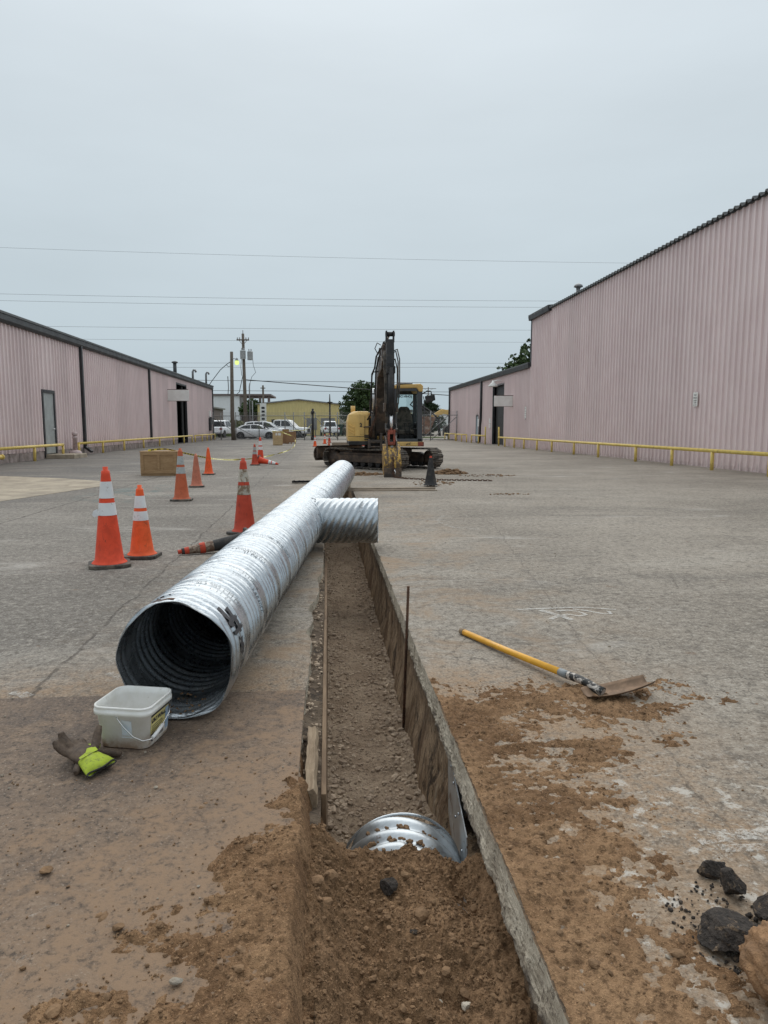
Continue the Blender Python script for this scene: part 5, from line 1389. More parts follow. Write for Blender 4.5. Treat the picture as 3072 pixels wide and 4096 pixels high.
# ------------------------------------------------------------------ excavator
EO = (1.72, 22.5, 0)
ex = empty('excavator', EO, 0, 'yellow and black tracked excavator with folded boom, bucket resting on the lot', 'excavator')
TA = R(-49)
tdir = Vector((math.cos(TA), math.sin(TA), 0)); ndir = Vector((-tdir.y, tdir.x, 0))
shoe = MB()
shoe.prism([(-.078, 0), (-.07, .028), (-.02, .030), (-.012, .052), (.012, .052), (.02, .030), (.07, .028), (.078, 0)], -.24, .24, 'y')
for yh in (-.12, .12): shoe.box(-.05, .05, yh - .02, yh + .02, .03, .036)
shoe_me = shoe.mesh('track_shoe'); shoe_me.materials.append(M_['rubber'])
for sgn in (-1, 1):
    c = ndir * .79 * sgn
    tr = MB()
    # side frame with sprocket, idler and rollers
    tr.box(-1.15, 1.15, -.13, .13, .20, .42)
    tr.prism([(-1.2, .42), (1.2, .42), (.9, .50), (-.9, .50)], -.12, .12, 'y')
    fr = tr.build('track_frame', M_['greasy'], ex, bevel=.015, loc=tuple(c), rot=(0, 0, TA))
    for x, r_ in ((-1.36, .25), (1.36, .25)):
        mb = MB(); disc_axis_y(mb, x, 0, .325, [(r_ * .3, -.10), (r_, -.09), (r_, .09), (r_ * .3, .10)], 24); mb.build('idler_wheel', M_['greasy'], fr)
    for x in (-.95, -.62, -.29, .04, .37, .70, 1.0):
        mb = MB(); disc_axis_y(mb, x, 0, .155, [(.09, -.11), (.09, .11)], 14); mb.build('roller', M_['steelblk'], fr)
    # shoes round the loop
    r0 = .272; Ls = 2.72; per = 2 * Ls + 2 * math.pi * r0; n_ = 44
    for k in range(n_):
        d = per * k / n_
        if d < Ls: x, z, a = -Ls / 2 + d, .325 + r0, 0
        elif d < Ls + math.pi * r0:
            t = (d - Ls) / r0; x, z, a = Ls / 2 + r0 * math.sin(t), .325 + r0 * math.cos(t), t
        elif d < 2 * Ls + math.pi * r0: x, z, a = Ls / 2 - (d - Ls - math.pi * r0), .325 - r0, math.pi
        else:
            t = (d - 2 * Ls - math.pi * r0) / r0; x, z, a = -Ls / 2 - r0 * math.sin(t), .325 - r0 * math.cos(t), math.pi + t
        sag = -.02 * math.sin(math.pi * min(1, max(0, d / Ls))) if d < Ls else 0
        inst('track_shoe', shoe_me, fr, (x, 0, z + sag), (0, a, 0))
mb = MB(); mb.box(-.7, .7, -.66, .66, .34, .62); mb.build('car_body', M_['greasy'], ex, bevel=.03, rot=(0, 0, TA))
mb = MB(); mb.lathe([(.55, .60), (.55, .74)], 28); mb.build('slew_ring', M_['steelblk'], ex)
# dozer blade at the rear-left end of the tracks
mb = MB(); prof = [(-2.06, .20), (-2.14, .32), (-2.15, .46), (-2.10, .58), (-1.99, .68), (-1.95, .68), (-2.05, .57), (-2.10, .46), (-2.09, .33), (-2.01, .20)]
mb.prism(prof, -1.02, 1.02, 'y'); bl = mb.build('dozer_blade', M_['greasy'], ex, rot=(0, 0, TA))
mb = MB(); 
for s_ in (-.45, .45): mb.beam((-2.05, s_, .38), (-.6, s_ * .8, .42), .12, .14)
mb.box(-2.0, -1.93, -1.02, 1.02, .28, .62)
mb.build('blade_arms', M_['greasy'], bl)
# upper structure
mb = MB(); mb.box(-1.08, 1.18, -.95, 1.2, .74, .86); mb.build('deck', M_['steelblk'], ex, bevel=.02)
mb = MB(); mb.prism([(.28, -1.0), (1.20, -1.0), (1.20, -.9), (.28, -.9)], .70, .845, 'z'); fb = mb.build('front_skirt', M_['machine'], ex, bevel=.03)
mb = MB()
mb.prism([(.66, .765), (.70, .79), (.76, .785), (.79, .80), (.80, .82), (.775, .815), (.77, .78), (.79, .74), (.775, .745), (.75, .765), (.70, .765), (.675, .735), (.665, .74)], -1.012, -1.004, 'y'); mb.build('deer_emblem', M_['ink'], fb)
mb = MB(); mb.box(1.02, 1.2, -1.015, -.9, .70, .835); mb.build('corner_reflector', M_['redlink'], fb)
# engine hood / counterweight
mb = MB()
rings = []
for z, o in ((.76, .04), (.98, 0), (1.45, .0), (1.66, .05), (1.76, .16)):
    rings.append([(-1.10 + o, -.55 + o * .3, z), (-.78, -.80 + o * .6, z), (-.46, -.80 + o * .6, z), (-.46, .9, z), (-.2, 1.5 - o, z), (-.8, 1.5 - o, z), (-1.10 + o, 1.15 - o, z)])
mb.loft(rings, True, False); hood = mb.build('engine_hood', M_['machine'], ex, bevel=.03)
mb = MB(); mb.box(-.30, 1.16, 1.0, 1.55, .8, 1.75); mb.build('counterweight', M_['machine'], ex, bevel=.12, seg=4)
for k in range(3):
    z = 1.36 - k * .1
    mb = MB(); mb.beam((-1.075, -.588, z), (-.90, -.725, z - .10), .03, .035); mb.build('louvre', M_['machine'], hood)
mb = MB(); mb.box(-.745, -.60, -.815, -.79, 1.05, 1.24); mb.build('hatch_recess', M_['machine'], hood, bevel=.02)
mb = MB(); mb.box(-1.085, -.465, -.812, -.80, .995, 1.008); mb.box(-.585, -.577, -.812, -.80, 1.01, 1.62); mb.build('panel_gap', M_['steelblk'], hood)
me = text_mesh('2', .15, 'number', bold=.006); me.materials.append(M_['ink'])
o = bpy.data.objects.new('number', me); link(o, hood); o.location = (-.70, -.818, 1.34); o.rotation_euler = (R(90), 0, 0)
mb = MB(); mb.cyl((-.90, .35, 1.7), (-.90, .35, 1.95), .07, 14); mb.build('exhaust_stack', M_['machine'], ex)
mb = MB(); mb.cyl((-.56, -.1, 1.7), (-.56, -.1, 1.86), .03, 10); mb.build('filler_neck', M_['steelblk'], ex)
mb = MB()
for z in (.90, .96, 1.02): mb.box(-.60, -.44, -.82, -.8, z, z + .03)
mb.box(-.46, -.2, -.7, .5, .86, 1.55)
mb.build('side_grille', M_['steelblk'], ex)
mb = MB(); mb.box(-.40, -.24, -.74, -.70, 1.35, 1.68); mb.build('work_lamp', M_['glassdark'], ex, bevel=.02)
mb = MB(); mb.prism([(-.42, 1.72), (-.20, 1.72), (-.30, 1.86), (-.42, 2.12)], -.42, -.38, 'y'); mb.build('rear_mirror', M_['greasy'], ex)
mb = MB(); mb.tube([(-.62, -.84, 1.28), (-.45, -.88, 1.29), (-.3, -.86, 1.28)], .02, 6); mb.build('grab_rail', M_['greasy'], ex)
# cab
CX0, CX1, CY0, CY1, CZ0, CZ1 = .30, 1.17, -.98, .62, .86, 2.56
cb = MB()
def post(mb, a, b, w): mb.beam(a, b, w, w)
cb.box(CX0, CX0 + .08, CY0, CY0 + .1, CZ0, CZ1 - .12); cb.box(CX1 - .17, CX1 - .03, CY0, CY0 + .13, CZ0, CZ1 - .14)
cb.box(CX1 - .08, CX1, CY0 + .13, CY0 + .22, CZ0, CZ1 - .14); cb.box(CX0, CX0 + .08, CY1 - .1, CY1, CZ0, CZ1 - .12); cb.box(CX1 - .12, CX1, CY1 - .12, CY1, CZ0, CZ1 - .12)
cb.box(CX0, CX1, CY0, CY0 + .08, CZ0, CZ0 + .07); cb.box(CX0 + .08, CX1 - .17, CY0, CY0 + .1, CZ1 - .20, CZ1 - .11)
cb.box(CX0, CX1, CY1 - .06, CY1, CZ0, 1.72); cb.box(CX1 - .05, CX1, CY0 + .2, CY1, CZ0, 1.42); cb.box(CX0, CX0 + .04, CY0 + .1, CY1, CZ0, 1.42); cb.box(CX0, CX1, CY0, CY1, CZ0 - .03, CZ0 + .02)
cb.box(CX0 + .08, CX1 - .1, CY1 - .06, CY1, 2.32, CZ1 - .1)
cab = cb.build('cab_frame', M_['steelgrey'], ex, bevel=.012)
mb = MB(); mb.prism([(CX0 - .02, CZ1 - .13), (CX0 - .02, CZ1 - .05), (CX0 + .05, CZ1 - .02), (CX1 - .08, CZ1 + .02), (CX1, CZ1 - .04), (CX1 - .01, CZ1 - .22), (CX1 - .13, CZ1 - .22), (CX1 - .20, CZ1 - .11)], CY0 - .03, CY1 + .02, 'y'); rf = mb.build('cab_roof', M_['machine'], cab, bevel=.03)
mb = MB(); mb.box(CX0 + .1, CX1 - .32, CY0 - .02, CY1 - .3, CZ1 + .0, CZ1 + .05); mb.build('roof_hatch', M_['metalgrey'], rf, bevel=.02)
s = NT('cab_rear_glass'); g = s.n('ShaderNodeBsdfGlossy'); g.inputs[0].default_value = (.9, .95, .95, 1); g.inputs[1].default_value = .03
t_ = s.n('ShaderNodeBsdfTransparent'); t_.inputs[0].default_value = (.80, .88, .88, 1); mx = s.n('ShaderNodeMixShader'); mx.inputs[0].default_value = .10
s.t.links.new(t_.outputs[0], mx.inputs[1]); s.t.links.new(g.outputs[0], mx.inputs[2]); s.t.links.new(mx.outputs[0], s.out.inputs[0]); M_['cabglass'] = s.m
mb = MB(); mb.box(CX0 + .08, CX1 - .12, CY1 - .04, CY1 - .03, 1.72, 2.32); rg_ = mb.build('rear_window', M_['cabglass'], cab)
mb = MB(); mb.box(CX1 - .03, CX1 - .02, CY0 + .22, CY1 - .12, 1.42, CZ1 - .2); mb.build('side_window', M_['cabglass'], cab)
mb = MB(); mb.box(CX0 + .01, CX0 + .02, CY0 + .1, CY1 - .1, 1.42, CZ1 - .2); mb.build('side_window', M_['cabglass'], cab)
me = text_mesh('JOHN DEERE', .105, 'window_lettering', bold=.004); me.materials.append(M_['ink'])
o = bpy.data.objects.new('window_lettering', me); link(o, rg_); o.location = ((CX0 + CX1) / 2 - .02, CY1 - .05, 2.26); o.rotation_euler = (R(90), 0, R(180)); 
# seat and controls
mb = MB(); mb.loft([[( .45, .05, 1.18), (1.0, .05, 1.18), (1.0, .2, 1.18), (.45, .2, 1.18)], [(.47, .14, 1.6), (.98, .14, 1.6), (.98, .28, 1.6), (.47, .28, 1.6)], [(.55, .22, 1.86), (.90, .22, 1.86), (.90, .32, 1.86), (.55, .32, 1.86)], [(.60, .24, 1.93), (.85, .24, 1.93), (.85, .32, 1.93), (.60, .32, 1.93)]], True, False); st = mb.build('seat_back', M_['rubber'], cab, bevel=.05, seg=3)
mb = MB(); mb.box(.45, 1.0, -.45, .1, 1.05, 1.2); mb.build('seat_cushion', M_['rubber'], cab, bevel=.05, seg=3)
mb = MB(); mb.box(.50, .95, -.4, .1, .88, 1.05); mb.build('seat_base', M_['steelblk'], cab)
mb = MB()
for x in (.66, .80): mb.tube([(x, -.72, .88), (x, -.68, 1.38), (x - .05, -.66, 1.40), (x + .05, -.66, 1.40)], .013, 6)
for x in (.42, 1.0): mb.tube([(x, -.4, 1.2), (x, -.5, 1.42)], .025, 8)
mb.build('control_levers', M_['steelblk'], cab)
for x in (.40, 1.03):
    mb = MB(); mb.box(x - .07, x + .07, -.5, .15, 1.0, 1.25); mb.build('control_console', M_['steelblk'], cab, bevel=.03)
mb = MB(); mb.tube([(CX1 - .02, CY0, 2.28), (CX1 + .12, CY0 - .12, 2.36), (CX1 + .22, CY0 - .14, 2.34), (CX1 + .24, CY0 - .14, 2.22)], .018, 8); mm = mb.build('mirror_arm', M_['steelblk'], cab)
mb = MB(); mb.loft([[(CX1 + .06, CY0 - .20, 1.98), (CX1 + .36, CY0 - .16, 2.08), (CX1 + .34, CY0 - .08, 2.10), (CX1 + .08, CY0 - .10, 2.0)], [(CX1 + .02, CY0 - .20, 2.20), (CX1 + .33, CY0 - .17, 2.26), (CX1 + .32, CY0 - .10, 2.26), (CX1 + .04, CY0 - .11, 2.20)]], True, False); mb.build('wing_mirror', M_['steelblk'], mm, bevel=.02)
mb = MB(); mb.tube([(CX1 + .01, CY0 + .02, 1.0), (CX1 + .03, CY0 - .02, 1.1), (CX1 + .03, CY0 - .02, 2.1), (CX1 + .01, CY0 + .02, 2.2)], .014, 6); mb.build('hand_rail', M_['steelgrey'], cab)
# boom, arm, bucket
BX = -.10
mb = MB(); mb.prism([(-.25, 1.0), (-.70, 1.05), (-1.05, 2.15), (-1.55, 2.72), (-3.05, 2.86), (-3.18, 3.05), (-2.95, 3.20), (-1.45, 3.32), (-.85, 2.95), (-.30, 1.55)], BX - .15, BX + .15, 'x'); bm_ = mb.build('boom', M_['greasy'], ex, bevel=.02)
mb = MB(); mb.box(BX - .26, BX - .17, -.8, .1, .80, 1.35); mb.box(BX + .17, BX + .26, -.8, .1, .80, 1.35); mb.build('boom_foot_bracket', M_['greasy'], ex, bevel=.03)
mb = MB(); mb.box(BX - .34, BX - .02, -1.06, -.7, .80, .90); mb.box(BX - .34, BX - .02, -1.06, -.96, .66, .72); mb.box(BX - .40, BX - .32, -1.06, -.7, .64, .92); mb.box(BX - .04, BX + .04, -1.06, -.6, .6, 1.1); mb.build('front_bracket', M_['greasy'], ex, bevel=.02)
for x in (BX - .24, BX + .24):
    mb = MB(); mb.cyl((x, -.95, .95), (x, -1.12, 1.75), .062, 14); cy = mb.build('boom_cylinder', M_['greasy'], ex)
    mb = MB(); mb.cyl((x, -1.12, 1.75), (x, -1.25, 2.42), .035, 12); mb.build('piston_rod', M_['chrome'], cy)
mb = MB(); mb.tube([(-.42, -1.0, 1.0), (-.38, -1.08, 1.3), (-.30, -1.10, 1.5), (-.24, -1.1, 1.9)], .035, 8); mb.tube([(-.46, -1.0, 1.02), (-.40, -1.1, 1.25), (-.33, -1.12, 1.48)], .03, 8); mb.build('boom_hose', M_['rust'], ex)
AX_ = -.05
mb = MB(); mb.prism([(-3.28, 3.56), (-3.52, 3.58), (-3.68, 2.95), (-3.76, 1.12), (-3.66, .96), (-3.50, 1.0), (-3.14, 2.9)], AX_ - .10, AX_ + .10, 'x'); ar = mb.build('dipper_arm', M_['steelblk'], ex, bevel=.012)
mb = MB()
for s_ in (-1, 1): mb.prism([(-3.30, 3.5), (-3.52, 3.5), (-3.50, 3.80), (-3.32, 3.80)], AX_ + s_ * .095 - .018, AX_ + s_ * .095 + .018, 'x')
mb.cyl((AX_ - .12, -3.41, 3.72), (AX_ + .13, -3.41, 3.72), .06, 14); mb.build('clevis', M_['steelblk'], ar)
mb = MB(); mb.cyl((BX, -1.5, 3.42), (BX, -2.5, 3.58), .075, 14); ac = mb.build('arm_cylinder', M_['steelblk'], ex)
mb = MB(); mb.cyl((BX, -2.5, 3.58), (BX + .03, -3.40, 3.72), .042, 12); mb.build('piston_rod', M_['chrome'], ac)
mb = MB(); mb.prism([(-1.3, 3.3), (-1.7, 3.27), (-1.6, 3.56), (-1.4, 3.56)], BX - .1, BX + .1, 'x'); mb.build('cylinder_lug', M_['greasy'], bm_)
mb = MB(); mb.cyl((AX_, -3.78, 2.82), (AX_, -3.86, 1.62), .072, 14); mb.box(AX_ - .11, AX_ + .11, -3.82, -3.64, 2.68, 2.86); bc = mb.build('bucket_cylinder', M_['steelblk'], ex)
mb = MB(); mb.cyl((AX_, -3.86, 1.62), (AX_, -3.90, 1.20), .042, 12); mb.build('piston_rod', M_['chrome'], bc)
for s_ in (-1, 1):
    mb = MB(); mb.beam((AX_ + s_ * .135, -3.66, 1.35), (AX_ + s_ * .135, -3.92, 1.18), .035, .10); mb.build('side_link', M_['steelblk'], ex, bevel=.01)
    mb = MB(); mb.cyl((AX_ + s_ * .16, -3.9, 1.2), (AX_ + s_ * .08, -3.9, 1.2), .055, 14); mb.cyl((AX_ + s_ * .17, -3.64, 1.0), (AX_ + s_ * .09, -3.64, 1.0), .055, 14); mb.build('pin_boss', M_['greasy'], ex)
mb = MB(); mb.box(AX_ - .10, AX_ - .045, -3.98, -3.86, .82, 1.22); mb.box(AX_ + .045, AX_ + .10, -3.98, -3.86, .82, 1.22); mb.box(AX_ - .045, AX_ + .045, -3.98, -3.86, 1.10, 1.20); mb.box(AX_ - .045, AX_ + .045, -3.98, -3.86, .82, .90); mb.build('h_link', M_['redlink'], ex, bevel=.012)
# bucket: curved shell, two side plates, ears, cutting edge
outer = [(-3.66, .84), (-3.92, .82), (-4.12, .70), (-4.25, .52), (-4.31, .34), (-4.30, .18)]
bkw = .215
mb = MB()
vs = []; 
for (y, z) in outer:
    w = bkw * (.92 + .1 * (.84 - z) / .84); vs += [(AX_ - w, y, z), (AX_ + w, y, z)]
for (y, z) in outer:
    w = bkw * (.92 + .1 * (.84 - z) / .84); vs += [(AX_ - w, y + .025, z - .004), (AX_ + w, y + .025, z - .004)]
m = len(outer)
fs = [(2 * i, 2 * i + 1, 2 * i + 3, 2 * i + 2) for i in range(m - 1)] + [(2 * m + 2 * i, 2 * m + 2 * i + 2, 2 * m + 2 * i + 3, 2 * m + 2 * i + 1) for i in range(m - 1)]
mb.add(vs, fs); bk = mb.build('bucket_shell', M_['bucket'], ex)
mb = MB(); 
for s_ in (-1, 1):
    xw = AX_ + s_ * bkw * .985
    mb.prism(outer + [(-4.22, .02), (-3.86, .10), (-3.60, .45)], xw - .012, xw + .012, 'x')
mb.build('bucket_side', M_['bucket'], bk, bevel=.004)
mb = MB(); mb.prism([(-4.33, .24), (-4.31, .24), (-4.29, .0), (-4.32, .0)], AX_ - bkw * 1.06, AX_ + bkw * 1.06, 'x'); mb.prism([(-4.315, .24), (-4.30, .24), (-4.12, .04), (-4.14, .02), (-4.31, .02)], AX_ - bkw, AX_ + bkw, 'x'); mb.build('cutting_edge', M_['greasy'], bk, bevel=.004)
for x in (-.13, .13):
    mb = MB(); mb.prism([(-3.6, .98), (-3.72, 1.04), (-4.0, .92), (-4.26, .50), (-4.20, .46), (-3.9, .80), (-3.6, .82)], AX_ + x - .018, AX_ + x + .018, 'x'); mb.build('bucket_ear', M_['greasy'], bk, bevel=.006)
mb = MB(); mb.box(AX_ - .04, AX_ + .04, -4.02, -3.98, .70, .80); mb.build('cast_badge', M_['metalgrey'], bk, bevel=.01)
# hoses and guard frame on the boom and arm
mb = MB()
for dx, z1 in ((.15, 3.15), (.19, 3.2), (.13, 2.95)):
    mb.tube([(AX_ + .08, -3.42, z1 + .08), (AX_ + dx, -3.5, z1 + .12), (AX_ + dx + .05, -3.6, z1 - .15), (AX_ + dx + .04, -3.72, 2.4), (AX_ + dx, -3.78, 1.9), (AX_ + .11, -3.72, 1.55), (AX_ + .10, -3.7, 1.3)], .017, 7)
mb.build('arm_hose', M_['rubber'], ex)
mb = MB()
mb.tube([(BX - .05, -3.1, 3.45), (BX - .17, -2.9, 3.38), (BX - .25, -2.5, 3.22), (BX - .26, -2.0, 2.95), (BX - .32, -1.7, 2.8), (BX - .33, -1.5, 2.2), (BX - .34, -1.3, 1.65), (BX - .42, -1.1, 1.5)], .024, 7)
mb.tube([(BX - .16, -2.5, 3.25), (BX - .22, -1.9, 2.9), (BX - .22, -1.6, 2.2), (BX - .22, -1.35, 1.6)], .022, 7)
mb.tube([(BX - .34, -1.5, 2.25), (BX - .2, -1.5, 2.25)], .02, 6); mb.tube([(BX - .34, -1.35, 1.7), (BX - .2, -1.3, 1.7)], .02, 6); mb.tube([(BX - .32, -1.7, 2.75), (BX - .28, -1.75, 2.86), (BX - .15, -1.9, 2.86)], .02, 6)
mb.tube([(BX - .22, -2.6, 3.3), (BX - .30, -2.7, 3.42), (BX - .25, -2.9, 3.55), (BX - .16, -3.0, 3.48)], .012, 6)
mb.build('boom_pipe', M_['steelblk'], ex)
mb = MB()
for dx in (-.14, -.105):
    mb.tube([(AX_ + dx, -3.2, 3.3), (AX_ + dx - .03, -3.45, 3.1), (AX_ + dx - .01, -3.62, 2.5), (AX_ + dx, -3.7, 1.8), (AX_ + dx + .02, -3.74, 1.4)], .02, 7)
mb.build('arm_hose', M_['rubber'], ex)
mb = MB(); mb.box(BX - .13, BX - .05, -3.1, -2.6, 3.15, 3.5); mb.build('arm_gusset', M_['greasy'], ex, bevel=.03)
for x in (-.16, .16):
    mb = MB(); mb.box(AX_ + x - .035, AX_ + x + .035, -3.80, -3.62, 1.68, 1.92); mb.build('hose_block', M_['greasy'], ex, bevel=.02)

# chain from the bucket along the lot
link_m = MB()
ring = []
for k in range(14):
    a = 2 * math.pi * k / 14
    ring.append((.021 * math.cos(a) + (.022 if math.cos(a) > 0 else -.022), .019 * math.sin(a), 0))
link_m.tube(ring, .0085, 6, closed=True)
link_me = link_m.mesh('chain_link'); link_me.materials.append(M_['rust'])
ch = empty('drag_chain', (EO[0] + AX_, 18.15, 0), 0, 'rusty chain hanging from the bucket and trailing across the lot past the black cone', 'chain')
path = [Vector(p) for p in ((0, -.02, .56), (.01, -.035, .3), (.0, -.05, .10), (.03, -.1, .02), (.12, -.3, .014), (.3, -.62, .014), (.75, -.95, .014), (1.2, -1.18, .014), (1.8, -1.32, .014), (2.25, -1.45, .014))]
cum = [0]
for a, b in zip(path, path[1:]): cum.append(cum[-1] + (b - a).length)
d = .03; k = 0
while d < cum[-1]:
    i = max(j for j in range(len(cum)) if cum[j] <= d); i = min(i, len(path) - 2)
    t = (d - cum[i]) / (cum[i + 1] - cum[i]); p = path[i].lerp(path[i + 1], t); dr_ = (path[i + 1] - path[i]).normalized()
    q = dr_.to_track_quat('X', 'Z') @ Euler((R(90) if k % 2 else R(12), 0, 0)).to_quaternion()
    o = inst('link', link_me, ch, p); o.rotation_mode = 'QUATERNION'; o.rotation_quaternion = q
    d += .062; k += 1
mb = MB(); mb.tube([(.03, -.06, .20), (.06, -.07, .14), (.045, -.07, .07)], .012, 6); mb.build('hook', M_['chrome'], ch)
# ------------------------------------------------------------------ traffic cones
M_['cone_new'] = cone_mat('cone_red_orange', (.74, .075, .028), .08)
M_['cone_org'] = cone_mat('cone_bright_orange', (.82, .115, .028), .05)
M_['cone_old'] = cone_mat('cone_faded_orange', (.50, .115, .048), .35)
M_['cone_pale'] = cone_mat('cone_sunbleached', (.50, .165, .10), .3)
M_['cone_dirty'] = cone_mat('cone_grimy_red', (.50, .060, .028), .45)
M_['cone_black'] = wmat('cone_black_plastic', (.028, .027, .027), .75, 0, .2, 9, (.10, .085, .07), .6, 12, .58, .1)
M_['collar'] = wmat('reflective_white', (.70, .70, .70), .4, 0, .06, 8, (.42, .40, .37), .7, 9, .6, .05, .05, 60, .002, dirt2=(.12, .11, .10), d2sc=26, d2th=.69)
M_['collar_d'] = wmat('reflective_dirty', (.46, .42, .35), .55, 0, .15, 9, (.17, .105, .055), .9, 13, .52, .06, .1, 60, .002)
M_['collar_g'] = wmat('reflective_grey', (.40, .41, .40), .5, 0, .1, 9, (.25, .24, .22), .7, 9, .55, .08)
M_['collar_f'] = wmat('reflective_mud', (.26, .20, .15), .6, 0, .2, 9, (.10, .05, .03), .9, 22, .5, .05)
def cone(loc, h, label, mat, collar=None, rz=0, rot=None, basew=None, base=True, group='traffic cones set out along the trench', tipmat=None):
    c = empty('traffic_cone', loc, rz, label, 'traffic cone', group, rot)
    bw = basew or (.185 if h > .8 else .165)
    r0 = bw * .72; r1 = .032 if h > .8 else .028
    zb = .035
    def rad(z): return r0 + (r1 - r0) * ((z - zb) / (h - zb)) ** .97
    zs = [zb, zb + .03, h * .25, h * .45, h * .60, h * .72, h * .84, h * .93, h - .035]
    prof = [(r0 + .03, zb - .004), (r0 + .02, zb + .006)] + [(rad(z), z) for z in zs[1:]] + [(r1 * .72, h - .034), (r1 * .74, h), (r1 * .55, h), (r1 * .5, h - .05)]
    mb = MB(); mb.lathe(prof, 32); mb.build('cone_body', mat, c)
    if base:
        mb = MB(); k = .3
        p = [(-bw, -bw * (1 - k)), (-bw * (1 - k), -bw), (bw * (1 - k), -bw), (bw, -bw * (1 - k)), (bw, bw * (1 - k)), (bw * (1 - k), bw), (-bw * (1 - k), bw), (-bw, bw * (1 - k))]
        mb.prism(p, 0, zb, 'z'); mb.build('base', M_['rubber'], c, bevel=.008)
    if collar:
        for a, b in ((.52 * h, .645 * h), (.69 * h, .855 * h)):
            mb = MB(); mb.lathe([(rad(z) + .003, z) for z in (a, (a + b) / 2, b)], 32); 
            # open sleeve: drop the end caps
            mb.f = mb.f[:-2]; mb.sm = mb.sm[:-2]
            mb.build('reflective_collar', collar, c)
    return c
A = cone((-2.05, 6.75, 0), .93, 'tall red-orange cone with peeling white bands, its flap hanging loose', M_['cone_new'], M_['collar'], R(18))
mb = MB(); mb.add([(-.075, -.045, .485), (-.085, -.03, .545), (-.12, -.055, .53), (-.135, -.065, .495), (-.11, -.06, .47)], [(0, 1, 2), (0, 2, 4), (2, 3, 4)]); mb.build('peeling_flap', M_['collar'], A)
cone((-1.86, 7.18, 0), .725, 'clean bright orange cone beside the tall one with the loose flap', M_['cone_org'], M_['collar'], R(-4))
cone((-2.58, 12.75, 0), .92, 'tall faded orange cone with grey bands near the wooden crate', M_['cone_old'], M_['collar_g'], R(3))
cone((-2.83, 15.6, 0), .72, 'sun-bleached cone with worn-through bands between the crate and the plain cone', M_['cone_pale'], M_['cone_pale'], R(8))
cone((-3.23, 19.65, 0), .735, 'plain bright orange cone without bands on a thin base', M_['cone_org'], None, R(0))
cone((-1.02, 8.72, 0), .92, 'tall grimy red cone with scuffed brown bands beside the big pipe', M_['cone_dirty'], M_['collar_d'], R(-20))
cone((-2.45, 24.3, 0), .72, 'banded cone standing beside the fallen red cone', M_['cone_dirty'], M_['collar_g'], R(5))
cone((-2.36, 25.4, 0), .93, 'tall clean red cone behind the fallen red cone', M_['cone_new'], M_['collar'], R(5))
# fallen ones: cone axis laid down
def lay(c, loc, ang, r0, h, tilt=None):
    c.location = loc
    a = math.atan2(r0, h)
    ax = Vector((math.cos(ang), math.sin(ang), 0))      # direction base -> tip
    z = Vector((ax.x, ax.y, -.0)).normalized()
    z = (ax * math.cos(tilt) - Vector((0, 0, 1)) * math.sin(tilt)).normalized()
    x = Vector((-math.sin(ang), math.cos(ang), 0)); y = z.cross(x)
    c.rotation_mode = 'QUATERNION'
    c.rotation_quaternion = Matrix((x, y, z)).transposed().to_quaternion()
f1 = cone((0, 0, 0), .72, 'fallen red cone with a white band, tip resting on the lot', M_['cone_new'], M_['collar'])
lay(f1, (-2.36, 24.55, .165), R(-12), .165, .72, math.atan2(.14, .72))
f2 = cone((0, 0, 0), .74, 'toppled black-bodied cone with dirty red bands lying by the big pipe', M_['cone_black'], M_['collar_f'], basew=.12)
lay(f2, (-.83, 7.50, .118), R(200), .12, .74, math.atan2(.085, .74))
for ch_ in f2.children:
    pass
mb = MB(); mb.lathe([(.0415, .60), (.036, .66), (.0285, .705), (.021, .707), (.022, .742)], 24); mb.f = mb.f[:-2]; mb.sm = mb.sm[:-2]; mb.build('cone_tip', M_['cone_dirty'], f2)
mb = MB(); mb.lathe([(.058, .47), (.0535, .525)], 24); mb.f = mb.f[:-2]; mb.sm = mb.sm[:-2]; mb.build('red_band', M_['cone_dirty'], f2)
dk = cone((2.24, 15.35, 0), .66, 'black cone with a chewed orange tip standing at the plank end', M_['cone_black'], None, R(10), base=False, basew=.19)
mb = MB(); mb.lathe([(.0495, .52), (.040, .58), (.033, .62), (.032, .628), (.024, .64), (.024, .664), (.01, .664)], 24); mb.f = mb.f[:-2]; mb.sm = mb.sm[:-2]; mb.build('orange_tip', M_['cone_dirty'], dk)
for x, y, h, m, cl, lab in ((-.80, 46.3, .71, 'cone_org', 'collar', 'small far cone standing alone left of the dozer blade'),
                       (-.2, 53.5, .72, 'cone_org', 'collar', 'far banded cone next to the gate post, nearer of two'),
                       (.16, 57.5, .75, 'cone_dirty', 'collar_g', 'far grimy cone next to the gate post, farther of two'),
                       (2.10, 53.5, .72, 'cone_new', 'collar', 'far bright cone just behind the engine hood'),
                       (1.78, 56.0, .62, 'cone_dirty', 'collar_g', 'far dull cone beside the bright one behind the engine hood'),
                       (2.42, 47.5, .55, 'cone_dirty', None, 'far dark cone behind the tracks'),
                       (.10, 44.0, .40, 'cone_old', None, 'tiny far cone above the dozer blade')):
    cone((x, y, 0), h, lab, M_[m], M_[cl] if cl else None, 0, group='far cones behind the digger')
e_ = empty('drain_box', (.85, 48.5, 0), 0, 'open dark box on the lot behind the digger', 'box')
mb = MB(); mb.box(-.55, .55, -.35, -.30, 0, .22); mb.box(-.55, .55, .30, .35, 0, .22); mb.box(-.55, -.5, -.3, .3, 0, .22); mb.box(.5, .55, -.3, .3, 0, .22); mb.build('box_sides', M_['plank'], e_)
mb = MB(); mb.box(-.5, .5, -.3, .3, 0, .05); mb.build('box_bottom', M_['plank'], e_)

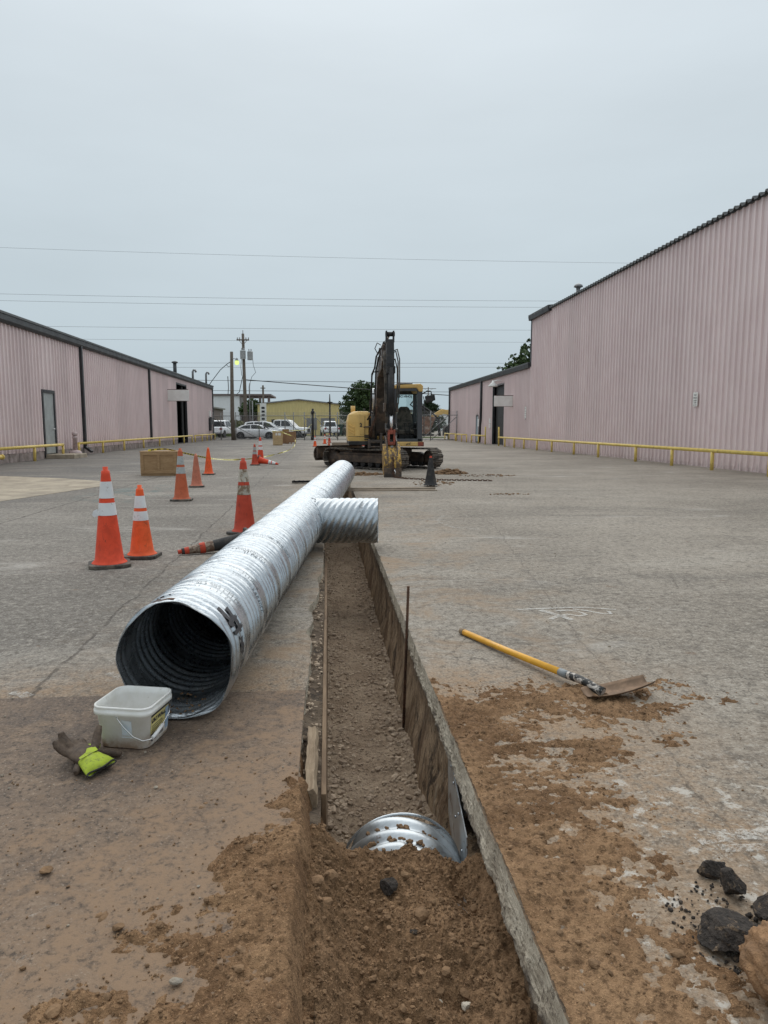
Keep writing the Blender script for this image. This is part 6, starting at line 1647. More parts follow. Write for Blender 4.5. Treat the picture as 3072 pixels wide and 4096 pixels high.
# ------------------------------------------------------------------ crates
def crate(loc, w, d, h, mat, label, rz=0, feet=.06, label_paper=False, group='wooden crates'):
    c = empty('wooden_crate', loc, rz, label, 'crate', group)
    t = .02
    mb = MB(); mb.box(-w / 2, w / 2, -d / 2, d / 2, feet, h - .02); mb.build('crate_body', mat, c, bevel=.004)
    mb = MB(); mb.box(-w / 2 - .02, w / 2 + .02, -d / 2 - .02, d / 2 + .02, h - .02, h); mb.build('lid', mat, c, bevel=.004)
    s_ = .09 * min(1, w)
    for (x0, x1, z0, z1) in ((-w / 2, w / 2, feet, feet + s_), (-w / 2, w / 2, h - .02 - s_, h - .021), (-w / 2, -w / 2 + s_, feet + s_, h - .02 - s_), (w / 2 - s_, w / 2, feet + s_, h - .02 - s_), (-s_ * .4, s_ * .4, feet + s_, h - .02 - s_)):
        mb = MB(); mb.box(x0, x1, -d / 2 - t, -d / 2 - .001, z0, z1); mb.build('batten', mat, c, bevel=.003)
    for (y0, y1, z0, z1) in ((-d / 2, d / 2, feet, feet + s_), (-d / 2, d / 2, h - .02 - s_, h - .021), (-d / 2, -d / 2 + s_, feet + s_, h - .02 - s_), (d / 2 - s_, d / 2, feet + s_, h - .02 - s_)):
        mb = MB(); mb.box(w / 2 + .001, w / 2 + t, y0, y1, z0, z1); mb.build('batten', mat, c, bevel=.003)
    if feet:
        for y in (-d / 2 + .05, d / 2 - .05):
            mb = MB(); mb.box(-w / 2, w / 2, y - .045, y + .045, 0, feet); mb.build('skid', mat, c)
    if label_paper:
        mb = MB(); mb.box(-w * .2, w * .34, -d / 2 - .006, -d / 2 - .002, h * .45, h * .85); mb.build('paper_label', M_['white'], c)
    return c
crate((-4.47, 19.55, 0), .93, .62, .65, M_['crate'], 'brown plywood crate with battens standing alone by the tall faded cone', R(1))
crate((-3.46, 50.3, 0), .64, .55, .47, M_['crate_l'], 'pale plywood crate at the bottom of the stack of two', R(2))
crate((-3.46, 50.3, .47), .67, .55, .47, M_['crate_l'], 'pale plywood crate with a paper label on top of the stack of two', R(2), .05, True)
crate((-2.72, 54.2, .14), .70, .6, .78, M_['crate_d'], 'brown plywood crate beside the pale stack', R(2), .0, False)
for x in (-3.05, -2.2):
    for y in (53.9, 54.5):
        pass
e_ = empty('wooden_pallet', (-2.72, 54.2, 0), R(2), 'low pallet under the brown crate beside the pale stack', 'pallet')
for x in (-.3, 0, .3):
    mb = MB(); mb.box(x - .04, x + .04, -.3, .3, 0, .10); mb.build('runner', M_['crate_d'], e_)
for y in (-.22, 0, .22):
    mb = MB(); mb.box(-.35, .35, y - .07, y + .07, .10, .14); mb.build('slat', M_['crate_d'], e_)
crate((-3.20, 55.4, 0), .5, .5, 1.10, M_['crate_d'], 'tall dark crate peeking over the pale stack', R(2), .05, False)

# caution tape
s = NT('caution_tape'); s.co = s.tc.outputs['UV']
x, y, z = s.xyz(s.tc.outputs['UV'])
st = s.m_('FRACT', s.m_('MULTIPLY', x, 6.0)); bl_ = s.m_('MULTIPLY', s.m_('GREATER_THAN', st, .45), s.m_('LESS_THAN', s.m_('ABSOLUTE', s.m_('SUBTRACT', y, .5)), .32))
M_['tape'] = s.bsdf(s.mix(bl_, (.76, .66, .09), (.03, .03, .03)), .4, 0, None, .4)
def ribbon(name, pts, w, mat, label, twist=.9):
    # smooth the path
    P = [Vector(p) for p in pts]; Q = []
    for i in range(len(P) - 1):
        p0, p1, p2, p3 = P[max(i - 1, 0)], P[i], P[i + 1], P[min(i + 2, len(P) - 1)]
        for k in range(14):
            t = k / 14
            Q.append(.5 * ((2 * p1) + (-p0 + p2) * t + (2 * p0 - 5 * p1 + 4 * p2 - p3) * t * t + (-p0 + 3 * p1 - 3 * p2 + p3) * t ** 3))
    Q.append(P[-1])
    V_ = []; d = 0; U = []
    for i, p in enumerate(Q):
        tdir_ = (Q[min(i + 1, len(Q) - 1)] - Q[max(i - 1, 0)]).normalized()
        if i: d += (Q[i] - Q[i - 1]).length
        a = twist * math.sin(d * 1.1) + .3 * math.sin(d * 3.1)
        side = Vector((0, 0, 1)) * math.cos(a) + tdir_.cross(Vector((0, 0, 1))).normalized() * math.sin(a)
        V_ += [p - side * w / 2, p + side * w / 2]; U.append(d)
    me = bpy.data.meshes.new(name); me.from_pydata([tuple(v) for v in V_], [], [(2 * i, 2 * i + 2, 2 * i + 3, 2 * i + 1) for i in range(len(Q) - 1)])
    uv = me.uv_layers.new(name='UVMap')
    for poly in me.polygons:
        for li, vi in zip(poly.loop_indices, poly.vertices): uv.data[li].uv = (U[vi // 2], vi % 2)
    me.materials.append(mat)
    o = bpy.data.objects.new(name, me); link(o); tag(o, label, 'tape'); return o
ribbon('caution_tape', [(-4.75, 19.35, .67), (-4.3, 19.4, .70), (-3.9, 20.2, .55), (-3.5, 22.0, .33), (-3.10, 24.5, .18), (-2.6, 28.0, .10), (-2.2, 32.0, .10), (-1.9, 36.5, .14), (-1.85, 41, .28), (-2.1, 45.5, .62), (-2.75, 48.8, .80), (-3.25, 50.1, .95)], .05, M_['tape'], 'yellow and black caution tape drooping from the lone crate to the crate stack')
ribbon('caution_tape', [(-3.8, 49.95, .96), (-3.3, 50.3, .97), (-2.3, 53.5, 1.02), (-1.9, 58.0, .98), (-1.7, 63, 1.15), (-1.5, 69.1, 1.55)], .05, M_['tape'], 'yellow caution tape running from the crate stack to the dark gate post')

# ------------------------------------------------------------------ plank, broom head, soil clumps on the lot
mb = MB(); rings = []
for k in range(10):
    t = k / 9; y = .018 * math.sin(t * 5); 
    rings.append([(-.25 + 2.5 * t, -.075 + y * .3, .0), (-.25 + 2.5 * t, .075 + y * .3, .0), (-.25 + 2.5 * t, .07 + y * .3, .042 + .004 * math.sin(k * 2)), (-.25 + 2.5 * t, -.07 + y * .3, .042 + .003 * math.sin(k * 3))])
mb.loft(rings, True, False)
tag(mb.build('wooden_plank', M_['plank'], bevel=.004, loc=(-.02, 14.6, .001), rot=(0, 0, R(1.5))), 'weathered plank laid across the trench under the far end of the big pipe', 'plank')
mb = MB(); mb.box(-.25, 1.6, -.055, .055, 0, .02)
tag(mb.build('wooden_plank', M_['plank'], bevel=.003, loc=(.62, 14.36, .001), rot=(0, 0, R(-2.2))), 'thin split batten in front of the weathered plank', 'plank')
br = empty('broom_head', (-.42, 16.4, 0), R(4), 'black bristled push-broom head lying behind the big pipe', 'broom')
mb = MB(); mb.box(-.40, .40, .02, .09, .015, .06); mb.build('broom_block', M_['ink'], br, bevel=.01)
mb = MB(); rb = random.Random(3)
for k in range(420):
    x = rb.uniform(-.39, .39); z = rb.uniform(.02, .055); L_ = rb.uniform(.07, .11)
    mb.tube([(x, .03, z), (x + rb.uniform(-.02, .02), .03 - L_, z + rb.uniform(-.012, .035))], .0045, 3, False, False, False)
o = mb.build('bristles', M_['ink'], br); tag(o, kind='stuff')
rg2 = np.random.default_rng(21)
def pile(name, c, rx, ry, h, n, s0, label, mat='clod', seed=1):
    r_ = np.sqrt(rg2.random(n)); a = rg2.uniform(0, 6.283, n)
    px = c[0] + np.cos(a) * r_ * rx; py = c[1] + np.sin(a) * r_ * ry
    pz = np.maximum(0, h * (1 - r_ ** 1.3) * rg2.random(n)) + .002
    sz_ = np.clip(rg2.lognormal(math.log(s0), .45, n), s0 * .3, s0 * 2.5)
    tag(scatter(name, np.stack([px, py, pz], 1), sz_, M_[mat], RV, seed, True), label, 'soil', kind='stuff')
pile('soil_pile', (3.35, 19.5), .55, .4, .15, 260, .035, 'small dark soil heap behind the black cone', seed=2)
pile('soil_pile', (4.2, 18.6), .8, .35, .03, 70, .022, 'flattened soil clods trailing right of the small heap', seed=3)
pile('soil_pile', (3.5, 13.4), .45, .12, .015, 50, .014, 'thin line of dark soil on the lot beyond the plank', seed=4)
pile('soil_pile', (.75, 19.3), .8, .5, .06, 300, .028, 'reddish soil under the bucket and tracks', seed=5)
pile('soil_pile', (2.4, 16.1), .5, .8, .02, 60, .02, 'scattered soil crumbs beside the chain', seed=6)
pile('soil_pile', (-.42, 2.35), .12, .09, .02, 90, .008, 'clump of damp soil on the steel plate', seed=7)
pile('soil_pile', (-.25, 3.05), .05, .06, .01, 60, .006, 'dark soil crumbs on the steel plate by the trench', seed=8)
pile('soil_pile', (-.62, 1.80), .09, .06, .02, 110, .007, 'cracked soil lumps on the steel plate near the black stain', seed=9)

# ------------------------------------------------------------------ big corrugated pipe with its tee branch
def corrugated(Rr, L_, amp, pitch, starts, nphi, per=8, squash=None, y0=0.0, band=None):
    n_ = int(L_ / (pitch / per)) + 1
    yy_ = np.linspace(0, L_, n_); ph = np.linspace(0, 2 * np.pi, nphi, endpoint=False)
    Yg, Pg = np.meshgrid(yy_, ph, indexing='ij')
    cyc = ((Yg / pitch + starts * Pg / (2 * np.pi)) / 8.0 + .5 * (band is None)) % 1.0
    envl = 1.0 if band is None else 1 - band * sstep(.60, .68, cyc) * sstep(.96, .88, cyc)
    cw = np.cos(2 * np.pi * Yg / pitch + starts * Pg)
    rr = Rr + amp * envl * np.sign(cw) * np.abs(cw) ** .7
    # seam of the helical lock
    sm = np.abs(((Yg / pitch + starts * Pg / (2 * np.pi)) / 8.0) % 1.0 - .5)
    rr = rr - amp * .9 * np.exp(-(sm / .035) ** 2)
    if squash: rr = rr + squash(Yg, Pg)
    X = rr * np.sin(Pg); Z = rr * np.cos(Pg)
    V_ = np.stack([X, Yg + y0, Z], -1).reshape(-1, 3)
    i = np.arange(n_ - 1)[:, None] * nphi + np.arange(nphi)[None, :]; j = np.arange(n_ - 1)[:, None] * nphi + (np.arange(nphi)[None, :] + 1) % nphi
    F_ = np.stack([i, i + nphi, j + nphi, j], -1).reshape(-1, 4)
    return V_, F_
PR = .256; PL = 12.15
pa = Vector((-.668, 3.035, .287)); pb = Vector((.315, 15.15, .325))
pd = (pb - pa).normalized()
pp = empty('corrugated_pipe', pa, 0, 'long galvanized corrugated pipe with a side branch lying beside the trench', 'pipe')
pp.rotation_mode = 'QUATERNION'; pp.rotation_quaternion = pd.to_track_quat('Y', 'Z')
def sq(Y, P):
    return (.006 * np.cos(2 * P + .5) + .0025 * np.cos(5 * P + 2) + .0015 * np.sin(11 * P)) * np.exp(-Y / .18)
V_, F_ = corrugated(PR, PL, .0085, .062, 5, 112, 8, sq, 0.0, .85)
pipe_main = np_mesh('pipe_run', V_, F_, M_['galv'], True, pp)
sol = pipe_main.modifiers.new('sheet', 'SOLIDIFY'); sol.thickness = .003; sol.offset = -1
V_, F_ = corrugated(.232, .66, .0075, .066, 10, 112, 8, None, .175)
# branch: local +y becomes +x of the run
br_ = np_mesh('tee_branch', V_, F_, M_['galvtee'], True, pp); br_.location = (0, 4.56, 0); br_.rotation_euler = (0, 0, R(-90))
sol = br_.modifiers.new('sheet', 'SOLIDIFY'); sol.thickness = .003; sol.offset = -1
# weld bead and zinc paint where branch meets run
bead = []
for k in range(72):
    a = 2 * math.pi * k / 72; yb_ = .236 * math.cos(a); zb_ = .236 * math.sin(a)
    bead.append((math.sqrt(max(.0, (PR + .006) ** 2 - zb_ ** 2)), 4.56 + yb_, zb_))
mb = MB(); mb.tube(bead, .009, 6, closed=True); mb.build('weld_bead', M_['galv2'], pp)
def wrap(body, size, y, phi, parent, mat, rr=PR + .0095, bold=0.0):
    me = text_mesh(body, size, 'stencil_text', 'LEFT', bold); me.materials.append(mat)
    bm = bmesh.new(); bm.from_mesh(me)
    bmesh.ops.triangulate(bm, faces=bm.faces)
    for v in bm.verts:
        a = phi + v.co.x / rr; yy_ = y + v.co.y - .10 * (v.co.x)
        v.co = (rr * math.sin(a), yy_, rr * math.cos(a))
    bm.to_mesh(me); bm.free()
    o = bpy.data.objects.new('stencil_text', me); link(o, parent); return o
for (t, y, ph) in (('0.064 202 CM Name', .42, -10), ('04951   1-11 22', .335, -14), ('HEAT# R2040SE', .74, 22), ('Vert U U064', .83, 12), ('DYNAMICS RAW MATERIAL', 1.36, -8), ('97 ASTM A929  A7', 1.28, 10), ('16 1.0 STEEL TUNNEL', 1.95, -16), ('MADUTO M218', 1.87, 0), ('USN SUSH', 3.0, -10), ('USN W USN', 3.6, -6)):
    wrap(t, .042, y, R(ph), pp, M_['fadedink'])
rt_ = random.Random(5)
for k in range(14):
    wrap(rt_.choice(('16 1.0 STEEL', 'ASTM A929', 'HEAT# R2040', '97 ASTM A7', '0.064 202')), .04, 5.4 + k * .47, R(rt_.uniform(-40, 5)), pp, M_['fadedink'])
for k in range(5):
    wrap(('ASTM A929', 'M218')[k % 2], .038, 1.2 + k * .75, R(62), pp, M_['fadedink'])
me = text_mesh('W18A 20-09', .05, 'stencil_text', 'LEFT'); me.materials.append(M_['fadedink'])
bm = bmesh.new(); bm.from_mesh(me)
for v in bm.verts:      # lettering round the branch near its end
    a = R(-20) - v.co.x / .241; v.co = (.66 + v.co.y, 4.56 + .241 * math.sin(a), .241 * math.cos(a))
bm.to_mesh(me); bm.free(); o = bpy.data.objects.new('stencil_text', me); link(o, pp)
# black paint dashes near the mouth
mb = MB()
def patch(mb, y0, y1, p0, p1, rr=PR + .0098):
    n_ = 6; vs = []
    for i in range(n_ + 1):
        a = R(p0 + (p1 - p0) * i / n_)
        for y in (y0 + .012 * math.sin(i * 2.1), y1 + .010 * math.cos(i * 1.7)): vs.append((rr * math.sin(a), y, rr * math.cos(a)))
    mb.add(vs, [(2 * i, 2 * i + 1, 2 * i + 3, 2 * i + 2) for i in range(n_)], True)
patch(mb, .10, .15, 38, 62); patch(mb, .17, .21, 44, 72); patch(mb, .08, .23, 55, 59); patch(mb, .09, .24, 66, 70); patch(mb, .13, .18, 76, 92)
mb.build('paint_mark', M_['ink'], pp)
mb = MB(); patch(mb, .06, .085, -38, 5); patch(mb, .12, .14, -48, -20); patch(mb, .19, .205, -30, -12)
mb.build('mud_smear', M_['rust'], pp)
# crumbs of soil inside the mouth
nn = 45; aa = rg2.normal(math.pi, .22, nn); yy_ = rg2.random(nn) ** 1.5 * .3 + .02
Pn = np.stack([.243 * np.sin(aa), yy_, .243 * np.cos(aa)], 1)
tag(scatter('soil_crumbs', Pn, np.clip(rg2.lognormal(-5.4, .5, nn), .002, .009), M_['clod'], RV, 9, True, pp), 'soil lying inside the pipe mouth', kind='stuff')

# ------------------------------------------------------------------ buried pipe and side connection in the trench
bp = empty('buried_pipe', (.275, 2.10, -.470), 0, 'muddy corrugated pipe end emerging from the soil in the trench', 'pipe')
V_, F_ = corrugated(.230, .54, .012, .085, 4, 96, 10)
o = np_mesh('pipe_wall', V_, F_, M_['galvdirty'], True, bp); sol = o.modifiers.new('sheet', 'SOLIDIFY'); sol.thickness = .003; sol.offset = -1
mb = MB(); mb.tube([(.241 * math.sin(a), .545, .241 * math.cos(a)) for a in [2 * math.pi * k / 48 for k in range(48)]], .006, 6, closed=True); mb.build('rim', M_['galv2'], bp)
nn = 240
vy = rg2.integers(1, 7, nn) * .085 - .03; aa = rg2.uniform(-.75, .6, nn); yy_ = vy - .085 * 4 * aa / (2 * math.pi) + rg2.normal(0, .010, nn)
okp = (yy_ > .10) & (yy_ < .52); aa, yy_ = aa[okp], yy_[okp]
tag(scatter('clinging_mud', np.stack([.226 * np.sin(aa), yy_, .226 * np.cos(aa)], 1), np.clip(rg2.lognormal(-4.9, .4, len(aa)), .004, .014), M_['clod'], RV, 19, True, bp), 'mud caught in the pipe ribs', kind='stuff')
sc_ = empty('side_connection', (.53, 2.75, -.35), 0, 'galvanized collar and flat steel plate in a pocket of the trench wall', 'pipe collar')
mb = MB(); mb.add([(-.015, -.34, -.28), (-.028, -.30, .13), (-.020, .0, .20), (-.005, .26, .255), (.004, .27, -.10), (-.005, -.05, -.28)], [(0, 1, 2, 3, 4, 5)]); o = mb.build('flat_plate', M_['galvdirty'], sc_); sol = o.modifiers.new('sheet', 'SOLIDIFY'); sol.thickness = .004
V_, F_ = corrugated(.15, .26, .009, .085, 3, 64, 9)
o = np_mesh('collar', V_, F_, M_['galv2'], True, sc_); o.location = (.0, .10, .06); o.rotation_euler = (0, 0, R(-90)); sol = o.modifiers.new('sheet', 'SOLIDIFY'); sol.thickness = .003
mb = MB()
for q in ((-.022, -.12, .12), (-.016, .03, .17), (-.01, .12, .20), (-.015, -.02, .05), (-.018, -.18, .0)): mb.lathe([(.006, 0), (.006, .004), (0, .006)], 8, (0, 0, 0), True, Matrix.Translation(q) @ Matrix.Rotation(R(-90), 4, 'Y'))
mb.build('rivets', M_['galv2'], sc_)

# rebar stake
mb = MB(); mb.cyl((0, 0, -.98), (.03, 0, 0), .0085, 10)
for k in range(56): mb.tube([(.03 * (1 - k * .0175) + .0 + .0098 * math.cos(a), .0098 * math.sin(a), -k * .0172 - .006) for a in [2 * math.pi * q / 10 for q in range(10)]], .0019, 4, closed=True)
tag(mb.build('rebar_stake', M_['rust'], loc=(.478, 4.43, .285)), 'upright rusty rebar stake standing in the trench', 'rebar')

# ------------------------------------------------------------------ shovel
sh = empty('shovel', (.84, 4.28, 0), 0, 'yellow-handled shovel with a rusty blade lying on the lot', 'shovel')
hd_ = Vector((.345, -.835, 0)); 
mb = MB(); mb.tube([(0, 0, .02), (.17, -.41, .028), (.345, -.835, .045)], [.0185, .0185, .0185], 14); mb.build('handle', M_['handle'], sh)
mb = MB(); mb.tube([(-.014, .034, .0195), (-.011, .027, .0197), (.004, -.008, .02)], [.012, .0185, .0193], 14); mb.build('end_cap', M_['timber'], sh)
mb = MB(); mb.tube([(.343, -.83, .045), (.368, -.89, .047)], .0208, 14); mb.build('ferrule', M_['ferrule'], sh)
mb = MB(); mb.tube([(.366, -.885, .047), (.40, -.955, .05), (.425, -1.0, .047), (.445, -1.04, .036), (.475, -1.075, .024)], [.0212, .0205, .020, .021, .026], 12); mb.build('socket', M_['socket'], sh)
# dished blade: rows along the blade axis
bl0 = Vector((.385, -1.095, .032)); ax = Vector((.335, .055, 0)); sd_ = Vector((.03, -.13, 0))
vs = []; nu, nv = 14, 11
for i in range(nu):
    u = i / (nu - 1)
    for j in range(nv):
        v = j / (nv - 1) * 2 - 1
        wdt = (1.0 - .30 * max(0, (u - .45) / .55) ** 2) * (1 if u > .06 else .8)
        p = bl0 + ax * u + sd_ * (v * wdt * .5)
        z = .004 + .034 * abs(v) ** 2.0 + .060 * max(0, u - .25) ** 1.35 + .012 * (1 - u) ** 2 * (1 - v * v)
        vs.append((p.x, p.y, z))
mb = MB(); mb.add(vs, [(i * nv + j, i * nv + j + 1, (i + 1) * nv + j + 1, (i + 1) * nv + j) for i in range(nu - 1) for j in range(nv - 1)], True)
o = mb.build('blade', M_['blade'], sh); sol = o.modifiers.new('sheet', 'SOLIDIFY'); sol.thickness = .003

# ------------------------------------------------------------------ pail
def plastic_mat():
    s = NT('milky_plastic'); s.jitter()
    x, y, z = s.xyz()
    n = s.noise(9, 6, .7); n2 = s.noise(24, 5, .7, None, .6)
    c = s.mix(s.mr(n, .35, .7), (.92, .92, .90), (.82, .81, .76))
    low = s.m_('MULTIPLY', s.mr(z, .07, .0), s.mr(n, .35, .6))
    c = s.mix(s.m_('MULTIPLY', low, .75), c, (.42, .26, .13))
    c = s.mix(s.mr(n2, .64, .74, 0, .6), c, (.40, .36, .30))
    d = s.n('ShaderNodeBsdfPrincipled'); s.set(d.inputs['Base Color'], c); d.inputs['Roughness'].default_value = .45
    t = s.n('ShaderNodeBsdfTranslucent'); s.set(t.inputs[0], c); mx = s.n('ShaderNodeMixShader'); mx.inputs[0].default_value = .30
    s.t.links.new(d.outputs[0], mx.inputs[1]); s.t.links.new(t.outputs[0], mx.inputs[2]); s.t.links.new(mx.outputs[0], s.out.inputs[0])
    return s.m
M_['milky'] = plastic_mat()
def rrect(w, d, r, n=6):
    pts = []
    for cx, cy, a0 in ((w / 2 - r, d / 2 - r, 0), (-w / 2 + r, d / 2 - r, 90), (-w / 2 + r, -d / 2 + r, 180), (w / 2 - r, -d / 2 + r, 270)):
        for k in range(n + 1):
            a = R(a0 + 90 * k / n); pts.append((cx + r * math.cos(a), cy + r * math.sin(a)))
    return pts
pw = empty('plastic_pail', (-.803, 2.875, .0205), R(-13), 'dirty translucent white square pail with a yellow label in front of the pipe mouth', 'pail')
def lvl(w, d, r, z): return [(x_, y_, z) for x_, y_ in rrect(w, d, r)]
W0, D0 = .205, .20; W1, D1 = .228, .222; HB = .178
lv = [lvl(W0 - .02, D0 - .02, .03, .0), lvl(W0, D0, .035, .006), lvl(W1, D1, .038, HB - .035), lvl(W1 + .022, D1 + .022, .045, HB - .034), lvl(W1 + .022, D1 + .022, .045, HB - .018), lvl(W1 + .012, D1 + .012, .042, HB - .016), lvl(W1 + .012, D1 + .012, .042, HB - .008), lvl(W1 + .02, D1 + .02, .045, HB - .006), lvl(W1 + .018, D1 + .018, .045, HB),
      lvl(W1 + .004, D1 + .004, .04, HB), lvl(W1 - .004, D1 - .004, .036, HB - .03), lvl(W0 - .006, D0 - .006, .033, .010), lvl(W0 - .03, D0 - .03, .028, .006)]
mb = MB(); mb.loft(lv, True, True); mb.build('pail_body', M_['milky'], pw, bevel=0)
xs = W0 / 2 + .0065
def face_quad(mb, y0, y1, z0, z1, off=.0):
    f = lambda z: W0 / 2 + (W1 - W0) / 2 * (z - .006) / (HB - .041) + .0012 + off
    mb.add([(f(z0), y0, z0), (f(z0), y1, z0), (f(z1), y1, z1), (f(z1), y0, z1)], [(0, 1, 2, 3)])
M_['lblyel'] = wmat('label_yellow', (.66, .58, .22), .5, 0, .1, 20, (.45, .38, .22), .6, 25)
M_['lblpink'] = wmat('label_cream', (.60, .55, .50), .5, 0, .1, 20, (.4, .35, .3), .6, 25)
M_['lblblue'] = wmat('label_blue', (.20, .32, .48), .5, 0, .15, 20, (.45, .52, .58), .7, 18)
M_['lblfade'] = wmat('label_seen_through', (.46, .54, .62), .5, 0, .1, 30, (.62, .64, .62), .8, 22)
lb = MB(); face_quad(lb, -.078, .075, .052, .135); lb_o = lb.build('label', M_['lblyel'], pw)
mb = MB(); face_quad(mb, -.078, .078, .127, .135, .0006); face_quad(mb, -.078, .03, .050, .056, .0006); mb.build('label_bar', M_['ink'], lb_o)
mb = MB(); face_quad(mb, -.078, .075, .018, .050, .0004); mb.build('label_foot', M_['lblpink'], lb_o)
mb = MB(); face_quad(mb, .048, .076, .03, .122, .0008); mb.build('label_picture', M_['lblblue'], lb_o)
def pail_text(body, size, y, z, bold=0.0):
    me = text_mesh(body, size, 'label_text', 'LEFT', bold); me.materials.append(M_['ink'])
    o = bpy.data.objects.new('label_text', me); link(o, lb_o)
    f = W0 / 2 + (W1 - W0) / 2 * (z - .006) / (HB - .041) + .0024
    o.matrix_basis = Matrix.Translation((f, y, z)) @ Matrix(((0, 0, 1, 0), (1, 0, 0, 0), (0, 1, 0, 0), (0, 0, 0, 1))) @ Matrix.Rotation(R(-4.5), 4, 'X')
pail_text('DRYWALL', .026, -.074, .110, .0012); pail_text('6X2', .026, -.074, .034, .0012)
mb = MB()
for k in range(4): face_quad(mb, -.07, .03 - .01 * (k % 2), .062 + k * .008, .0645 + k * .008, .0008)
for k in range(7): face_quad(mb, .0 + k * .005, .0025 + k * .005, .026, .046, .0008)
mb.build('label_print', M_['ink'], lb_o)
mb = MB(); f = lambda z: -(D0 / 2 + (D1 - D0) / 2 * (z - .006) / (HB - .041)) - .0012
mb.add([(.002, f(.06), .06), (.045, f(.06), .06), (.045, f(.12), .12), (.002, f(.125), .125)], [(0, 1, 2, 3)]); mb.add([(.0, f(.05), .05), (.05, f(.05), .05), (.05, f(.055), .055), (.0, f(.055), .055)], [(0, 1, 2, 3)]); mb.build('rear_print', M_['lblfade'], pw)
# wire bail with roller grip, swung down across the front-right corner
mb = MB(); mb.tube([(-.015, -.1135, .137), (-.008, -.118, .132), (.02, -.122, .10), (.06, -.126, .066), (.10, -.128, .053), (.125, -.115, .055), (.13, -.10, .057), (.131, -.06, .066), (.13, -.02, .075), (.128, .05, .10), (.118, .10, .135)], .0022, 6); mb.build('bail', M_['chrome'], pw)
mb = MB(); mb.tube([(.129, -.105, .056), (.1305, -.06, .0655), (.13, -.015, .0755)], .0075, 10); mb.build('grip', M_['collar'], pw)
mb = MB(); mb.lathe([(.006, 0), (.006, .004), (0, .005)], 10, (0, 0, 0), True, Matrix.Translation((-.015, -.110, .137)) @ Matrix.Rotation(R(90), 4, 'X')); mb.build('bail_boss', M_['milky'], pw)

# ------------------------------------------------------------------ work gloves
M_['leather'] = wmat('dirty_leather', (.062, .041, .028), .75, 0, .3, 30, (.12, .085, .06), .8, 35, .52, .1, .5, 160, .002)
M_['hivis'] = wmat('high_visibility_fabric', (.33, .41, .03), .7, 0, .12, 40, (.13, .14, .045), .8, 45, .58, .08, .4, 260, .001)
M_['binding'] = wmat('dark_binding', (.03, .026, .024), .8, 0, .2, 40)
def glove(loc, rz, label, fingers, thumb, tilt, cuff_len=.062, cuff=True, lift=0.0):
    g = empty('work_glove', loc, 0, label, 'glove', 'pair of work gloves'); g.rotation_euler = (tilt[0], tilt[1], rz)
    bm_mb = MB()
    # palm as a flattened loft along +y
    rings = []
    for y, w, h, z in ((-.052, .036, .016, .020), (-.03, .043, .020, .022), (0, .047, .021, .024), (.03, .047, .020, .026), (.048, .043, .017, .027)):
        rings.append([(w * math.cos(a), y, z + h * math.sin(a)) for a in [2 * math.pi * k / 16 for k in range(16)]])
    bm_mb.loft(rings, True, True)
    for path, r in fingers:
        bm_mb.tube(path, [r * .95] + [r * 1.08] * (len(path) - 2) + [r * .72], 10)
    bm_mb.tube(thumb, [.019, .017, .0165, .015, .010], 10)
    o = bm_mb.build('glove_hand', M_['leather'], g)
    rm = o.modifiers.new('fuse', 'REMESH'); rm.mode = 'VOXEL'; rm.voxel_size = .0028; rm.use_smooth_shade = True
    sm_ = o.modifiers.new('soften', 'SMOOTH'); sm_.factor = .5; sm_.iterations = 5
    if cuff:
        rr_ = []
        for y, w, h, z in ((-.042, .043, .020, .021), (-.06, .047, .018, .020), (-.085, .054, .013, .018), (-.085 - cuff_len * .5, .060, .008, .014)):
            rr_.append([(w * math.cos(a), y + .006 * math.sin(3 * a), z + h * math.sin(a)) for a in [2 * math.pi * k / 24 for k in range(24)]])
        mb = MB(); mb.loft(rr_, False, True); c = mb.build('cuff', M_['hivis'], g)
        sol = c.modifiers.new('cloth', 'SOLIDIFY'); sol.thickness = .002
        mb = MB(); mb.tube(rr_[-1], .0032, 6, closed=True); mb.build('binding', M_['binding'], c)
        mb = MB(); mb.add([(-.040, -.046, .0435), (.036, -.046, .0435), (.040, -.02, .0455), (.012, -.012, .0475), (-.006, -.030, .0465), (-.038, -.036, .0445)], [(0, 1, 2, 3, 4, 5)])
        mb.build('cuff_flap', M_['hivis'], g)
    return g
def fg(x0, pts, r): return ([(x0, .035, .026)] + pts, r)
glove((-.935, 2.640, .048), R(52), 'brown leather glove with a lime cuff lying on top of its mate',
      [fg(-.034, [(-.040, .062, .034), (-.044, .088, .046), (-.045, .103, .062)], .0150), fg(-.012, [(-.013, .070, .042), (-.014, .098, .060), (-.016, .108, .082)], .0158), fg(.011, [(.012, .068, .036), (.013, .096, .030), (.013, .115, .018)], .0155), fg(.033, [(.040, .058, .030), (.048, .080, .022), (.052, .096, .012)], .0138)],
      [(.026, -.020, .026), (.050, -.008, .036), (.072, .012, .050), (.090, .028, .064), (.106, .040, .076)], (R(8), R(-6)))
glove((-.925, 2.668, .0215), R(205), 'brown leather glove with a lime cuff pinned underneath the other',
      [fg(-.034, [(-.046, .060, .024), (-.058, .084, .018), (-.064, .100, .014)], .0150), fg(-.012, [(-.016, .068, .024), (-.022, .094, .018), (-.026, .112, .014)], .0155), fg(.011, [(.012, .070, .024), (.012, .098, .018), (.010, .116, .014)], .0155), fg(.033, [(.040, .060, .022), (.048, .084, .018), (.054, .100, .014)], .0140)],
      [(-.030, -.015, .022), (-.055, -.010, .022), (-.080, .0, .020), (-.100, .012, .018), (-.118, .022, .016)], (0, 0))

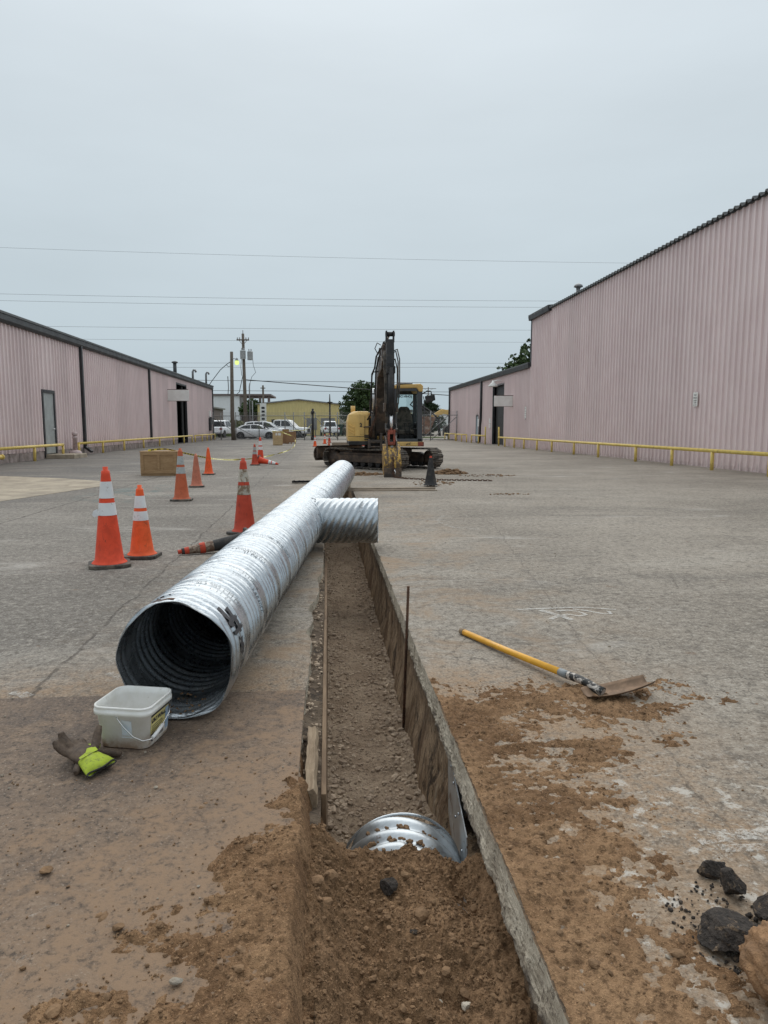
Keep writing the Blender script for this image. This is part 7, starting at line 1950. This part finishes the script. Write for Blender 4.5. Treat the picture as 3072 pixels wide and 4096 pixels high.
# ------------------------------------------------------------------ rubble
def chunk(name, loc, size, mat, label, seed, cat='rock', rough=.25, sub=4, flat=.7, rz=0, group=None, cuts=7):
    rng_ = random.Random(seed)
    bm = bmesh.new(); bmesh.ops.create_icosphere(bm, subdivisions=sub, radius=1)
    planes = []
    for k in range(cuts):
        n_ = Vector((rng_.gauss(0, 1), rng_.gauss(0, 1), rng_.gauss(0, 1))).normalized(); planes.append((n_, rng_.uniform(.50, .82)))
    for v in bm.verts:
        for n_, d in planes:
            e2 = v.co.dot(n_) - d
            if e2 > 0: v.co -= n_ * e2
    for v in bm.verts:
        p = v.co
        q = fbm(np.array([p.x * 2 + p.z * 1.3]), np.array([p.y * 2 - p.z * 1.1]), 1.4, 5, seed, .68)[0]
        v.co *= 1 + rough * .9 * q
    zmin = min(v.co.z for v in bm.verts)
    for v in bm.verts:
        v.co = Vector((v.co.x * size[0], v.co.y * size[1], (v.co.z - zmin) * size[2]))
    me = bpy.data.meshes.new(name); bm.to_mesh(me); bm.free(); me.materials.append(mat)
    if sub > 4: me.polygons.foreach_set('use_smooth', [True] * len(me.polygons))
    o = bpy.data.objects.new(name, me); link(o); o.location = loc; o.rotation_euler = (0, 0, rz)
    return tag(o, label, cat, group)
G1 = 'broken chunks beside the trench'
chunk('asphalt_chunk', (1.10, 1.845, 0), (.048, .034, .030), M_['asphrock'], 'flat black asphalt chunk farthest from the tan boulder', 11, group=G1)
chunk('asphalt_chunk', (1.108, 1.752, 0), (.036, .042, .040), M_['asphrock'], 'upright black asphalt chunk with a pale chipped face', 12, group=G1)
chunk('asphalt_chunk', (.995, 1.575, 0), (.085, .075, .036), M_['asphrock'], 'largest flat black asphalt slab dusted with soil beside the tan boulder', 13, group=G1, cuts=5)
chunk('asphalt_chunk', (1.165, 1.63, 0), (.062, .05, .045), M_['asphrock'], 'black asphalt chunk behind the tan boulder at the frame edge', 14, group=G1)
chunk('asphalt_chunk', (1.09, 1.62, 0), (.022, .018, .012), M_['asphrock'], 'small black asphalt crumb between the larger chunks', 17, group=G1)
chunk('sandstone_boulder', (1.025, 1.40, 0), (.085, .10, .075), M_['tanrock'], 'rounded tan sandstone boulder beside the black chunks', 15, group=G1, rough=.30, cuts=5, sub=5)
pile('asphalt_crumbs', (1.06, 1.62), .18, .20, .010, 260, .0038, 'black asphalt crumbs strewn between the larger chunks', 'asphrock', 51)
pile('asphalt_crumbs', (1.05, 1.60), .12, .10, .02, 18, .012, 'small broken asphalt bits heaped by the large slab', 'asphrock', 52)
def on_mound(x, y, dz=0): return (x, y, float(mound_z(np.array([x]), np.array([y]))[0]) + dz)
chunk('dark_rock', on_mound(.185, 2.13, -.012), (.030, .032, .026), M_['asphrock'], 'dark angular rock stuck in the backfill soil', 16)
chunk('pale_stone', on_mound(.355, 1.70, -.008), (.013, .014, .014), M_['pebble'], 'small round speckled stone in the backfill soil', 18, 'stone')
chunk('pale_stone', on_mound(.285, 1.72, -.006), (.010, .008, .008), M_['pebble'], 'small white stone left of the speckled one in the backfill', 19, 'stone')
chunk('dark_rock', on_mound(.245, 1.93, -.006), (.015, .011, .008), M_['asphrock'], 'small dark clod below the angular rock in the backfill', 20)
chunk('pale_stone', (-.36, 1.53, .022), (.016, .010, .009), M_['pebble'], 'little white stone on the soil over the steel plate', 22, 'stone')
rgb = random.Random(9)
for i, (x, y, s_, lab) in enumerate(((-.82, 1.98, .020, 'tan stone flake alone on the middle of the steel plate'), (-.545, 1.72, .020, 'upright tan soil lump on the steel plate by the bare patch'), (-.98, 1.56, .016, 'tan soil lump at the near corner of the steel plate'), (-.93, 1.49, .018, 'brown soil lump with a black clod next to it'), (-.62, 2.45, .010, 'pale pebble between gloves and trench on the plate'))):
    chunk('soil_lump', (x, y, .0205), (s_, s_ * .8, s_ * .55), M_['clod'] if i != 4 else M_['pebble'], lab, 40 + i, 'soil lump', sub=2)
